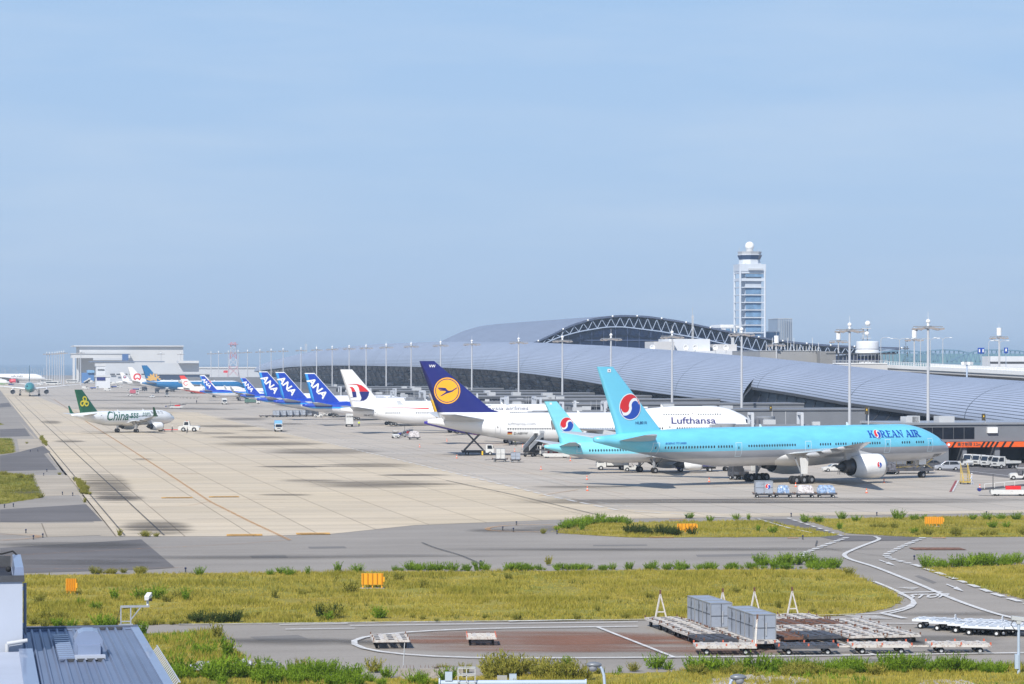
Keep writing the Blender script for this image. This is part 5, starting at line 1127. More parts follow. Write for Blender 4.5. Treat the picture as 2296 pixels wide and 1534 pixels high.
stains('pavement_stains', [(1900, 1124, 1100, 20, 0), (1500, 1126, 900, 18, 0), (1250, 1188, 240, 22, 0), (1120, 1190, 180, 12, 0), (330, 916, 420, 7, 0), (280, 926, 300, 6, 0), (420, 905, 400, 5, 0), (250, 898, 260, 4, 0), (350, 890, 260, 4, 0), (470, 918, 200, 5, 0), (300, 881, 300, 3, 0), (1100, 1020, 300, 8, 0), (1300, 1092, 280, 9, 0), (160, 1225, 420, 28, 0), (180, 1262, 440, 16, 0), (700, 1250, 1200, 16, 0), (1500, 1232, 1200, 12, 0), (640, 1440, 420, 24, 0), (2150, 1378, 500, 14, 0), (820, 1443, 160, 14, 0), (2080, 1440, 420, 40, 0), (1450, 955, 400, 8, 0)], .062, SOOT2)
stains('rust_stains', [(1180, 1441, 760, 62, 0), (1330, 1440, 420, 52, 0), (1600, 1445, 560, 58, 0), (990, 1436, 300, 34, 0)], .034, RUST)
# painted lines
def paint_flat(name, col, wear):
    m = bpy.data.materials.new(name); m.use_nodes = True; t = m.node_tree; p = t.nodes['Principled BSDF']; p.inputs['Roughness'].default_value = .7
    c = nd(t, 'ShaderNodeTexCoord'); n = nd(t, 'ShaderNodeTexNoise'); n.inputs['Scale'].default_value = 1.6; n.inputs['Detail'].default_value = 8; n.inputs['Roughness'].default_value = .7; t.links.new(c.outputs['Object'], n.inputs['Vector'])
    r = nd(t, 'ShaderNodeMapRange'); r.inputs[1].default_value = .5 - wear * .3; r.inputs[2].default_value = .62 - wear * .2; r.inputs[3].default_value = 1; r.inputs[4].default_value = 1 - wear
    t.links.new(n.outputs['Fac'], r.inputs[0]); p.inputs['Base Color'].default_value = (*col, 1)
    tr = nd(t, 'ShaderNodeBsdfTransparent'); mx = nd(t, 'ShaderNodeMixShader'); t.links.new(r.outputs[0], mx.inputs[0]); t.links.new(tr.outputs[0], mx.inputs[1]); t.links.new(p.outputs[0], mx.inputs[2]); t.links.new(mx.outputs[0], t.nodes['Material Output'].inputs['Surface']); return m
WLINE = paint_flat('white_road_paint', (.72, .71, .69), .35); WFAINT = paint_flat('faded_white_paint', (.68, .66, .62), .65); OLINE = paint_flat('orange_taxi_paint', (.58, .30, .09), .6); OFAINT = paint_flat('faded_orange_paint', (.55, .28, .10), .75); OBLOCK = paint_flat('orange_sign_paint', (.68, .36, .06), .3); SEAM = paint_flat('dark_joint_sealant', (.06, .058, .055), .5); RLINE = paint_flat('red_ground_paint', (.35, .05, .06), .4)
ZL = [.070]
def line(name, pts, w, m, dash=None, px=True):
    P = [G(*p) for p in pts] if px else [Vector((p[0], p[1], 0)) for p in pts]
    Q = [P[0]]                                                           # resample finely
    for a, b in zip(P[:-1], P[1:]):
        n = max(1, int((b - a).length / (2.0 if dash is None else min(dash) / 3)))
        for i in range(1, n + 1): Q.append(a.lerp(b, i / n))
    if len(pts) > 2:
        for _ in range(3): Q = [Q[0]] + [(Q[i - 1] + Q[i] * 2 + Q[i + 1]) / 4 for i in range(1, len(Q) - 1)] + [Q[-1]]
    V, Fc, d, prev = [], [], 0, None; ZL[0] += .0004
    for i, p in enumerate(Q):
        t = (Q[min(i + 1, len(Q) - 1)] - Q[max(i - 1, 0)]); t.z = 0; t.normalize(); s = Vector((-t.y, t.x, 0)) * (w / 2); V += [(p.x + s.x, p.y + s.y, ZL[0]), (p.x - s.x, p.y - s.y, ZL[0])]
        if i:
            on = dash is None or (d % (dash[0] + dash[1])) < dash[0]
            if on: Fc.append((2 * i - 2, 2 * i - 1, 2 * i + 1, 2 * i))
            d += (Q[i] - Q[i - 1]).length
    me = bpy.data.meshes.new(name); me.from_pydata(V, [], Fc); me.materials.append(m); o = bpy.data.objects.new(name, me); COL.objects.link(o); o['kind'] = 'structure'; return o
N_ = 'road_marking'
line(N_, [(120, 895), (200, 950), (300, 1013), (400, 1078), (470, 1125), (560, 1170), (650, 1212)], .42, OLINE)
line(N_, [(470, 1125), (420, 1136), (330, 1139)], .3, OFAINT); line(N_, [(533, 1120), (640, 1121)], .3, OFAINT)
line(N_, [(650, 1212), (520, 1222), (300, 1232), (0, 1248)], .3, OFAINT); line(N_, [(0, 1278), (300, 1276), (420, 1274)], .3, OFAINT)
for x0, x1, y in ((362, 432, 1117), (468, 536, 1115), (508, 588, 1201), (664, 740, 1198), (385, 447, 1063)):
    line(N_, [(x0, y), (x1, y - .5)], 3.0 if y > 1100 else 1.2, OBLOCK if y > 1100 else OFAINT)
    if y > 1100:
        for k in range(4): line(N_, [(x0 + 12 + k * 14, y + .6), (x0 + 19 + k * 14, y - .3)], .9, SEAM)
line(N_, [(1240, 1178), (1160, 1177), (1100, 1182), (1079, 1190), (1105, 1194), (1215, 1194)], .6, OLINE); line(N_, [(1240, 1171), (1180, 1172), (1110, 1178)], .3, OFAINT)
line(N_, [(0, 1200), (60, 1197), (100, 1204), (80, 1211), (0, 1213)], .8, OFAINT)
for x0, x1, y in ((1500, 1540, 1166), (1455, 1510, 1206), (1765, 1790, 1207.5), (2090, 2120, 1207)): line(N_, [(x0, y), (x1, y)], 1.5, OLINE)
line(N_, [(1209, 1113), (1250, 1106), (1296, 1099)], .35, OLINE)
line(N_, [(446, 927), (680, 981), (919, 1038), (1240, 1115), (1383, 1145), (1640, 1162), (1700, 1163)], .5, WLINE, (5, 2.5)); line(N_, [(500, 931), (700, 970), (960, 1035), (1153, 1090), (1272, 1117), (1420, 1139), (1640, 1155), (1720, 1160)], .3, WFAINT, (5, 3))
line(N_, [(700, 955), (1000, 1025), (1272, 1090)], .2, WFAINT); line(N_, [(900, 1003), (1180, 1060), (1400, 1110)], .18, OFAINT)
for k in range(5): line(N_, [(1209 + k * 5, 1118 - k * 1.4), (1262 + k * 3, 1119 - k * 1.4)], .5, WFAINT)
for k in range(14):                                                     # joint sealant and tyre lines across the apron
    y = [905, 932, 958, 985, 1007, 1030, 1043, 1062, 1085, 1105, 1128, 1139, 1165, 1118][k]; x0 = [300, 420, 300, 240, 380, 560, 420, 300, 420, 560, 330, 640, 420, 900][k]; x1 = [700, 900, 800, 700, 1100, 1000, 900, 700, 1500, 1300, 1240, 1100, 940, 2296][k]
    line('pavement_joint', [(x0, y), (x1, y - 2)], .22, SEAM)
for L in (-60, -44, -29, -14, 0, 16): line('pavement_joint', [tuple(UN(L, 300 + max(0, L) * 0)[:2]), tuple(UN(L, 1500)[:2])], .2, SEAM, px=False)
e0 = UN(La + 3.6, ta - 2); line('pavement_joint', [tuple(UN(La + 5.2, ta)[:2]), tuple(UN(La + 5.2, 1500)[:2])], .22, SEAM, px=False)
line('pavement_crack', [(946, 1218), (975, 1230), (1030, 1245), (1078, 1266)], .25, SEAM); line('pavement_crack', [(1000, 1078), (1150, 1110), (1300, 1146), (1370, 1163)], .3, SEAM); line('pavement_crack', [(1840, 1228), (1900, 1240), (2000, 1250)], .15, SEAM); line('pavement_crack', [(1832, 1214), (1829, 1226)], .18, SEAM)
# crossing road on the right
line(N_, [(1700, 1165), (1770, 1186), (1825, 1197)], .35, WLINE); line(N_, [(1766, 1163), (1830, 1184), (1896, 1206)], .4, WLINE, (2, 2))
line(N_, [(1898, 1207), (1850, 1224), (1795, 1245), (1800, 1254), (1812, 1257)], .7, WLINE, (1.4, 1.1)); line(N_, [(2070, 1207), (2020, 1228), (1985, 1246), (1995, 1254), (2050, 1268)], .7, WLINE, (1.4, 1.1))
line(N_, [(1962, 1205), (1982, 1208), (1930, 1227), (1888, 1245), (1900, 1255), (1960, 1272), (2060, 1312), (2140, 1347), (2225, 1377), (2296, 1394)], .45, WLINE)
line(N_, [(2050, 1268), (2120, 1292), (2190, 1318), (2230, 1334), (2330, 1364)], .6, WLINE, (3, 1.5))
line(N_, [(1960, 1306), (2000, 1322), (2040, 1342), (2060, 1354), (2050, 1364), (2010, 1373), (1975, 1377)], .35, WLINE); line(N_, [(2012, 1331), (2048, 1346), (2065, 1355), (2058, 1364), (2030, 1372), (1995, 1378)], .3, WLINE)
line(N_, [(2012, 1331), (2112, 1329)], .6, WLINE); line(N_, [(1980, 1378), (2028, 1389)], .6, WLINE)
line(N_, [(400, 1402.5), (1000, 1396), (1500, 1391), (1980, 1378)], .25, WLINE); line(N_, [(785, 1405.5), (1100, 1401), (1430, 1397)], .3, WLINE); line(N_, [(626, 1403), (780, 1400.5)], .3, WLINE); line(N_, [(640, 1413.5), (796, 1411.5)], .3, WLINE); line(N_, [(1140, 1395.5), (1290, 1392.5)], .5, WLINE)
line(N_, [(1430, 1407), (1100, 1411), (960, 1416), (850, 1424), (790, 1432), (774, 1438), (788, 1449), (825, 1464), (900, 1472), (1050, 1479), (1500, 1477), (1900, 1472), (2330, 1466)], .42, WLINE); line(N_, [(1340, 1409), (1510, 1476)], .28, WLINE); line(N_, [(1850, 1435), (1960, 1471)], .25, WLINE); line(N_, [(1860, 1399.5), (2076, 1401)], .3, WLINE); line(N_, [(1720, 1391), (2000, 1389.5)], .25, WLINE)
for k in range(4): line(N_, [(1900 + k * 18, 1382 + k * .4), (1935 + k * 16, 1389)], .7, WFAINT)
def quad_map(BL, BR, TL, TR): 
    c = [G(*q) for q in (BL, BR, TL, TR)]
    def f(u, v, l): p = c[0].lerp(c[1], u).lerp(c[2].lerp(c[3], u), v); return (p.x, p.y, .1 + l * .2)
    return f
V, T = text_shape('STOP', 1.0, .03, 0, 1.05); xs = [v[0] for v in V]; ys = [v[1] for v in V]
sh = ([((x - min(xs)) / (max(xs) - min(xs)), (y - min(ys)) / (max(ys) - min(ys))) for x, y in V], T)
decal('road_lettering', [(sh, WLINE)], quad_map((2032, 1344), (2120, 1342), (2044, 1334.5), (2132, 1333)), None, 0)['kind'] = 'structure'
arrow = [(pg([(0, .38), (.55, .38), (.55, .62), (0, .62)]), WLINE), (pg([(.5, 0.05), (1, .5), (.5, .95)]), WLINE)]
decal(N_, arrow, quad_map((1966, 1259), (2006, 1273), (1976, 1256), (2010, 1268)), None, 0)['kind'] = 'structure'; decal(N_, arrow, quad_map((2116, 1314), (2158, 1332), (2128, 1310), (2164, 1325)), None, 0)['kind'] = 'structure'
decal(N_, [(pg([(0, 0.9), (1, .9), (.75, 0)]), WFAINT)], quad_map((2008, 1325), (2060, 1325), (2008, 1318), (2062, 1318)), None, 0)['kind'] = 'structure'
sheet('trench_cover', [(2037, 1229), (2050, 1234), (2168, 1234), (2150, 1229)], .066, mat('rusty_plate', (.22, .10, .05), .7, var=.3, scale=.8, stain=.6))
line(N_, [(2131, 1104), (2144, 1079)], .35, RLINE); line(N_, [(2136, 1104), (2149, 1079)], .25, WLINE); line(N_, [(2175, 1058), (2262, 1068)], .35, WLINE); line(N_, [(1985, 1075), (2296, 1050)], .2, WFAINT); line(N_, [(2150, 1048), (2195, 1050)], .25, WLINE)
# haze: one even volume round everything
m = bpy.data.materials.new('haze_air'); m.use_nodes = True; t = m.node_tree; t.nodes.clear(); o_ = nd(t, 'ShaderNodeOutputMaterial'); v = nd(t, 'ShaderNodeVolumePrincipled'); v.inputs['Density'].default_value = .000105; v.inputs['Color'].default_value = (.66, .83, 1.0, 1); v.inputs['Anisotropy'].default_value = 0.0
t.links.new(v.outputs[0], o_.inputs['Volume'])
b = MB(); b.span(-15000, 15000, -300, 25000, -2, 110); hz = b.build('haze', m); hz['kind'] = 'stuff'
# ================= vehicles, carts and people
VWHITE = mat('vehicle_white', (.62, .62, .60), .4, var=.06, scale=.8, stain=.12, stain_col=(.30, .27, .24), coat=.2); TYRE = BLACK; SILVER = mat('silver_paint', (.45, .47, .52), .3, .35, .04, coat=.4)
GALV = mat('galvanised_sheet', (.40, .44, .51), .45, .35, .10, .9, stain=.15, stain_col=(.22, .22, .24)); RWHITE = mat('rusty_white_paint', (.56, .53, .49), .6, var=.12, scale=2.2, stain=.34, stain_col=(.20, .085, .04)); RDARK = mat('worn_dark_steel', (.075, .08, .095), .55, .2, .3, 2, stain=.3, stain_col=(.14, .10, .08)); RBROWN = mat('rust_brown', (.16, .075, .045), .8, 0, .3, 3)
RSTOP = mat('orange_red_stop', (.55, .12, .06), .6)
DECKG = mat('worn_deck_plate', (.075, .07, .07), .6, .1, .3, 2.5, stain=.3, stain_col=(.26, .22, .18)); NWHITE = mat('clean_white_steel', (.66, .68, .70), .4, var=.05, scale=2); BLUEP = paint('sky_blue_paint', (120, 176, 220))
def fl(pts, y0, y1, m, name, parent, mb=None): return MB().prism(pts, y0, y1).build(name, m, parent)
def wheels(r, xs, y, rad, w, hub=None):
    for x in xs:
        for s in (-1, 1): wheel_part(r, (x, s * y, rad), rad, w, 'wheel', hub or LGREY)
def v_root(label, cat, grp=None, name='vehicle'): return empty(name, label=label, cat=cat, group=grp)
def tractor(roof=False, col=None):
    r = v_root('', 'tow tractor', None, 'tow_tractor'); col = col or VWHITE
    fl([(-1.5, .35), (1.5, .35), (1.5, .95), (1.1, 1.12), (.35, 1.15), (.15, .7), (-.6, .7), (-.75, 1.05), (-1.5, 1.05)], -.75, .75, col, 'body', r)
    b = MB(); b.box((-.45, 0, .85), (.5, 1.2, .18)); b.box((-.7, 0, 1.2), (.14, 1.2, .6)); b.build('seat', DGREY, r)
    b = MB(); b.cyl((.2, .3, .95), (-.05, .3, 1.3), .03, .03, 6); b.lathe([(.17, 0), (.21, .02), (.17, .04)], (-.06, .3, 1.3), 'z', 12); b.build('steering_wheel', BLACK, r)
    b = MB(); b.box((1.53, -.5, .75), (.06, .22, .14)); b.build('headlight', LGREY, r); b = MB(); b.box((1.53, .5, .75), (.06, .22, .14)); b.build('headlight', LGREY, r)
    b = MB(); b.box((1.56, 0, .62), (.1, .7, .25)); b.build('grille', MGREY, r)
    if roof:
        b = MB(); b.box((-.4, 0, 1.95), (1.5, 1.4, .08)); b.build('roof', col, r); b = MB()
        for x in (.3, -1.1):
            for y in (-.65, .65): b.beam((x, y, 1.0), (x, y, 1.95), .06)
        b.build('roof_post', DGREY, r)
    wheels(r, (-.95, .95), .68, .36, .26); return r
def pushback():
    r = v_root('', 'tow tractor', None, 'pushback_tractor')
    fl([(-2.9, .5), (2.9, .5), (3.0, 1.25), (2.6, 1.6), (-.1, 1.65), (-2.6, 1.55), (-2.95, 1.1)], -1.25, 1.25, VWHITE, 'body', r)
    c = fl([(-1.6, 1.6), (.3, 1.6), (.1, 2.9), (-1.35, 2.9)], -.8, .8, VWHITE, 'cab', r)
    fl([(-1.35, 1.85), (-.1, 1.85), (-.2, 2.7), (-1.2, 2.7)], -.83, .83, GLASS, 'window', c); b = MB(); b.box((.235, 0, 2.25), (.04, 1.3, .8), ry=-.15); b.build('windscreen', GLASS, c)
    b = MB(); b.cyl((-.6, 0, 2.9), (-.6, 0, 3.1), .12, .1, 8); b.build('beacon', ORANGE, c); b = MB(); b.box((2.98, 0, .8), (.08, 2.2, .22)); b.build('bumper', YELLOW, r)
    wheels(r, (-1.45, 1.5), 1.1, .62, .5); return r
def cab_truck(kind='box', boxm=None, ln=5.6, hb=2.9, cabm=None, low=False):
    r = v_root('', 'truck', None, 'service_truck'); cabm = cabm or VWHITE; xf_ = ln / 2
    b = MB(); b.span(-xf_, xf_ - .1, -.42, .42, .55, .8); b.build('chassis', DGREY, r)
    c = fl([(xf_ - 1.65, .55), (xf_, .55), (xf_ + .02, 1.25), (xf_ - .25, 2.15), (xf_ - .45, 2.25), (xf_ - 1.65, 2.25)], -.98, .98, cabm, 'cab', r)
    b = MB(); b.add([(xf_ + .03, -.88, 1.3), (xf_ + .03, .88, 1.3), (xf_ - .22, .84, 2.1), (xf_ - .22, -.84, 2.1)], [(0, 1, 2, 3)]); b.build('windscreen', GLASS, c)
    for s in (-1, 1):
        b = MB(); b.add([(xf_ - 1.3, s * .995, 1.35), (xf_ - .25, s * .995, 1.35), (xf_ - .45, s * .995, 2.08), (xf_ - 1.3, s * .995, 2.08)], [(0, 1, 2, 3)]); b.build('window', GLASS, c)
        b = MB(); b.box((xf_ + .03, s * .72, .85), (.05, .3, .16)); b.build('headlight', LGREY, c); b = MB(); b.box((xf_ - .1, s * 1.12, 1.75), (.1, .16, .32)); b.build('mirror', DGREY, c)
    b = MB(); b.box((xf_ + .035, 0, .95), (.04, .9, .2)); b.build('grille', DGREY, c)
    xb = xf_ - 1.8
    if kind == 'box': b = MB(); b.span(-xf_, xb, -1.05, 1.05, .85, hb); b.span(-xf_ - .03, -xf_, -.98, .98, .95, hb - .1); b.build('cargo_box', boxm or VWHITE, r)
    elif kind == 'flat':
        b = MB(); b.span(-xf_, xb, -1.05, 1.05, .85, 1.0); b.build('bed', DGREY, r); b = MB()
        for s in (-1.03, 1.03): b.span(-xf_, xb, s - .03, s + .03, 1.0, 1.4)
        b.span(-xf_ - .02, -xf_ + .04, -1.03, 1.03, 1.0, 1.4); b.span(xb - .06, xb, -1.03, 1.03, 1.0, 1.9); b.build('side_board', boxm or VWHITE, r)
    elif kind == 'stairs':
        fl([(-xf_, .9), (xb + .4, .9), (xb + 1.9, 3.6), (xb + 1.9, 3.85), (xb + .9, 3.85), (-xf_, 1.3)], -.7, .7, BLACK, 'steps', r)
        for s in (-1, 1): fl([(-xf_, 1.3), (xb + .9, 3.85), (xb + 1.9, 3.85), (xb + 1.9, 4.8), (xb + .8, 4.8), (-xf_, 2.2)], s * .74 - .03, s * .74 + .03, VWHITE, 'side_panel', r)
        b = MB(); b.box((xb + 1.1, 0, 5.0), (2.2, 1.6, .5), taper=(.9, .85)); b.build('canopy', VWHITE, r)
    elif kind == 'scissor':
        b = MB(); b.span(-xf_ - .1, xb, -1.15, 1.15, .82, 1.05); b.build('bed', DGREY, r)
        x0, x1, z0, z1 = -xf_ + .5, xb - .3, 1.05, 5.2
        b = MB()
        for s in (-.85, .85): b.beam((x0, s, z0), (x1, s, z1), .3, .34)
        b.build('scissor_arm', RDARK, r); b = MB()
        for s in (-.6, .6): b.beam((x1, s, z0), (x0, s, z1), .3, .34)
        b.build('scissor_arm', RDARK, r); b = MB(); b.cyl((lerp(x0, x1, .5), -.95, lerp(z0, z1, .5)), (lerp(x0, x1, .5), .95, lerp(z0, z1, .5)), .14, .14, 10); b.build('pivot', DGREY, r)
        b = MB(); b.span(x0 - .8, x1 + 1.2, -1.1, 1.1, z1, z1 + .22); b.build('platform', VWHITE, r); b = MB()
        for s in (-1.05, 1.05):
            b.beam((x0 - .8, s, z1 + 1.1), (x1 + 1.2, s, z1 + 1.1), .06)
            for x in (x0 - .8, x0 + .6, x1, x1 + 1.2): b.beam((x, s, z1 + .2), (x, s, z1 + 1.1), .06)
        b.build('railing', LGREY, r)
        for s in (-1, 1): b = MB(); b.span(xb - .7, xb - .4, s * 1.1 - .12, s * 1.1 + .12, .1, .9); b.build('stabiliser', YELLOW, r)
    wheels(r, (-xf_ + 1.1, xf_ - .75), .85, .42, .3); return r
def car(minivan=False, col=None):
    r = v_root('', 'car', None, 'car'); col = col or SILVER; h = 1.72 if minivan else 1.42
    P = [(-2.3, .35), (2.3, .35), (2.33, .72), (2.1, .92), (1.25, 1.05), (.45, h - .06), (.1, h), (-1.7, h - .02), (-2.2, 1.1), (-2.32, .8)] if minivan else [(-2.25, .32), (2.25, .32), (2.28, .66), (2.0, .84), (1.1, .94), (.45, h - .04), (.1, h), (-.9, h - .02), (-1.55, .98), (-2.2, .92), (-2.28, .7)]
    o = MB().prism(P, -.86, .86).build('body', col, r, bevel=.08)
    g = [(1.05, 1.06), (.42, h - .14), (.1, h - .1), (-1.65, h - .12), (-2.05, 1.1)] if minivan else [(.95, .97), (.42, h - .12), (.1, h - .08), (-.85, h - .1), (-1.35, 1.0)]
    for s in (-1, 1):
        xm = -.3; 
        fl([g[0], g[1], g[2], (xm + .06, h - .11), (xm + .06, g[0][1])], s * .865 - .008, s * .865 + .008, GLASS, 'window', r); fl([(xm - .06, g[0][1]), (xm - .06, h - .11), g[3], g[4]], s * .865 - .008, s * .865 + .008, GLASS, 'window', r)
        b = MB(); b.box((2.22, s * .6, .72), (.16, .36, .16)); b.build('headlight', LGREY, r); b = MB(); b.box((-2.27, s * .65, .9), (.08, .25, .25)); b.build('tail_light', RED, r); b = MB(); b.box((.8, s * .95, 1.08), (.2, .16, .14)); b.build('mirror', col, r)
    b = MB(); b.add([(1.15, -.72, 1.07), (1.15, .72, 1.07), (.5, .66, h - .1), (.5, -.66, h - .1)], [(0, 1, 2, 3)]); b.build('windscreen', GLASS, r); wheels(r, (-1.4, 1.4), .78, .33, .22); return r
def van(col=None):
    r = v_root('', 'van', None, 'van'); col = col or VWHITE
    MB().prism([(-2.4, .4), (2.4, .4), (2.45, 1.0), (2.0, 1.35), (1.5, 2.1), (-2.35, 2.15)], -.95, .95).build('body', col, r, bevel=.07)
    for s in (-1, 1): fl([(1.85, 1.35), (1.4, 2.0), (.5, 2.0), (.5, 1.35)], s * .96 - .008, s * .96 + .008, GLASS, 'window', r)
    b = MB(); b.add([(2.03, -.8, 1.37), (2.03, .8, 1.37), (1.58, .75, 2.02), (1.58, -.75, 2.02)], [(0, 1, 2, 3)]); b.build('windscreen', GLASS, r); wheels(r, (-1.5, 1.5), .85, .36, .25); return r
def bus():
    r = v_root('', 'bus', None, 'bus'); MB().span(-5.4, 5.4, -1.25, 1.25, .4, 3.0).build('body', VWHITE, r, bevel=.1)
    for s in (-1, 1): MB().span(-5.0, 4.6, s * 1.26 - .01, s * 1.26 + .01, 1.5, 2.5).build('window', GLASS, r)
    wheels(r, (-3.3, 3.3), 1.1, .5, .3); return r
def belt_loader(col=None):
    r = v_root('', 'belt loader', None, 'belt_loader'); col = col or VWHITE
    fl([(-2.6, .3), (2.4, .3), (2.7, .75), (2.6, .95), (-2.7, .95), (-2.7, .5)], -.9, .9, col, 'body', r)
    b = MB(); b.beam((-4.2, -.2, .95), (4.0, -.2, 1.75), 1.0, .28); b.build('conveyor', RDARK, r)
    b = MB()
    for x in np.linspace(-3.6, 3.6, 6): z = .95 + (x + 4.2) / 8.2 * .8; b.beam((x, -.75, z), (x, -.75, z + .75), .06)
    b.beam((-3.6, -.75, 1.75), (3.6, -.75, 2.45), .07); b.build('handrail', col, r)
    b = MB(); b.span(-.6, 1.6, -.92, -.7, .95, 1.5); b.build('side_panel', RED, r); b = MB(); b.box((1.0, .65, 1.2), (.6, .5, .5)); b.build('seat', DGREY, r)
    b = MB(); b.cyl((-2.4, -.9, .9), (-2.4, -.9, 3.2), .06, .05, 6); b.build('whip_post', DGREY, r)
    b = MB(); b.cyl((-4.3, -.72, .92), (-4.3, .32, .92), .26, .26, 10); b.build('roller', NAVY, r); wheels(r, (-1.8, 1.8), .75, .36, .26); return r
def cargo_loader():
    r = v_root('', 'cargo loader', None, 'cargo_loader'); b = MB(); b.span(-4.2, 4.2, -1.6, 1.6, .5, 1.0); b.build('chassis', RDARK, r); b = MB(); b.span(-4.2, 1.2, -1.5, 1.5, 1.3, 1.5)
    for x in np.arange(-4, 1.2, .5): b.cyl((x, -1.4, 1.54), (x, 1.4, 1.54), .09, .09, 6)
    b.build('main_platform', DECKG, r); b = MB(); b.span(1.6, 4.2, -1.5, 1.5, 2.6, 2.8); b.build('bridge_platform', DECKG, r); b = MB()
    for s in (-1.4, 1.4): b.beam((-3.6, s, 1), (0.6, s, 1.35), .2); b.beam((1.8, s, .9), (4, s, 2.6), .2); b.beam((4, s, .9), (1.8, s, 2.6), .2); b.beam((-4.2, s, 2.4), (1.2, s, 2.4), .06); b.beam((1.6, s, 3.7), (4.2, s, 3.7), .06)
    for x in (-4.1, -2.3, -.5, 1.1):
        for s in (-1.4, 1.4): b.beam((x, s, 1.5), (x, s, 2.4), .06)
    b.build('lift_frame', mat('dull_yellow_frame', (.22, .17, .06), .6, stain=.5, stain_col=(.06, .06, .07)), r); wheels(r, (-3.2, -2.2, 3.0), 1.3, .45, .35); return r
def dolly(deckm, railm, L=3.3, W=2.4, bar='none', rollers=False, hub=None, hz=.55, name='cargo_dolly'):
    r = v_root('', 'dolly', None, name); b = MB()
    for s in (-1, 1): b.beam((-L / 2, s * W / 2, hz), (L / 2, s * W / 2, hz), .12, .16); b.beam((s * L / 2, -W / 2, hz), (s * L / 2, W / 2, hz), .12, .16)
    for q in (-.25, .25): b.beam((-L / 2, q * W, hz + .06), (L / 2, q * W, hz + .06), .3, .12)
    for q in np.linspace(-.38, .38, 4): b.beam((q * L, -W / 2, hz + .07), (q * L, W / 2, hz + .07), .2, .12)
    b.build('frame', railm, r); b = MB()
    if rollers:
        for q in np.linspace(-.46, .46, 16): b.cyl((q * L, -W * .47, hz + .06), (q * L, W * .47, hz + .06), .045, .045, 6)
        b.build('rollers', railm, r)
    else:
        for q in (-.36, 0, .36): b.box((0, q * W, hz + .085), (L * .94, W * .16, .05))
        b.build('deck', deckm, r)
    for i, (x, y) in enumerate(((-L / 2, -W / 2), (-L / 2, W / 2), (L / 2, -W / 2), (L / 2, W / 2), (0, -W / 2), (0, W / 2))): b = MB(); b.box((x, y, hz + .14), (.1, .07, .2)); (None if railm is NWHITE else b.build('stop', RBROWN if not rollers else RSTOP, r))
    b = MB(); b.beam((-L * .33, -W * .4, .35), (-L * .33, W * .4, .35), .1); b.beam((L * .33, -W * .4, .35), (L * .33, W * .4, .35), .1); b.box((0, 0, .42), (L * .7, .3, .15)); b.build('axle', RDARK, r)
    for x in (-L * .33, L * .33):
        for y in (-W * .4, W * .4): wheel_part(r, (x, y, .22), .22, .16, 'wheel', hub or LGREY)
    b = MB()
    if bar == 'up':
        for s in (-1, 1): b.beam((L / 2 + .05, s * .42, hz), (L / 2 + .2, 0, hz + 1.75), .1)
        b.beam((L / 2 + .1, -.32, hz + .45), (L / 2 + .1, .32, hz + .45), .08); b.build('drawbar', railm, r); b = MB(); b.beam((L / 2 + .2, 0, hz + 1.6), (L / 2 + .22, 0, hz + 2.05), .12); b.build('hitch_eye', RBROWN, r)
    elif bar == 'hoop': b.tube([(L / 2 - .1, -.12, hz), (L / 2 - .1, -.12, hz + .42), (L / 2 - .1, .12, hz + .42), (L / 2 - .1, .12, hz)], .035, 6); b.build('drawbar', railm, r)
    elif bar == 'flat': b.beam((L / 2, -.3, .45), (L / 2 + 1.5, 0, .42), .08); b.beam((L / 2, .3, .45), (L / 2 + 1.5, 0, .42), .08); b.build('drawbar', railm, r)
    return r
def container(m, W=1.5, D=1.95, Hh=1.62, cut=0.0, plain=True):
    r = v_root('', 'container', None, 'cargo_container'); b = MB()
    if cut: b.prism([(-W / 2, 0.25), (-W / 2 + cut, 0), (W / 2, 0), (W / 2, Hh), (-W / 2, Hh)], -D / 2, D / 2)
    else: b.span(-W / 2, W / 2, -D / 2, D / 2, 0, Hh)
    b.build('body', m, r, bevel=.02); b = MB()
    for x in (-W / 2, W / 2):
        for y in (-D / 2, D / 2): b.beam((x, y, 0), (x, y, Hh), .07)
    for z in (.03, Hh): 
        for s in (-1, 1): b.beam((-W / 2, s * D / 2, z), (W / 2, s * D / 2, z), .07); b.beam((s * W / 2, -D / 2, z), (s * W / 2, D / 2, z), .07)
    b.build('edge_frame', MGREY, r); b = MB(); b.box((0, -D / 2 - .02, Hh / 2), (.035, .03, Hh * .95)); b.box((0, -D / 2 - .02, Hh * .48), (W * .96, .03, .03)); b.box((-W / 2 - .02, 0, Hh * .55), (.03, D * .95, .03)); b.box((-W / 2 - .02, 0, Hh * .5), (.03, .03, Hh * .9)); b.build('seam', DGREY, r)
    b = MB(); b.box((.1, -D / 2 - .05, Hh * .42), (.05, .05, Hh * .5)); b.build('latch', LGREY, r); return r
WRAPB = mat('blue_wrapped_load', (.20, .31, .50), .3, 0, .6, 2.2, stain=.5, stain_col=(.55, .58, .62), coat=.3, bump=.6); WRAPW = mat('white_wrapped_load', (.60, .57, .57), .3, 0, .35, 2.4, stain=.4, stain_col=(.28, .22, .22), coat=.3, bump=.6)
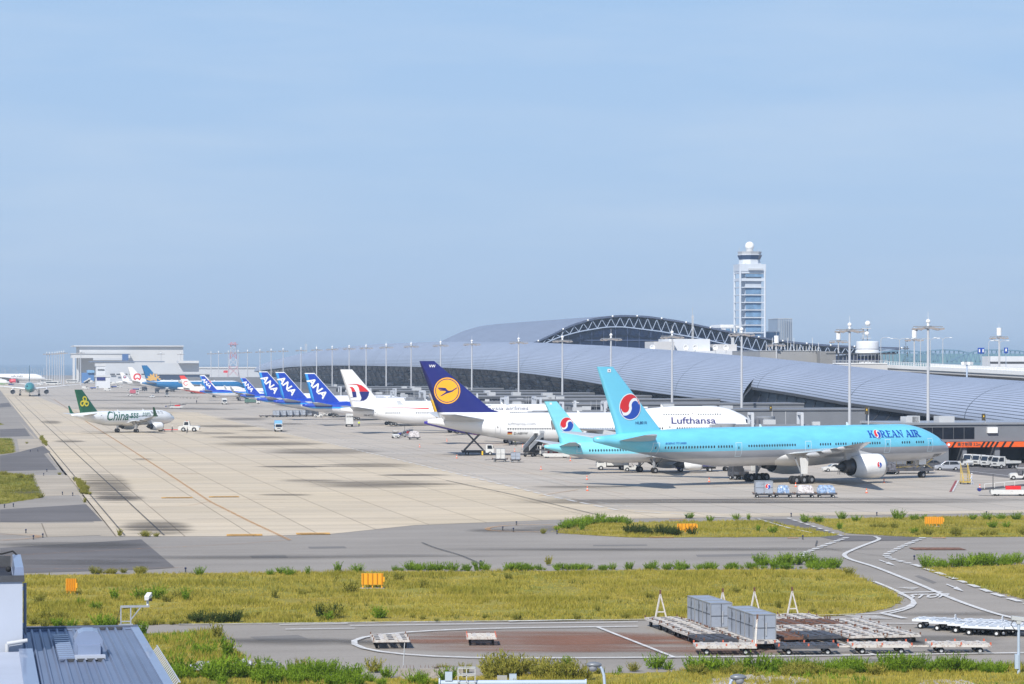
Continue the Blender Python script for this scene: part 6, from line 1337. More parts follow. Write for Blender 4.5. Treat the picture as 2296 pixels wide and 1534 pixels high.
def wrapped_load(m, W=2.1, D=1.5, Hh=1.35):
    r = v_root('', 'cargo load', None, 'wrapped_load'); bm = bmesh.new(); bmesh.ops.create_cube(bm, size=1); bmesh.ops.subdivide_edges(bm, edges=bm.edges, cuts=5, use_grid_fill=True)
    rr = random.Random(int(W * 100))
    for v in bm.verts:
        z = v.co.z + .5; k = 1 - .22 * z ** 2.5; v.co.x *= W * k; v.co.y *= D * k; v.co.z = z * Hh * (1 - .12 * (abs(v.co.x) / W * 2) ** 3); v.co += Vector((rr.uniform(-.05, .05), rr.uniform(-.05, .05), rr.uniform(-.05, .05)))
    me = bpy.data.meshes.new('load'); bm.to_mesh(me); bm.free(); me.materials.append(m)
    o = bpy.data.objects.new('load', me); COL.objects.link(o); o.parent = r
    b = MB()
    for x in (-.5, .1, .6): b.beam((x, -D * .51, .1), (x, -D * .42, Hh * .96), .05, .03)
    b.build('strap', MGREY, r); return r
def cone():
    r = v_root('', 'traffic cone', 'traffic cones on the apron', 'traffic_cone'); b = MB(); b.lathe([(.17, .04), (.06, .62), (.05, .72), (.001, .73)], (0, 0, 0), 'z', 14); b.build('body', mat('cone_orange', (.75, .13, .04), .5), r); b = MB(); b.lathe([(.135, .24), (.1, .42)], (0, 0, 0), 'z', 14); b.build('stripe', VWHITE, r); b = MB(); b.box((0, 0, .02), (.44, .44, .04)); b.build('base', mat('cone_base', (.5, .1, .04), .7), r); return r
def person(label, top, leg, cap, pose=0):
    r = v_root(label, 'person', None, 'person'); s = .14 * pose
    V = [(0, 0, .95), (0, 0, 1.15), (0, 0, 1.42), (0, 0, 1.53), (0, 0, 1.66), (.0, .10, .9), (s, .11, .5), (-.02 + s * .5, .12, .06), (.12 + s * .5, .13, .03), (0, -.10, .9), (-s, -.11, .5), (-.04 - s * 1.6, -.12, .06), (.1 - s * 1.6, -.13, .03), (0, .19, 1.4), (.06, .25, 1.13), (.2 + s, .23, .95), (0, -.19, 1.4), (.08, -.25, 1.13), (.25, -.2, 1.0)]
    E = [(0, 1), (1, 2), (2, 3), (3, 4), (0, 5), (5, 6), (6, 7), (7, 8), (0, 9), (9, 10), (10, 11), (11, 12), (2, 13), (13, 14), (14, 15), (2, 16), (16, 17), (17, 18)]
    RR = [.15, .14, .16, .06, .10, .1, .075, .05, .045, .1, .075, .05, .045, .075, .055, .045, .075, .055, .045]
    me = bpy.data.meshes.new('body'); me.from_pydata(V, E, []); o = bpy.data.objects.new('body', me); COL.objects.link(o); o.parent = r
    sk = o.modifiers.new('skin', 'SKIN'); o.modifiers.new('sub', 'SUBSURF').levels = 1
    for i, q in enumerate(RR): me.skin_vertices[0].data[i].radius = (q, q)
    me.skin_vertices[0].data[0].use_root = True
    me.materials.append(livery('clothes_%s' % label.replace(' ', '_')[:40], leg, [(0, 1, .94, top), (0, 1, 1.5, (190, 150, 125))], rough=.8, coat=0))
    b = MB(); b.ball((0, 0, 1.68), .125, 12, half=True); b.build('cap', cap, r); return r
def put(r, px, py, th, label=None, grp=None, off=(0, 0)):
    p = G(px, py); r.location = (p.x + off[0], p.y + off[1], 0); r.rotation_euler = (0, 0, R_(th))
    if label: r['label'] = label
    if grp: r['group'] = grp
    return r
AF = 'ground vehicles on the apron'
put(pushback(), 424, 968, 0, 'white pushback tractor with big wheels towing the green-tailed jet', AF)
tb = v_root('red and white tow bar between the green-tailed jet and its pushback tractor', 'tow bar', None, 'tow_bar'); b = MB(); b.beam((-3.2, 0, .55), (3.0, 0, .55), .16); b.build('bar', RED, tb); b = MB(); b.box((-2.2, 0, .5), (1.0, .7, .5)); b.build('head', DGREY, tb); wheels(tb, (-1.6,), .4, .26, .18); put(tb, 381, 968, 0)
put(person('person in dark work clothes walking beside the tow bar', (50, 50, 62), (40, 42, 54), WHITE, 1), 386, 969, 0); put(person('person in dark clothes beside the white pushback tractor', (46, 50, 66), (36, 38, 50), DGREY, 1), 420, 972, 0)
put(person('person in bright yellow vest and dark trousers beside the white box truck', (206, 220, 70), (34, 38, 60), WHITE), 805, 957, -90)
put(person('person in light work clothes and white helmet beside the yellow steps', (200, 205, 215), (190, 196, 210), WHITE, 1), 2179, 1087, 180)
put(person('person standing alone on the far apron left of the blue tails', (60, 62, 74), (50, 54, 66), DGREY), 441, 905, -90)
put(person('person in grey clothes under the white double-deck airliner', (96, 98, 110), (60, 64, 76), WHITE), 1142, 1000, 0); put(person('second person in olive clothes under the white double-deck airliner', (120, 120, 60), (60, 64, 56), WHITE, 1), 1156, 1001, 180)
put(cab_truck('box', BLUEP, 5.2, 3.1), 624, 968, -82, 'white cab truck with pale blue box facing the camera alone on the apron', AF)
q = put(cab_truck('box', VWHITE, 6.2, 3.9), 783, 957, 96, 'white box truck seen from behind below the kite-tailed airliner', AF)
decal('rear_lettering', [(xf(text_shape('航空貨物', .5, .01), 0, 1, 1, -.95, 2.9), DGREY)], lambda u, v, l: (-3.15 - l, -u, v), q, 0)
t1 = tractor(True); put(t1, 887, 983, -80, 'small white roofed tractor left of the covered cart below the white wide-body', AF)
put(belt_loader(), 908, 980, 70, 'white belt loader raised between small tractor and covered cart', AF)
q = dolly(DECKG, RDARK, 3.0, 1.6); put(q, 928, 986, 8, 'dark baggage dolly under a grey covered load left of the navy tail', AF); w = wrapped_load(WRAPW, 2.6, 1.5, 1.5); put(w, 928, 986, 8, 'grey covered load on a dolly left of the navy tail'); w.location.z = .6
put(cab_truck('scissor', None, 6.6), 1071, 1021, 2, 'scissor lift truck with raised black crossed arms below the navy tail', AF)
q = dolly(DECKG, RDARK, 2.9, 1.7, 'flat'); put(q, 1121, 1036, 178, 'dark dolly carrying a tall white container right of the scissor lift truck'); w = container(VWHITE, 1.7, 1.5, 2.0); put(w, 1122, 1036, 2, 'tall white container on a dolly right of the scissor lift truck'); w.location.z = .62
q = dolly(DECKG, RDARK, 2.0, 1.5); put(q, 1156, 1037, 0, 'small dark dolly carrying a low grey container near the scissor lift truck'); w = container(GALV, 1.8, 1.5, 1.3, .35); put(w, 1156, 1037, 0, 'low grey container with cut corner near the scissor lift truck'); w.location.z = .62
put(cab_truck('stairs', None, 6.0), 1196, 1024, 60, 'white passenger stair truck with black steps below the white airliner', AF)
q = belt_loader(); put(q, 1246, 1027, 185, 'white and red belt loader behind the small pale blue tail', AF); put(cab_truck('flat', RED, 5.0), 1228, 1016, 170, 'white flatbed truck with red side boards behind the belt loader', AF)
put(cab_truck('box', VWHITE, 5.6, 3.2), 1372, 1054, 184, 'white box truck with red-striped front under the tail of the largest airliner', AF); b = MB(); 
put(tractor(), 1418, 1057, 0, 'open white tow tractor with black seats under the tail of the largest airliner', AF)
q = cab_truck('flat', NAVY, 7.0, cabm=NAVY); put(q, 1560, 1058, 184, 'dark blue flatbed truck under the belly of the largest airliner', AF)
q = cab_truck('flat', RDARK, 3.2, cabm=RDARK); put(q, 1655, 1076, 120, 'dark service cart with yellow plate behind the main wheels', AF)
put(car(False, VWHITE), 1872, 1058, 186, 'white sedan parked behind the big engine', AF)
b = MB(); fr = v_root('grey metal trestle standing behind the big engine', 'trestle', None, 'trestle')
for x in (-.6, .6):
    for y in (-.5, .5): b.beam((x, y, 0), (x * .7, y, 2.2), .08)
b.beam((-.6, 0, .3), (.6, 0, .3), .08); b.beam((-.5, -.5, 2.2), (.5, -.5, 2.2), .1); b.beam((-.5, .5, 2.2), (.5, .5, 2.2), .1); b.build('frame', DGREY, fr); put(fr, 1888, 1064, 10)
put(cargo_loader(), 2035, 1062, 5, 'dark cargo loader with yellow rails under the pale blue nose', AF)
q = dolly(DECKG, RDARK, 3.2, 2.2); put(q, 1992, 1064, 5, 'dark dolly with wrapped load beside the cargo loader'); w = wrapped_load(mat('dark_wrapped_load', (.10, .10, .12), .5, 0, .6, 2, bump=.5), 2.4, 1.7, 1.5); put(w, 1992, 1064, 5, 'dark wrapped load on a dolly beside the cargo loader'); w.location.z = .6
put(car(True), 2124, 1055, 178, 'silver minivan parked under the pale blue nose', AF); put(car(False, RDARK), 2088, 1049, 178, 'dark car half hidden behind the nose wheel', AF)
put(tractor(False), 2165, 1047, -65, 'small open white tractor in front of the row of white trucks', AF)
cts = cab_truck('flat', VWHITE, 5.2)
for i, (px, py_, th) in enumerate(((2256, 1051, -152), (2231, 1048.5, -150), (2210, 1046.5, -146), (2189, 1045, -142))):
    q = put(cts if i == 0 else copy_tree(cts), px, py_, th, 'white cab truck parked in a row under the orange board, %s' % ('nearest one', 'second nearest', 'third nearest', 'farthest one')[i], 'white trucks under the board')
YELL2 = mat('dull_yellow', (.50, .36, .08), .6, var=.15, scale=2)
ys = v_root('yellow wheeled maintenance steps beside a person in white helmet', 'steps', None, 'maintenance_steps'); b = MB()
fl([(-.9, .35), (.9, .35), (.9, .6), (-.9, .6)], -1.0, 1.0, YELL2, 'base', ys)
for i in range(8): b.box((0, -.85 + i * .24, .6 + i * .36), (1.3, .26, .06))
b.build('steps', YELL2, ys)
for s in (-1, 1):
    b = MB(); b.beam((s * .68, -.95, .5), (s * .68, .95, 3.2), .1); b.beam((s * .68, -.95, 1.3), (s * .68, .95, 4.1), .07); b.beam((s * .68, -.95, .5), (s * .68, -.95, 1.3), .07); b.beam((s * .68, .95, .4), (s * .68, .95, 4.1), .09); b.beam((s * .68, 0, .4), (s * .68, 0, 2.8), .07); b.build('handrail', YELL2, ys)
wheels(ys, (-.7, .7), .8, .18, .12); put(ys, 2165, 1086, 8); ys.scale = (.85, .85, .8)
put(tractor(True), 2284, 1076, 178, 'open white tow tractor with grey canopy at the right edge', AF); put(belt_loader(), 2262, 1112, -2, 'white belt loader with red panel and dark conveyor at the right edge', AF)
# four carts with loads in front of the largest airliner
for i, (px, kind) in enumerate(((1712, 'c'), (1756, 'b'), (1805, 'w'), (1852, 'b'))):
    nm = ('leftmost', 'second from left', 'third from left', 'rightmost')[i]; q = dolly(DECKG, RDARK, 2.9, 1.7, 'flat'); put(q, px, 1116, 180 if i else 0, 'dark cargo dolly in front of the largest airliner, %s of four' % nm, 'dolly train in front of the largest airliner')
    if kind == 'c':
        w = container(GALV, 2.5, 1.6, 1.75, .45); decal('emblem', swirl(.55, 1.0, .36, 30), lambda u, v, l: (u, -.83 - l, v), w, 0); lab = 'silver container with red and blue swirl on the leftmost dolly'
    else: w = wrapped_load(WRAPB if kind == 'b' else WRAPW, (1.7, 1.65, 2.3, 2.5)[i], 1.4, 1.15); lab = ('', 'small blue and white wrapped load on the second dolly', 'white wrapped load on the third dolly from left', 'long blue and white wrapped load on the rightmost dolly')[i]
    put(w, px, 1116, 0, lab); w.location.z = .62
# long container train
ud = dolly(DECKG, RDARK, 2.7, 1.7); uc = container(GALV, 2.3, 1.6, 1.75, .35)
for i in range(9):
    px = 590 + i * 14.6; q = put(ud if i == 0 else copy_tree(ud), px, 936 - i * .25, 2, 'dark dolly in the long train below the nearest blue tail', 'dollies of the long container train')
    if i > 1: w = put(uc if i == 2 else copy_tree(uc), px, 936 - i * .25, 2, 'grey container in the long train below the nearest blue tail', 'containers of the long train'); w.location.z = .62
put(tractor(), 714, 936, 0, 'white tow tractor at the head of the long container train', AF); put(tractor(True), 735, 933, 0, 'second white tow tractor ahead of the long container train', AF)
# more distant traffic
far = [('loader', 395, 916, 10, 'white and black loader alone in the middle of the apron'), ('truckg', 566, 906, 0, 'dark green tank truck beneath the winglets of the smaller blue-tailed jet'), ('box', 503, 907, -80, 'white box truck facing the camera under the smaller blue-tailed jet'), ('van', 241, 877, 10, 'cream van alone left of the far tails'), ('flat', 258, 870, 5, 'blue flatbed left of the far tails'), ('car', 268, 869, 0, 'white and orange car left of the far tails'), ('tractor', 290, 877, 0, 'white tractor under the leftmost far tail'), ('flat', 308, 876, 0, 'flat truck under the crane-tailed jet'), ('boxd', 324, 877, -60, 'dark box truck under the teal tail'), ('boxr', 301, 885, 15, 'red and white box truck below the far tails'), ('tractor', 292, 888, 10, 'white tractor towing left of the red and white truck'), ('boxd', 352, 881, -75, 'small dark box truck below the teal airliner'), ('car', 341, 892, -60, 'white car below the teal airliner'), ('stairs', 374, 890, -80, 'white stair truck below the orange-red jet'), ('boxd', 387, 879, -70, 'dark truck beside the orange-red jet'), ('carb', 25, 864, 0, 'dark blue car at the far left edge'), ('van', 90, 864, 0, 'grey van beside the head-on wide-body'), ('bus', 117, 863, 0, 'grey bus right of the head-on wide-body'), ('bus', 162, 859, 0, 'white bus under the hangar door frame'), ('stairs', 195, 861, 20, 'white stair truck in front of the hangar'), ('van', 191, 873, 5, 'white van above the green tail'), ('flat', 212, 873, 0, 'long flat truck right of the green tail'), ('van', 131, 862, 0, 'white van left of the hangar'), ('car', 149, 866, 0, 'dark car left of the hangar'), ('box', 205, 860, 0, 'white box truck in front of the blue shed'), ('car', 178, 859, 0, 'white car by the hangar column'), ('van', 222, 864, 0, 'white van in front of the stepped building'), ('box', 236, 860, 0, 'pale box truck in front of the gabled shed'), ('van', 252, 862, 180, 'blue van right of the gabled shed'), ('box', 268, 862, 0, 'green box truck near the leftmost far tail'), ('bus', 105, 859, 0, 'pale bus among the far vehicles left of the hangar')]
for k, px, py_, th, lab in far:
    q = {'loader': belt_loader, 'truckg': lambda: cab_truck('box', mat('dark_green_tank', (.08, .16, .13), .5), 7, 2.4), 'box': lambda: cab_truck('box', VWHITE), 'van': van, 'flat': lambda: cab_truck('flat', BLUE, 6), 'car': lambda: car(False, VWHITE), 'carb': lambda: car(False, NAVY), 'tractor': tractor, 'boxd': lambda: cab_truck('box', RDARK, 5, 2.9, RDARK), 'boxr': lambda: cab_truck('box', mat('pinkish_red_box', (.5, .12, .16), .5), 5, 3), 'stairs': lambda: cab_truck('stairs'), 'bus': bus}[k]()
    put(q, px, py_, th, lab, 'distant ground vehicles')
ed = dolly(DECKG, RWHITE, 2.4, 1.5)
for i in range(5): put(ed if i == 0 else copy_tree(ed), 407 + i * 8, 893 + i * .2, 0, 'empty pale dolly in the short row below the orange-red jet', 'empty dollies below the orange-red jet')
cn = cone(); spots = [(1316, 1076, 'left of the smaller pale blue jet'), (1317, 1101, 'nearest one left of the largest airliner tail shadow'), (1213, 1054, 'below the white stair truck'), (1590, 1081, 'under the belly of the largest airliner'), (1784, 1092, 'in front of the nearest main wheels'), (1943, 1106, 'alone in front of the big engine'), (1982, 1083, 'below the big engine intake'), (1436, 1059, 'right of the open tow tractor'), (1342, 1043, 'left of the white box truck'), (1279, 1034, 'below the small pale blue tail'), (1024, 1028, 'left of the scissor lift truck'), (941, 1003, 'below the covered cart'), (1002, 990, 'below the purple jet'), (1154, 1013, 'above the low grey container'), (1172, 1003, 'behind the stair truck'), (1938, 1063, 'behind the big engine'), (2197, 1096, 'beside the person in white helmet')]
for i, (px, py_, lab) in enumerate(spots): put(cn if i == 0 else copy_tree(cn), px, py_, 0, 'orange traffic cone ' + lab, 'traffic cones on the apron')
# cart park in the foreground
UR = math.degrees(math.atan2(UY, UX))
BDECK = mat('pale_blue_deck', (.30, .35, .42), .5, .1, .2, 2)
proto = {'w': dolly(DECKG, RWHITE, 3.9), 'wu': dolly(DECKG, RWHITE, 3.9, bar='up'), 'k': dolly(RDARK, RDARK, 3.9), 'r': dolly(DECKG, RBROWN, 3.9), 'wr': dolly(DECKG, RWHITE, 3.9, 2.3, 'none', True), 'wru': dolly(DECKG, RWHITE, 3.9, 2.3, 'up', True), 'kr': dolly(RDARK, RDARK, 3.9, 2.3, 'none', True), 'wrf': dolly(DECKG, RWHITE, 3.9, 2.3, 'flat', True), 'cr': dolly(BDECK, NWHITE, 3.0, 1.9, 'none', False, NWHITE, .62), 'cru': dolly(BDECK, NWHITE, 3.0, 1.9, 'hoop', False, NWHITE, .62)}
used = set()
def place(key, p, rz, lab, grp):
    q = proto[key]
    if key in used: q = copy_tree(q)
    used.add(key); q.location = p; q.rotation_euler = (0, 0, rz); return tag(q, lab, 'dolly', grp)
ou = math.atan2(UY, UX); p0 = G(1499, 1409); LB, tB = p0.x * NX + p0.y * NY, p0.x * UX + p0.y * UY
nth = ['back', 'second', 'third', 'fourth', 'fifth', 'sixth', 'front']
cols = [(0, 0, ['wu', 'w', 'w', 'k'], 'leftmost row'), (2.35, -1.4, ['w', 'w', 'w', 'w'], 'row under the grey containers'), (4.75, .6, ['wu', 'w', 'w', 'r'], 'row just right of the grey containers'), (7.5, .9, ['wu', 'r', 'w', 'k'], 'second row right of the grey containers'), (10.3, .7, ['wu', 'r', 'w', 'w'], 'third row right of the grey containers'), (12.9, -3.4, ['w', 'w', 'w'], 'rightmost short row')]
for dL, dt, keys, nm in cols:
    for j, k in enumerate(keys): place(k, UN(LB + dL, tB + dt - j * 4.15) + Vector((random.uniform(-.12, .12), random.uniform(-.1, .1), 0)), ou + random.uniform(-.03, .03), '%s dolly, %s in the %s' % ({'w': 'rusty white', 'wu': 'rusty white', 'k': 'dark grey', 'r': 'rust brown'}[k], nth[j] if j < len(keys) - 1 or len(keys) > 4 else 'front', nm), 'dollies in the cart park')
ct0 = container(GALV)
for j in range(6):
    dt = [-1.4, -3.5, -5.6, -10.1, -12.2, -14.3][j]; q = ct0 if j == 0 else copy_tree(ct0); q.location = UN(LB + 2.1 + (.55 if j > 2 else 0), tB + dt, .66); q.rotation_euler = (0, 0, PHI); q.scale = (1.03, 1, 1.05)
    tag(q, 'grey sheet-metal container on the rusty dollies, %s' % ('farthest of the back three', 'middle of the back three', 'nearest of the back three', 'farthest of the front three', 'middle of the front three', 'frontmost of all six')[j], 'container', 'grey containers in the cart park')
    decal('numeral', [(xf(centred(text_shape('346125'[j], .42, .01)), 0, 1, 1, .05, 1.22), DGREY)], lambda u, v, l: (-.78 - l, -u, v), q, 0)
for px, py_, k, lab in ((1625, 1466, 'wru', 'white roller dolly with upright drawbar at the front left of the cart park'), (1808, 1466, 'kr', 'dark grey roller dolly at the front, right of the containers'), (1972, 1464, 'wrf', 'white roller dolly with orange stops, second from the front right'), (2148, 1463, 'wrf', 'white roller dolly with orange stops at the front right')):
    place(k, G(px, py_), R_(180 if 'f' in k else 0) + R_(1), lab, 'dollies in the cart park')
for i, (px, py_) in enumerate(((2100, 1409), (2138, 1414), (2180, 1419), (2210, 1424))): place('cru' if i == 0 else 'cr', G(px, py_), R_(-25), 'clean white low dolly in the left train, %s' % ('back one', 'second', 'third', 'front one')[i], 'clean white dollies on the right')
for i, (px, py_) in enumerate(((2205, 1413), (2245, 1419), (2288, 1426))): place('cru' if i == 0 else 'cr', G(px, py_), R_(-25), 'clean white low dolly in the right train, %s' % ('back one', 'second', 'front one')[i], 'clean white dollies on the right')
q = copy_tree(proto['w']); q.location = G(874, 1449); q.rotation_euler = (0, 0, R_(96)); tag(q, 'white dolly standing alone near the curved line end', 'dolly', 'lone dollies on the rusty pad')
q = proto['wr']; q.location = G(1079, 1445); q.rotation_euler = (0, 0, R_(92)); q.scale = (.62, .85, 1); tag(q, 'white roller dolly standing alone in the middle of the rusty pad', 'dolly', 'lone dollies on the rusty pad')
# ================= foreground: signs, verge plants, near roof
SIGNY = mat('sign_orange_yellow', (.80, .36, .012), .5, var=.04, scale=1)
def board(w, h, n, label, px, py, rz):
    r = empty('taxiway_sign', G(px, py), R_(rz), label, 'taxiway sign', 'yellow-orange taxiway sign backs')
    b = MB(); b.span(-w / 2, w / 2, -.08, .08, .35, .35 + h); b.build('panel', SIGNY, r)
    for i in range(n):
        x = -w / 2 + .12 + i * (w - .24) / (n - 1); b = MB(); b.span(x - .04, x + .04, -.17, -.08, .3, .37 + h); b.build('rib', mat('sign_rib', (.55, .22, .01), .5), r)
        if i % 2 == 0: b = MB(); b.span(x - .05, x + .05, -.12, .0, 0, .36); b.build('leg', SIGNY, r)
    b = MB(); b.span(-w / 2 - .1, w / 2 + .1, -.4, .4, 0, .07); b.build('base', CONC, r); b = MB(); b.span(w / 2, w / 2 + .12, -.1, .05, .6, 1.0); b.build('bracket', SIGNY, r)
board(1.85, .95, 5, 'orange-yellow ribbed sign board in the middle of the main grass strip', 835, 1320, 0); board(.95, 1.0, 5, 'small orange-yellow ribbed sign board at the left end of the main grass strip', 160, 1334, -18)
board(2.2, .75, 6, 'orange-yellow sign board half hidden by bushes on the far grass island', 1540, 1196, 3); board(2.15, .8, 10, 'orange-yellow ribbed sign board on the far right grass island', 2094, 1181, -6)
# taxiway edge lights
for px, py in ((416, 1284), (1078, 1268), (1718, 1260), (2050, 1256), (1158, 1178), (1127, 1190), (1151, 1193), (1249, 1198), (1538, 1163), (1774, 1159), (1966, 1157), (2212, 1155), (1800, 1210), (96, 1206), (75, 1210), (58, 1196), (105, 1058), (143, 1062), (165, 1077), (178, 1104), (68, 1014), (85, 1013), (98, 1067), (140, 1110), (163, 1112), (30, 1137), (10, 1139)):
    r = empty('taxiway_light', G(px, py), 0, 'stubby dark taxiway edge light standing on the pavement edge', 'taxiway light', 'taxiway edge lights'); b = MB(); b.cyl((0, 0, 0), (0, 0, .34), .08, .06, 8); b.build('stem', DGREY, r); b = MB(); b.ball((0, 0, .4), .11, 10); b.build('lens', mat('blue_black_lens', (.02, .03, .08), .2), r)
# ---- plants
def leaf_mat(name, a, b_):
    m = bpy.data.materials.new(name); m.use_nodes = True; t = m.node_tree; p = t.nodes['Principled BSDF']; p.inputs['Roughness'].default_value = .65; p.inputs['Specular IOR Level'].default_value = .1
    at = nd(t, 'ShaderNodeAttribute'); at.attribute_name = 'tone'; rp = nd(t, 'ShaderNodeValToRGB'); rp.color_ramp.elements[0].color = (*a, 1); rp.color_ramp.elements[1].color = (*b_, 1); t.links.new(at.outputs['Fac'], rp.inputs[0]); t.links.new(rp.outputs[0], p.inputs['Base Color'])
    tl = nd(t, 'ShaderNodeBsdfTranslucent'); t.links.new(rp.outputs[0], tl.inputs['Color']); mx = nd(t, 'ShaderNodeMixShader'); mx.inputs[0].default_value = .3; t.links.new(p.outputs[0], mx.inputs[1]); t.links.new(tl.outputs[0], mx.inputs[2]); t.links.new(mx.outputs[0], t.nodes['Material Output'].inputs['Surface']); return m
STRAW = leaf_mat('dry_grass', (.29, .27, .038), (.58, .46, .10)); GREENL = leaf_mat('green_weed', (.06, .13, .008), (.26, .38, .03)); OLIVE = leaf_mat('olive_weed', (.12, .14, .02), (.40, .36, .07)); DARKL = leaf_mat('dark_weed', (.02, .045, .01), (.09, .12, .03))
rng = np.random.default_rng(3)
def tri_mesh(name, V, tone, mat_, nper=3, parent=None):
    nv = len(V); me = bpy.data.meshes.new(name); me.vertices.add(nv); me.vertices.foreach_set('co', V.astype(np.float32).ravel()); nf = nv // 3
    me.loops.add(nv); me.loops.foreach_set('vertex_index', np.arange(nv, dtype=np.int32)); me.polygons.add(nf); me.polygons.foreach_set('loop_start', np.arange(0, nv, 3, dtype=np.int32)); me.polygons.foreach_set('loop_total', np.full(nf, 3, dtype=np.int32))
    me.update(calc_edges=True); a = me.attributes.new('tone', 'FLOAT', 'POINT'); a.data.foreach_set('value', tone.astype(np.float32)); me.materials.append(mat_)
    o = bpy.data.objects.new(name, me); COL.objects.link(o)
    if parent is not None: o.parent = parent
    return o
def blades(P, hmin, hmax, w, spread, tone_lo=0, tone_hi=1, per=3, cluster=None):
    n = len(P); B = np.repeat(P, per, 0) + np.concatenate([rng.normal(0, spread, (n * per, 2)), np.zeros((n * per, 1))], 1); h = rng.uniform(hmin, hmax, n * per)
    if cluster is not None: h *= np.repeat(cluster, per)
    a = rng.uniform(0, 2 * np.pi, n * per); d = np.stack([np.cos(a), np.sin(a), 0 * a], 1) * (w / 2); ln = rng.normal(0, .35, (n * per, 2)) * h[:, None]
    T = B + np.concatenate([ln, h[:, None]], 1); V = np.stack([B - d, B + d, T], 1).reshape(-1, 3); tb = rng.uniform(tone_lo, tone_hi, n)
    if cluster is not None: tb = np.clip(tb * .6 + (1 - cluster) * .5 + .1, 0, 1)
    return V, np.repeat(np.repeat(tb, per), 3)
def inpoly(x, y, P):
    c = np.zeros(len(x), bool); n = len(P); j = n - 1
    for i in range(n):
        xi, yi = P[i]; xj, yj = P[j]
        with np.errstate(divide='ignore', invalid='ignore'): c ^= ((yi > y) != (yj > y)) & (x < (xj - xi) * (y - yi) / (yj - yi + 1e-12) + xi)
        j = i
    return c
def scatter(P, dens):
    W_ = np.array([G(*p)[:2] for p in P]); lo, hi = W_.min(0), W_.max(0); n = int(np.prod(hi - lo) * dens); q = rng.uniform(lo, hi, (n, 2)); q = q[inpoly(q[:, 0], q[:, 1], [tuple(w) for w in W_])]; q = q + rng.normal(0, .28, q.shape); return np.concatenate([q, np.full((len(q), 1), .02)], 1)
def blotch(P, s=.12, seed=0):
    from mathutils import noise
    return np.clip(np.array([noise.fractal(Vector((p[0] * s + seed, p[1] * s * 1.2, seed)), 1.0, 2.0, 4) for p in P]) * 1.2 + .9, .25, 1.8)
for k, dens in (('main', 13), ('right', 12), ('isle_a', 9), ('isle_b', 9), ('left_a', 7), ('left_b', 4), ('left_c', 3), ('low', 15)):
    P = scatter(verge[k], dens); c = blotch(P, .16, 3.0)
    b2 = blotch(P, .3, 21.0); k2 = (b2 > .55) | (rng.random(len(P)) < .3); P, c = P[k2], c[k2]
    V, T = blades(P, .12, .34, .055, .10, 0, 1, 4, c); o = tri_mesh('grass', V, T, STRAW if not k.startswith('left') else OLIVE); o['kind'] = 'stuff'
    Q = P[rng.random(len(P)) < (.10 if k != 'low' else .22)]; Q = Q[blotch(Q, .11, 9.0) > .98]
    if len(Q): V, T = blades(Q, .18, .5, .07, .12, 0, 1, 5); o = tri_mesh('green_weeds', V, T, GREENL if k in ('low', 'left_b', 'left_c') else OLIVE); o['kind'] = 'stuff'
def bush_arrays(h, r, n, seed, upright=1.0):
    g = np.random.default_rng(seed); V, T = [], []
    for i in range(n):                                       # sprays: leaves set along leaning stems
        a = g.uniform(0, 2 * np.pi); rad = r * g.uniform(.0, .55); lean = g.uniform(.1, .9) * r; hh = h * g.uniform(.45, 1.0); base = np.array([rad * np.cos(a), rad * np.sin(a), 0]); tip = base + np.array([lean * np.cos(a), lean * np.sin(a), hh]); tone = g.uniform(0, 1)
        for j in range(11):
            t = .12 + .88 * j / 10; p = base + (tip - base) * t; p[2] = hh * t ** (1 / upright); d = g.normal(0, 1, 3); d[:2] *= .7; d[2] = abs(d[2]) + .45; d /= np.linalg.norm(d); s = np.cross(d, g.normal(0, 1, 3)); s /= np.linalg.norm(s) + 1e-9; l = .24 * h ** .5 * g.uniform(.6, 1.3) * (1.15 - .5 * t); w = l * .19
            V += [p - s * w, p + s * w, p + d * l]; T += [np.clip(tone * .7 + t * .3 + g.uniform(-.15, .15), 0, 1)] * 3
    return np.array(V), np.array(T)
BA = [bush_arrays(1.0, .75, 46, 11 + i, 1.0) for i in range(5)]; BT = [bush_arrays(1.1, .4, 26, 31 + i, 1.2) for i in range(3)]
BM = {}
def plant(px, py, h, label, mt, grp, tall=False, wide=1.0, cat='weed clump'):
    arr = BT if tall else BA; i = random.randrange(len(arr)); key = (tall, i, mt.name)
    if key not in BM:
        o = tri_mesh('weed_clump', arr[i][0], arr[i][1], mt); BM[key] = o.data; COL.objects.unlink(o); bpy.data.objects.remove(o)
    o = bpy.data.objects.new('weed_clump', BM[key]); COL.objects.link(o); o.location = G(px, py); o.rotation_euler = (0, 0, random.uniform(0, 6.28)); o.scale = (h * wide, h * wide, h)
    return tag(o, label, cat, grp)
def hedge(name, pts, h, per_m, mt, spread=.5, wide=1.0):
    Vs, Ts = [], []
    for (a, b_) in zip(pts[:-1], pts[1:]):
        A_, B__ = G(*a), G(*b_); n = max(1, int((B__ - A_).length * per_m))
        for i in range(n):
            p = A_.lerp(B__, random.random()); V, T = random.choice(BA); an = random.uniform(0, 6.28); c, s = math.cos(an), math.sin(an); hh = h * random.choice((.45, .6, .8, .95, 1.05, 1.3)) * random.uniform(.85, 1.15); k = hh * wide
            X = V[:, 0] * c * k - V[:, 1] * s * k + p.x + random.gauss(0, spread * .4); Yy = V[:, 0] * s * k + V[:, 1] * c * k + p.y + random.gauss(0, spread); Vs.append(np.stack([X, Yy, V[:, 2] * hh], 1)); Ts.append(np.clip(T * .8 + random.uniform(-.1, .3), 0, 1))
    o = tri_mesh(name, np.concatenate(Vs), np.concatenate(Ts), mt); o['kind'] = 'stuff'; return o
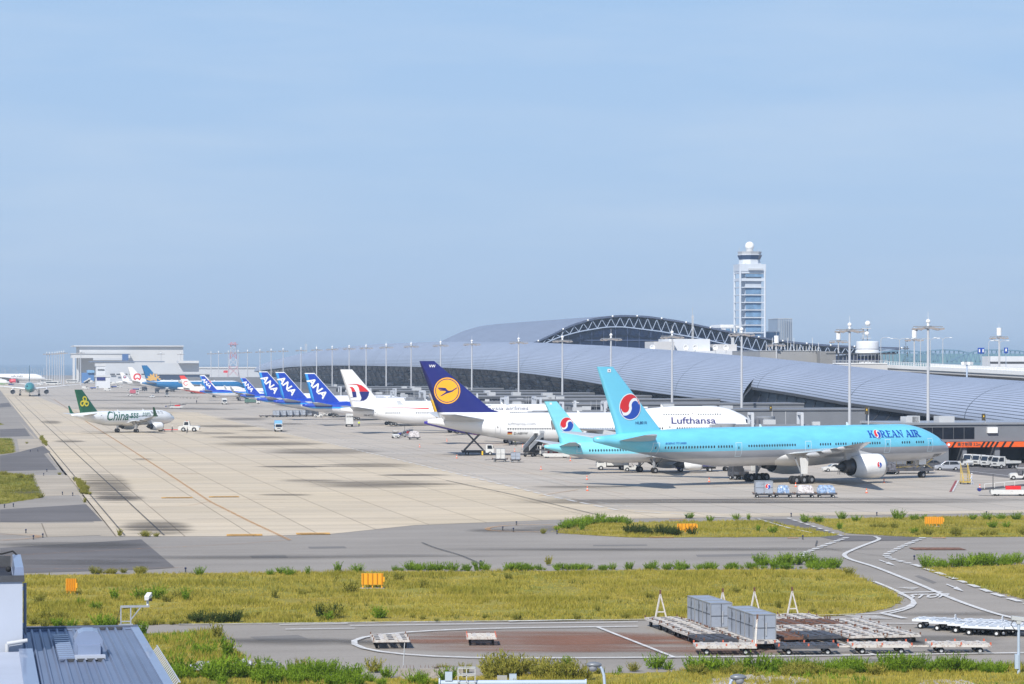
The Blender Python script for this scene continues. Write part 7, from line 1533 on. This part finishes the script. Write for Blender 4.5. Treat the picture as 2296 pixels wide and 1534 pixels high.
hedge('weed_strip', [(1560, 1507), (1760, 1507), (2020, 1505), (2240, 1507)], .8, 5, GREENL, .45); hedge('weed_strip', [(1560, 1513), (1800, 1514), (2000, 1510)], .65, 2.2, OLIVE, .5)
hedge('weed_strip', [(870, 1280), (1100, 1279), (1400, 1278), (1870, 1275)], .62, 3.0, GREENL, .6); hedge('weed_strip', [(1250, 1188), (1330, 1176), (1400, 1174)], .8, 2.2, GREENL, 1.2); hedge('weed_strip', [(1400, 1197), (1520, 1200)], .9, 3.2, DARKL, .7)
hedge('weed_strip', [(2085, 1275), (2296, 1264)], .9, 3, GREENL, .7); hedge('weed_strip', [(2005, 1166), (2070, 1166)], .9, 2.6, GREENL, .7); hedge('weed_strip', [(1930, 1182), (1995, 1184)], .7, 1.6, OLIVE, .7); hedge('weed_strip', [(2050, 1200), (2296, 1200)], .7, 1.6, OLIVE, .8); hedge('weed_strip', [(1700, 1268), (1800, 1266), (1868, 1272)], 1.0, 3, GREENL, .5)
hedge('weed_strip', [(340, 1530), (420, 1522), (520, 1520), (640, 1520), (700, 1525)], .9, 5, GREENL, 1.2); hedge('weed_strip', [(560, 1534), (760, 1534), (1000, 1536)], .7, 3.0, GREENL, .8); hedge('weed_strip', [(420, 1396), (470, 1396), (522, 1396)], .75, 3.6, DARKL, .35); hedge('weed_strip', [(62, 1402), (300, 1402), (420, 1400)], .45, 2.2, OLIVE, .3); hedge('weed_strip', [(200, 1287), (360, 1285)], .55, 2, OLIVE, .5); hedge('weed_strip', [(1080, 1520), (1180, 1516), (1300, 1522)], 1.1, 4, OLIVE, .8); hedge('weed_strip', [(960, 1510), (1040, 1512)], .7, 3, OLIVE, .4); hedge('weed_strip', [(170, 1075), (195, 1110)], .5, 1.4, OLIVE, .6); hedge('weed_strip', [(90, 980), (105, 1000)], .5, .8, OLIVE, .6); hedge('weed_strip', [(520, 1388), (1000, 1392), (1900, 1378)], .42, .9, OLIVE, 1.2)
G1 = 'weed clumps on the main grass strip'
for px, py, h, tl, mt in ((257, 1346, 1.0, 1, GREENL), (315, 1344, 1.0, 0, GREENL), (352, 1344, 1.15, 0, GREENL), (374, 1350, .7, 0, OLIVE), (396, 1342, .7, 0, OLIVE), (417, 1346, .95, 1, GREENL), (88, 1352, .8, 0, OLIVE), (215, 1367, .7, 0, GREENL), (105, 1390, .9, 0, OLIVE), (138, 1388, .7, 0, OLIVE), (180, 1356, .6, 0, GREENL), (447, 1290, .8, 0, GREENL), (606, 1290, .6, 0, GREENL), (632, 1288, .7, 0, GREENL), (650, 1291, .8, 0, GREENL), (690, 1289, .7, 1, GREENL), (757, 1286, 1.0, 1, GREENL), (802, 1285, .9, 0, GREENL), (785, 1330, 1.1, 0, OLIVE), (615, 1342, .9, 1, OLIVE), (416, 1347, .7, 1, GREENL), (743, 1388, 1.3, 0, OLIVE), (735, 1392, .7, 0, GREENL), (717, 1386, 1.0, 1, DARKL), (758, 1386, 1.0, 1, DARKL), (850, 1387, .95, 0, GREENL), (950, 1318, .8, 0, OLIVE), (893, 1304, .9, 0, OLIVE), (676, 1335, .6, 0, OLIVE), (1340, 1372, .6, 1, OLIVE), (1455, 1342, .6, 0, OLIVE), (1140, 1300, .7, 0, OLIVE), (1650, 1330, .55, 0, OLIVE), (1745, 1365, .7, 1, OLIVE), (1875, 1274, 1.0, 0, GREENL), (1905, 1290, .8, 0, OLIVE)):
    plant(px, py, h, '%s weed clump growing on the main grass strip' % {'green_weed': 'green', 'olive_weed': 'olive', 'dark_weed': 'dark'}[mt.name], mt, G1 + ' ' + mt.name.split('_')[0], tl)
for px, py, h, tl, mt, lab, gp in [(x, y, h, t_, GREENL, 'green weed clump at the edge of the far grass islands', 'weed clumps on the far islands') for x, y, h, t_ in ((1305, 1190, 1.0, 1), (1275, 1180, .9, 0), (1320, 1170, .9, 0), (1345, 1168, 1.0, 0), (1390, 1172, .7, 0), (1547, 1163, .8, 0), (1650, 1166, .8, 0), (1590, 1170, .8, 0), (1678, 1167, .8, 1), (1700, 1192, .8, 1), (1732, 1196, .9, 0), (1805, 1172, 1.0, 0), (1837, 1172, .9, 0), (1888, 1165, 1.0, 0), (1920, 1170, .9, 0), (2180, 1166, .8, 0), (2212, 1166, 1.0, 0), (2245, 1166, .9, 0), (2280, 1166, 1.0, 0), (2227, 1184, .9, 0), (2258, 1184, .8, 0), (1883, 1188, .9, 1), (2050, 1196, .7, 0))] + \
    [(x, y, h, t_, DARKL, 'dark bush in front of the half hidden sign on the far island', 'dark bushes by the far sign') for x, y, h, t_ in ((1450, 1200, 1.1, 0), (1480, 1199, 1.2, 0), (1510, 1200, 1.0, 0), (1553, 1199, 1.0, 0))] + \
    [(x, y, h, t_, GREENL if k % 3 else OLIVE, 'weed clump at the near edge of the service road pavement', 'weed clumps along the near pavement edge') for k, (x, y, h, t_) in enumerate(((680, 1510, .9, 0), (740, 1512, 1.0, 0), (755, 1515, .7, 0), (840, 1508, .9, 0), (800, 1524, .9, 0), (870, 1520, .8, 0), (1420, 1506, .6, 0), (1468, 1500, 1.0, 0), (1497, 1502, .6, 0), (1340, 1512, .5, 0), (1390, 1508, .4, 1), (510, 1475, 1.3, 1), (485, 1434, 1.1, 1), (466, 1468, .8, 0), (440, 1460, .5, 0), (410, 1456, .5, 0), (320, 1426, 1.0, 1), (586, 1500, .8, 0), (100, 1406, .6, 0), (130, 1405, .7, 0), (160, 1407, .7, 0), (195, 1404, .5, 0), (225, 1405, 1.0, 0), (245, 1406, .9, 0), (1180, 1508, .9, 1), (1255, 1513, .7, 0), (1270, 1500, .8, 1)))] + \
    [(x, y, h, t_, OLIVE, 'dry weed tuft in the joints of the taxiway concrete', 'weed tufts in the taxiway joints') for x, y, h, t_ in ((269, 1203, .8, 1), (330, 1204, .7, 0), (322, 1203, .7, 0), (350, 1204, .5, 0), (190, 1128, .7, 1), (134, 1065, .5, 0), (92, 1117, .8, 0), (1218, 1197, .6, 0), (1230, 1268, .9, 1), (60, 995, .5, 0), (45, 1073, 1.0, 0), (70, 1072, .8, 0), (10, 1065, .8, 0))]:
    plant(px, py, h, lab, mt, gp, tl)
# ---- odds and ends by the fence line
r = empty('concrete_pipe_ring', G(604, 1503), 0, 'short grey concrete cylinder standing among weeds', 'concrete ring'); b = MB(); b.cyl((0, 0, 0), (0, 0, .55), .55, .53, 20); b.build('body', CONC, r); b = MB(); b.cyl((0, 0, .55), (0, 0, .56), .4, .4, 16); b.build('hollow', DGREY, r)
def heap(px, py, w, lab, sd):
    bm = bmesh.new(); bmesh.ops.create_icosphere(bm, subdivisions=3, radius=1); rr = random.Random(sd)
    for v in bm.verts: v.co = Vector((v.co.x * w, v.co.y * w * .6, max(v.co.z, -.1) * .5)) * rr.uniform(.72, 1.15)
    me = bpy.data.meshes.new('sheeted_heap'); bm.to_mesh(me); bm.free(); me.materials.append(mat('torn_sheeting', (.36, .38, .44), .5, 0, .3, 3, stain=.5, stain_col=(.22, .15, .10), bump=.5)); o = bpy.data.objects.new('sheeted_heap', me); COL.objects.link(o); o.location = G(px, py) + Vector((0, 0, .2)); tag(o, lab, 'rubbish heap')
heap(455, 1508, .85, 'heap of torn pale sheeting in the weeds right of the metal roof', 4); heap(545, 1502, .7, 'second heap of pale sheeting beside the concrete cylinder', 9)
for i, (px, w) in enumerate(((912, 1.1), (962, 1.2), (988, .8), (1018, 1.1))):
    r = empty('concrete_block', G(px, 1518), R_(4), 'weathered concrete block in the row behind the cable pipe, %s from left' % ('first', 'second', 'third', 'fourth')[i], 'concrete block', 'weathered concrete blocks'); b = MB(); b.span(-w / 2, w / 2, -.3, .3, 0, .55); b.build('body', mat('weathered_concrete', (.34, .31, .28), .9, var=.25, scale=3, stain=.3, stain_col=(.14, .11, .09)), r)
    b = MB()
    for k in range(5): b.cyl((-w / 2 + .1 + k * w * .2, 0, .55), (-w / 2 + .1 + k * w * .2 + random.uniform(-.05, .05), 0, .72), .015, .012, 5)
    b.build('rebar', RBROWN, r)
r = empty('marker_post', G(903, 1512), 0, 'thin white marker post behind the concrete blocks', 'post'); b = MB(); b.cyl((0, 0, 0), (.12, 0, 1.95), .035, .03, 8); b.build('post', LGREY, r)
r = empty('cable_pipe', G(985, 1549), 0, 'pale blue-grey horizontal pipe with a flanged end at the bottom edge', 'pipe'); Lp = 8.6
b = MB(); b.cyl((0, 0, .45), (Lp, .2, .45), .17, .17, 14); b.build('pipe', STEEL, r); b = MB(); b.cyl((-.03, 0, .45), (.05, 0, .45), .3, .3, 16); b.build('flange', STEEL, r); b = MB(); b.cyl((Lp - .05, .2, .45), (Lp + .05, .2, .45), .22, .22, 14); b.build('flange', STEEL, r)
for x in (1.5, 4.5, 7.6): b = MB(); b.span(x - .1, x + .1, -.1, .1, 0, .3); b.build('support', LGREY, r)
b = MB()
for x in (1.1, 1.6, 2.1):
    for y in (-.35, .35): b.beam((x, y, .5), (x, y, 1.35), .045)
for z in (.55, .95, 1.35):
    for y in (-.35, .35): b.beam((1.1, y, z), (2.1, y, z), .045)
    for x in (1.1, 2.1): b.beam((x, -.35, z), (x, .35, z), .045)
b.build('step_cage', LGREY, r); b = MB(); b.box((.55, 0, .85), (.42, .35, .5)); b.build('valve_box', STEEL, r)
r = empty('junction_box', G(1150, 1530), 0, 'small grey junction box half buried in weeds above the pipe', 'junction box'); b = MB(); b.span(-.22, .22, -.2, .2, 0, .5); b.build('box', STEEL, r); b = MB(); b.span(-.95, -.35, -.2, .2, 0, .4); b.build('plinth', CONC, r)
def near_lamp(px, py, Y, lab, s):
    top = AT(px, py, Y); r = empty('street_lamp', (top.x, top.y, 0), 0, lab, 'street lamp', 'street lamps at the bottom edge'); h = top.z; b = MB(); b.cyl((.32 * s, 0, 0), (.30 * s, 0, h - .8), .075, .06, 10); b.tube([(.30 * s, 0, h - .8), (.27 * s, 0, h - .4), (.18 * s, 0, h - .12), (0, 0, h)], .055, 8); b.build('post', STEEL, r)
    b = MB(); b.lathe([(.001, -.36), (.10, -.34), (.2, -.2), (.23, 0), (.17, .22), (.06, .34), (.001, .36)], (-.12 * s, 0, h + .02), 'x', 16); o = b.build('lamp_head', mat('lamp_grey', (.2, .215, .235), .4, .2), r); o.scale = (.8, .8, .5); o.location.z = h * .5; b = MB(); b.ball((-.14 * s, 0, h - .1), .16, 12); b.build('lens', MGREY, r)
near_lamp(1338, 1491, 100, 'grey street lamp head rising at the bottom edge behind the pipe', 1); near_lamp(1650, 1519, 92, 'second grey street lamp head rising at the bottom edge beside the gravel', -.9)
r = empty('camera_post', G(2284, 1512), 0, 'blue-grey post carrying a surveillance camera at the right edge', 'camera post'); b = MB(); b.cyl((0, 0, 0), (0, 0, 3.2), .1, .085, 12); b.build('post', STEEL, r); b = MB(); b.box((-.02, 0, 3.45), (.85, .3, .24), ry=.12); b.box((0, 0, 3.25), (.3, .25, .25)); b.build('camera', LGREY, r); b = MB(); b.box((-.14, -.05, .8), (.22, .25, .9)); b.build('control_box', STEEL, r); b = MB(); b.tube([(-.3, -.1, 3.4), (-.5, -.1, 3.1), (-.3, -.1, 2.8), (-.08, -.1, 2.7)], .025, 6); b.build('cable', DGREY, r)
# ---- near building with standing-seam roof
ZR = 4.0; C0 = G(305, 1409, ZR); YB = C0.y
SEAMM = mat('standing_seam_metal', (.19, .235, .335), .42, .35, .10, .5, stain=.12, stain_col=(.22, .24, .32), stretch=(1, .2, 1)); PANEL = mat('pale_panel', (.43, .47, .55), .5, var=.04, scale=.4); CAP = paint('blue_grey_flashing', (128, 142, 168))
nb = empty('roof_building', (C0.x, C0.y, 0), PHI, 'low building at bottom left with blue-grey standing-seam metal roof', 'building'); Wd, Dp = 13.0, 34.0
b = MB(); b.span(-Wd, -.15, -Dp, -.15, 0, ZR - .05); b.build('wall', PANEL, nb)
b = MB(); b.span(-Wd, 0, -Dp, 0, ZR - .04, ZR); 
for i in range(26):
    x = -.75 - i * .47; b.prism([(x - .10, ZR), (x + .10, ZR), (x + .035, ZR + .13), (x - .035, ZR + .13)], -Dp, -.5)
b.build('roof', SEAMM, nb)
b = MB(); b.span(-Wd, .1, -.38, .12, ZR, ZR + .2); b.build('ridge_cap', mat('dark_flashing', (.10, .12, .17), .5), nb); b = MB(); b.span(-.34, .12, -Dp, -.38, ZR, ZR + .14); b.build('edge_flashing', CAP, nb); b = MB(); b.span(-Wd, .1, -.62, -.40, ZR + .02, ZR + .1); b.build('gutter', CAP, nb)
for i in range(3): b = MB(); x = -1.0 - i * .47; b.prism([(x - .2, ZR + .17), (x + .2, ZR + .17), (x + .1, ZR + .02), (x - .1, ZR + .02)], -.72, -.66); b.build('closure', DGREY, nb)
# roof ventilator
def nloc(px, py, z=ZR): p = G(px, py, z) - C0; return p.x * NX + p.y * NY, -p.x * NY + p.y * NX
vx, vy = nloc(199, 1478); vb = MB(); vb.prism([(vx - .72, ZR + .15), (vx + .72, ZR + .15), (vx + .72, ZR + .95), (vx + .52, ZR + 1.3), (vx + .25, ZR + 1.42), (vx - .25, ZR + 1.42), (vx - .52, ZR + 1.3), (vx - .72, ZR + .95)], vy + .25, vy + 2.2); v_ = vb.build('ventilator_hood', CAP, nb)
b = MB(); b.span(vx - .58, vx + .58, vy - .6, vy + .25, ZR + .15, ZR + .75); b.build('ventilator_box', CAP, nb); b = MB(); b.span(vx - .75, vx + .8, vy - 1.2, vy - .6, ZR + .1, ZR + .3); b.build('ventilator_curb', PANEL, nb)
b = MB()
for i in range(12): b.span(vx - 1.55, vx - .74, vy - 1.2 + i * 1.0, vy - .7 + i * 1.0, ZR + .14, ZR + .26)
b.build('cross_rib', CAP, nb)
for i in range(4): b = MB(); x = vx - .95 + i * .5; b.prism([(x - .2, ZR + .17), (x + .2, ZR + .17), (x + .1, ZR + .02), (x - .1, ZR + .02)], vy - 1.3, vy - 1.22); b.build('closure', DGREY, nb)
# white rungs along the right wall
b = MB()
for k in range(22): b.beam((.12, -9.5 - k * .75, ZR - .6), (.62, -9.5 - k * .75, ZR - .05), .06)
b.beam((.6, -9, ZR - .06), (.6, -26, ZR - .06), .05); b.build('cable_ladder', LGREY, nb)
# taller box at the left
tw = empty('stair_tower', (C0.x, C0.y, 0), PHI, 'pale panelled tower box with open dark top at the left edge', 'tower'); xr = -6.62; zt = 8.1; yf, yb = -12.6, -3.0
b = MB(); b.span(-14, xr, yf, yb, 0, zt - .25); b.build('wall', PANEL, tw)
b = MB(); b.span(-14, xr + .1, yf - .1, yf + .08, zt - .3, zt + .03); b.build('front_ledge', DGREY, tw)
b = MB(); b.prism([(xr - .45, zt - .25), (xr + .1, zt - .25), (xr + .05, zt + .45), (xr - .4, zt + .45)], yf + .08, yb); b.build('side_parapet', CAP, tw)
b = MB(); b.span(-14, xr - .5, yb - .2, yb, zt - .25, zt + .4); b.build('back_parapet', DGREY, tw); b = MB(); b.span(-14, xr - .5, yf + .1, yb - .2, zt - .24, zt - .2); b.build('roof', mat('black_roofing', (.02, .02, .025), .7), tw)
b = MB(); b.tube([(-8.6, yb - .1, zt + .55), (-7.6, yb - .1, zt + .5), (-7.0, yb - .1, zt + .65), (-6.75, yb - .2, zt + .4)], .05, 6); b.cyl((-8.3, -8, zt - .2), (-8.3, -8, zt + 1.0), .14, .1, 8); b.ball((-7.3, -9, zt + .1), .16, 10); b.build('roof_fitting', BLACK, tw)
b = MB(); b.cyl((xr + .3, -2.4, ZR - .3), (xr + .3, -2.4, zt - 1.2), .09, .09, 10); b.build('drain_pipe', mat('grey_pipe', (.25, .27, .32), .5), tw); b = MB(); b.box((xr + .18, -2.4, ZR + .5), (.14, .3, .3)); b.box((xr + .18, -2.4, ZR + 2.6), (.14, .3, .2)); b.build('pipe_clip', LGREY, tw)
b = MB(); b.tube([(xr + .25, yf - .3, ZR + .75), (xr - .8, yf - .3, ZR + .6), (xr - .8, yf - .3, ZR - .4)], .11, 10); b.build('overflow_pipe', LGREY, tw)
lb = empty('lower_annex', (C0.x, C0.y, 0), PHI, 'white panelled lower annex in the bottom left corner', 'annex'); b = MB(); b.span(-14, xr + .45, -30, yf - .5, 0, ZR + .1); b.build('wall', PANEL, lb); b = MB(); b.span(xr - .2, xr + .5, -30, yf - .5, ZR + .1, ZR + .35); b.build('coping', CAP, lb); b = MB(); b.span(-14, xr - .2, -30, yf - .6, ZR + .1, ZR + .2); b.build('roof', PANEL, lb)
# roof camera on bracket
cb = empty('roof_camera', G(282, 1409, ZR) + Vector((0, 0, .2)), PHI, 'white security camera on a galvanised bracket at the roof edge', 'security camera'); b = MB()
for x in (-.28, .28): b.beam((x, 0, 0), (x, 0, 1.05), .07)
b.beam((-.3, 0, 1.05), (1.35, 0, 1.05), .09, .12); b.beam((.3, 0, .3), (.85, 0, 1.0), .06); b.beam((-.28, 0, .2), (.28, 0, .2), .06); b.box((0, 0, .02), (.8, .35, .05)); b.build('bracket', mat('galvanised_bracket', (.45, .47, .5), .4, .4), cb)
b = MB(); b.box((1.28, -.05, 1.62), (.28, .62, .24), rz=-.35, rx=.3); b.cyl((1.25, 0, 1.1), (1.25, 0, 1.5), .07, .07, 8); b.build('camera_housing', WHITE, cb); b = MB(); b.box((1.38, -.36, 1.45), (.2, .06, .16), rz=-.35); b.build('lens', BLACK, cb); b = MB(); b.tube([(-.28, .05, .1), (-.5, .05, .3), (-.3, .05, .9), (.3, .05, .98)], .02, 5); b.build('cable', BLACK, cb)
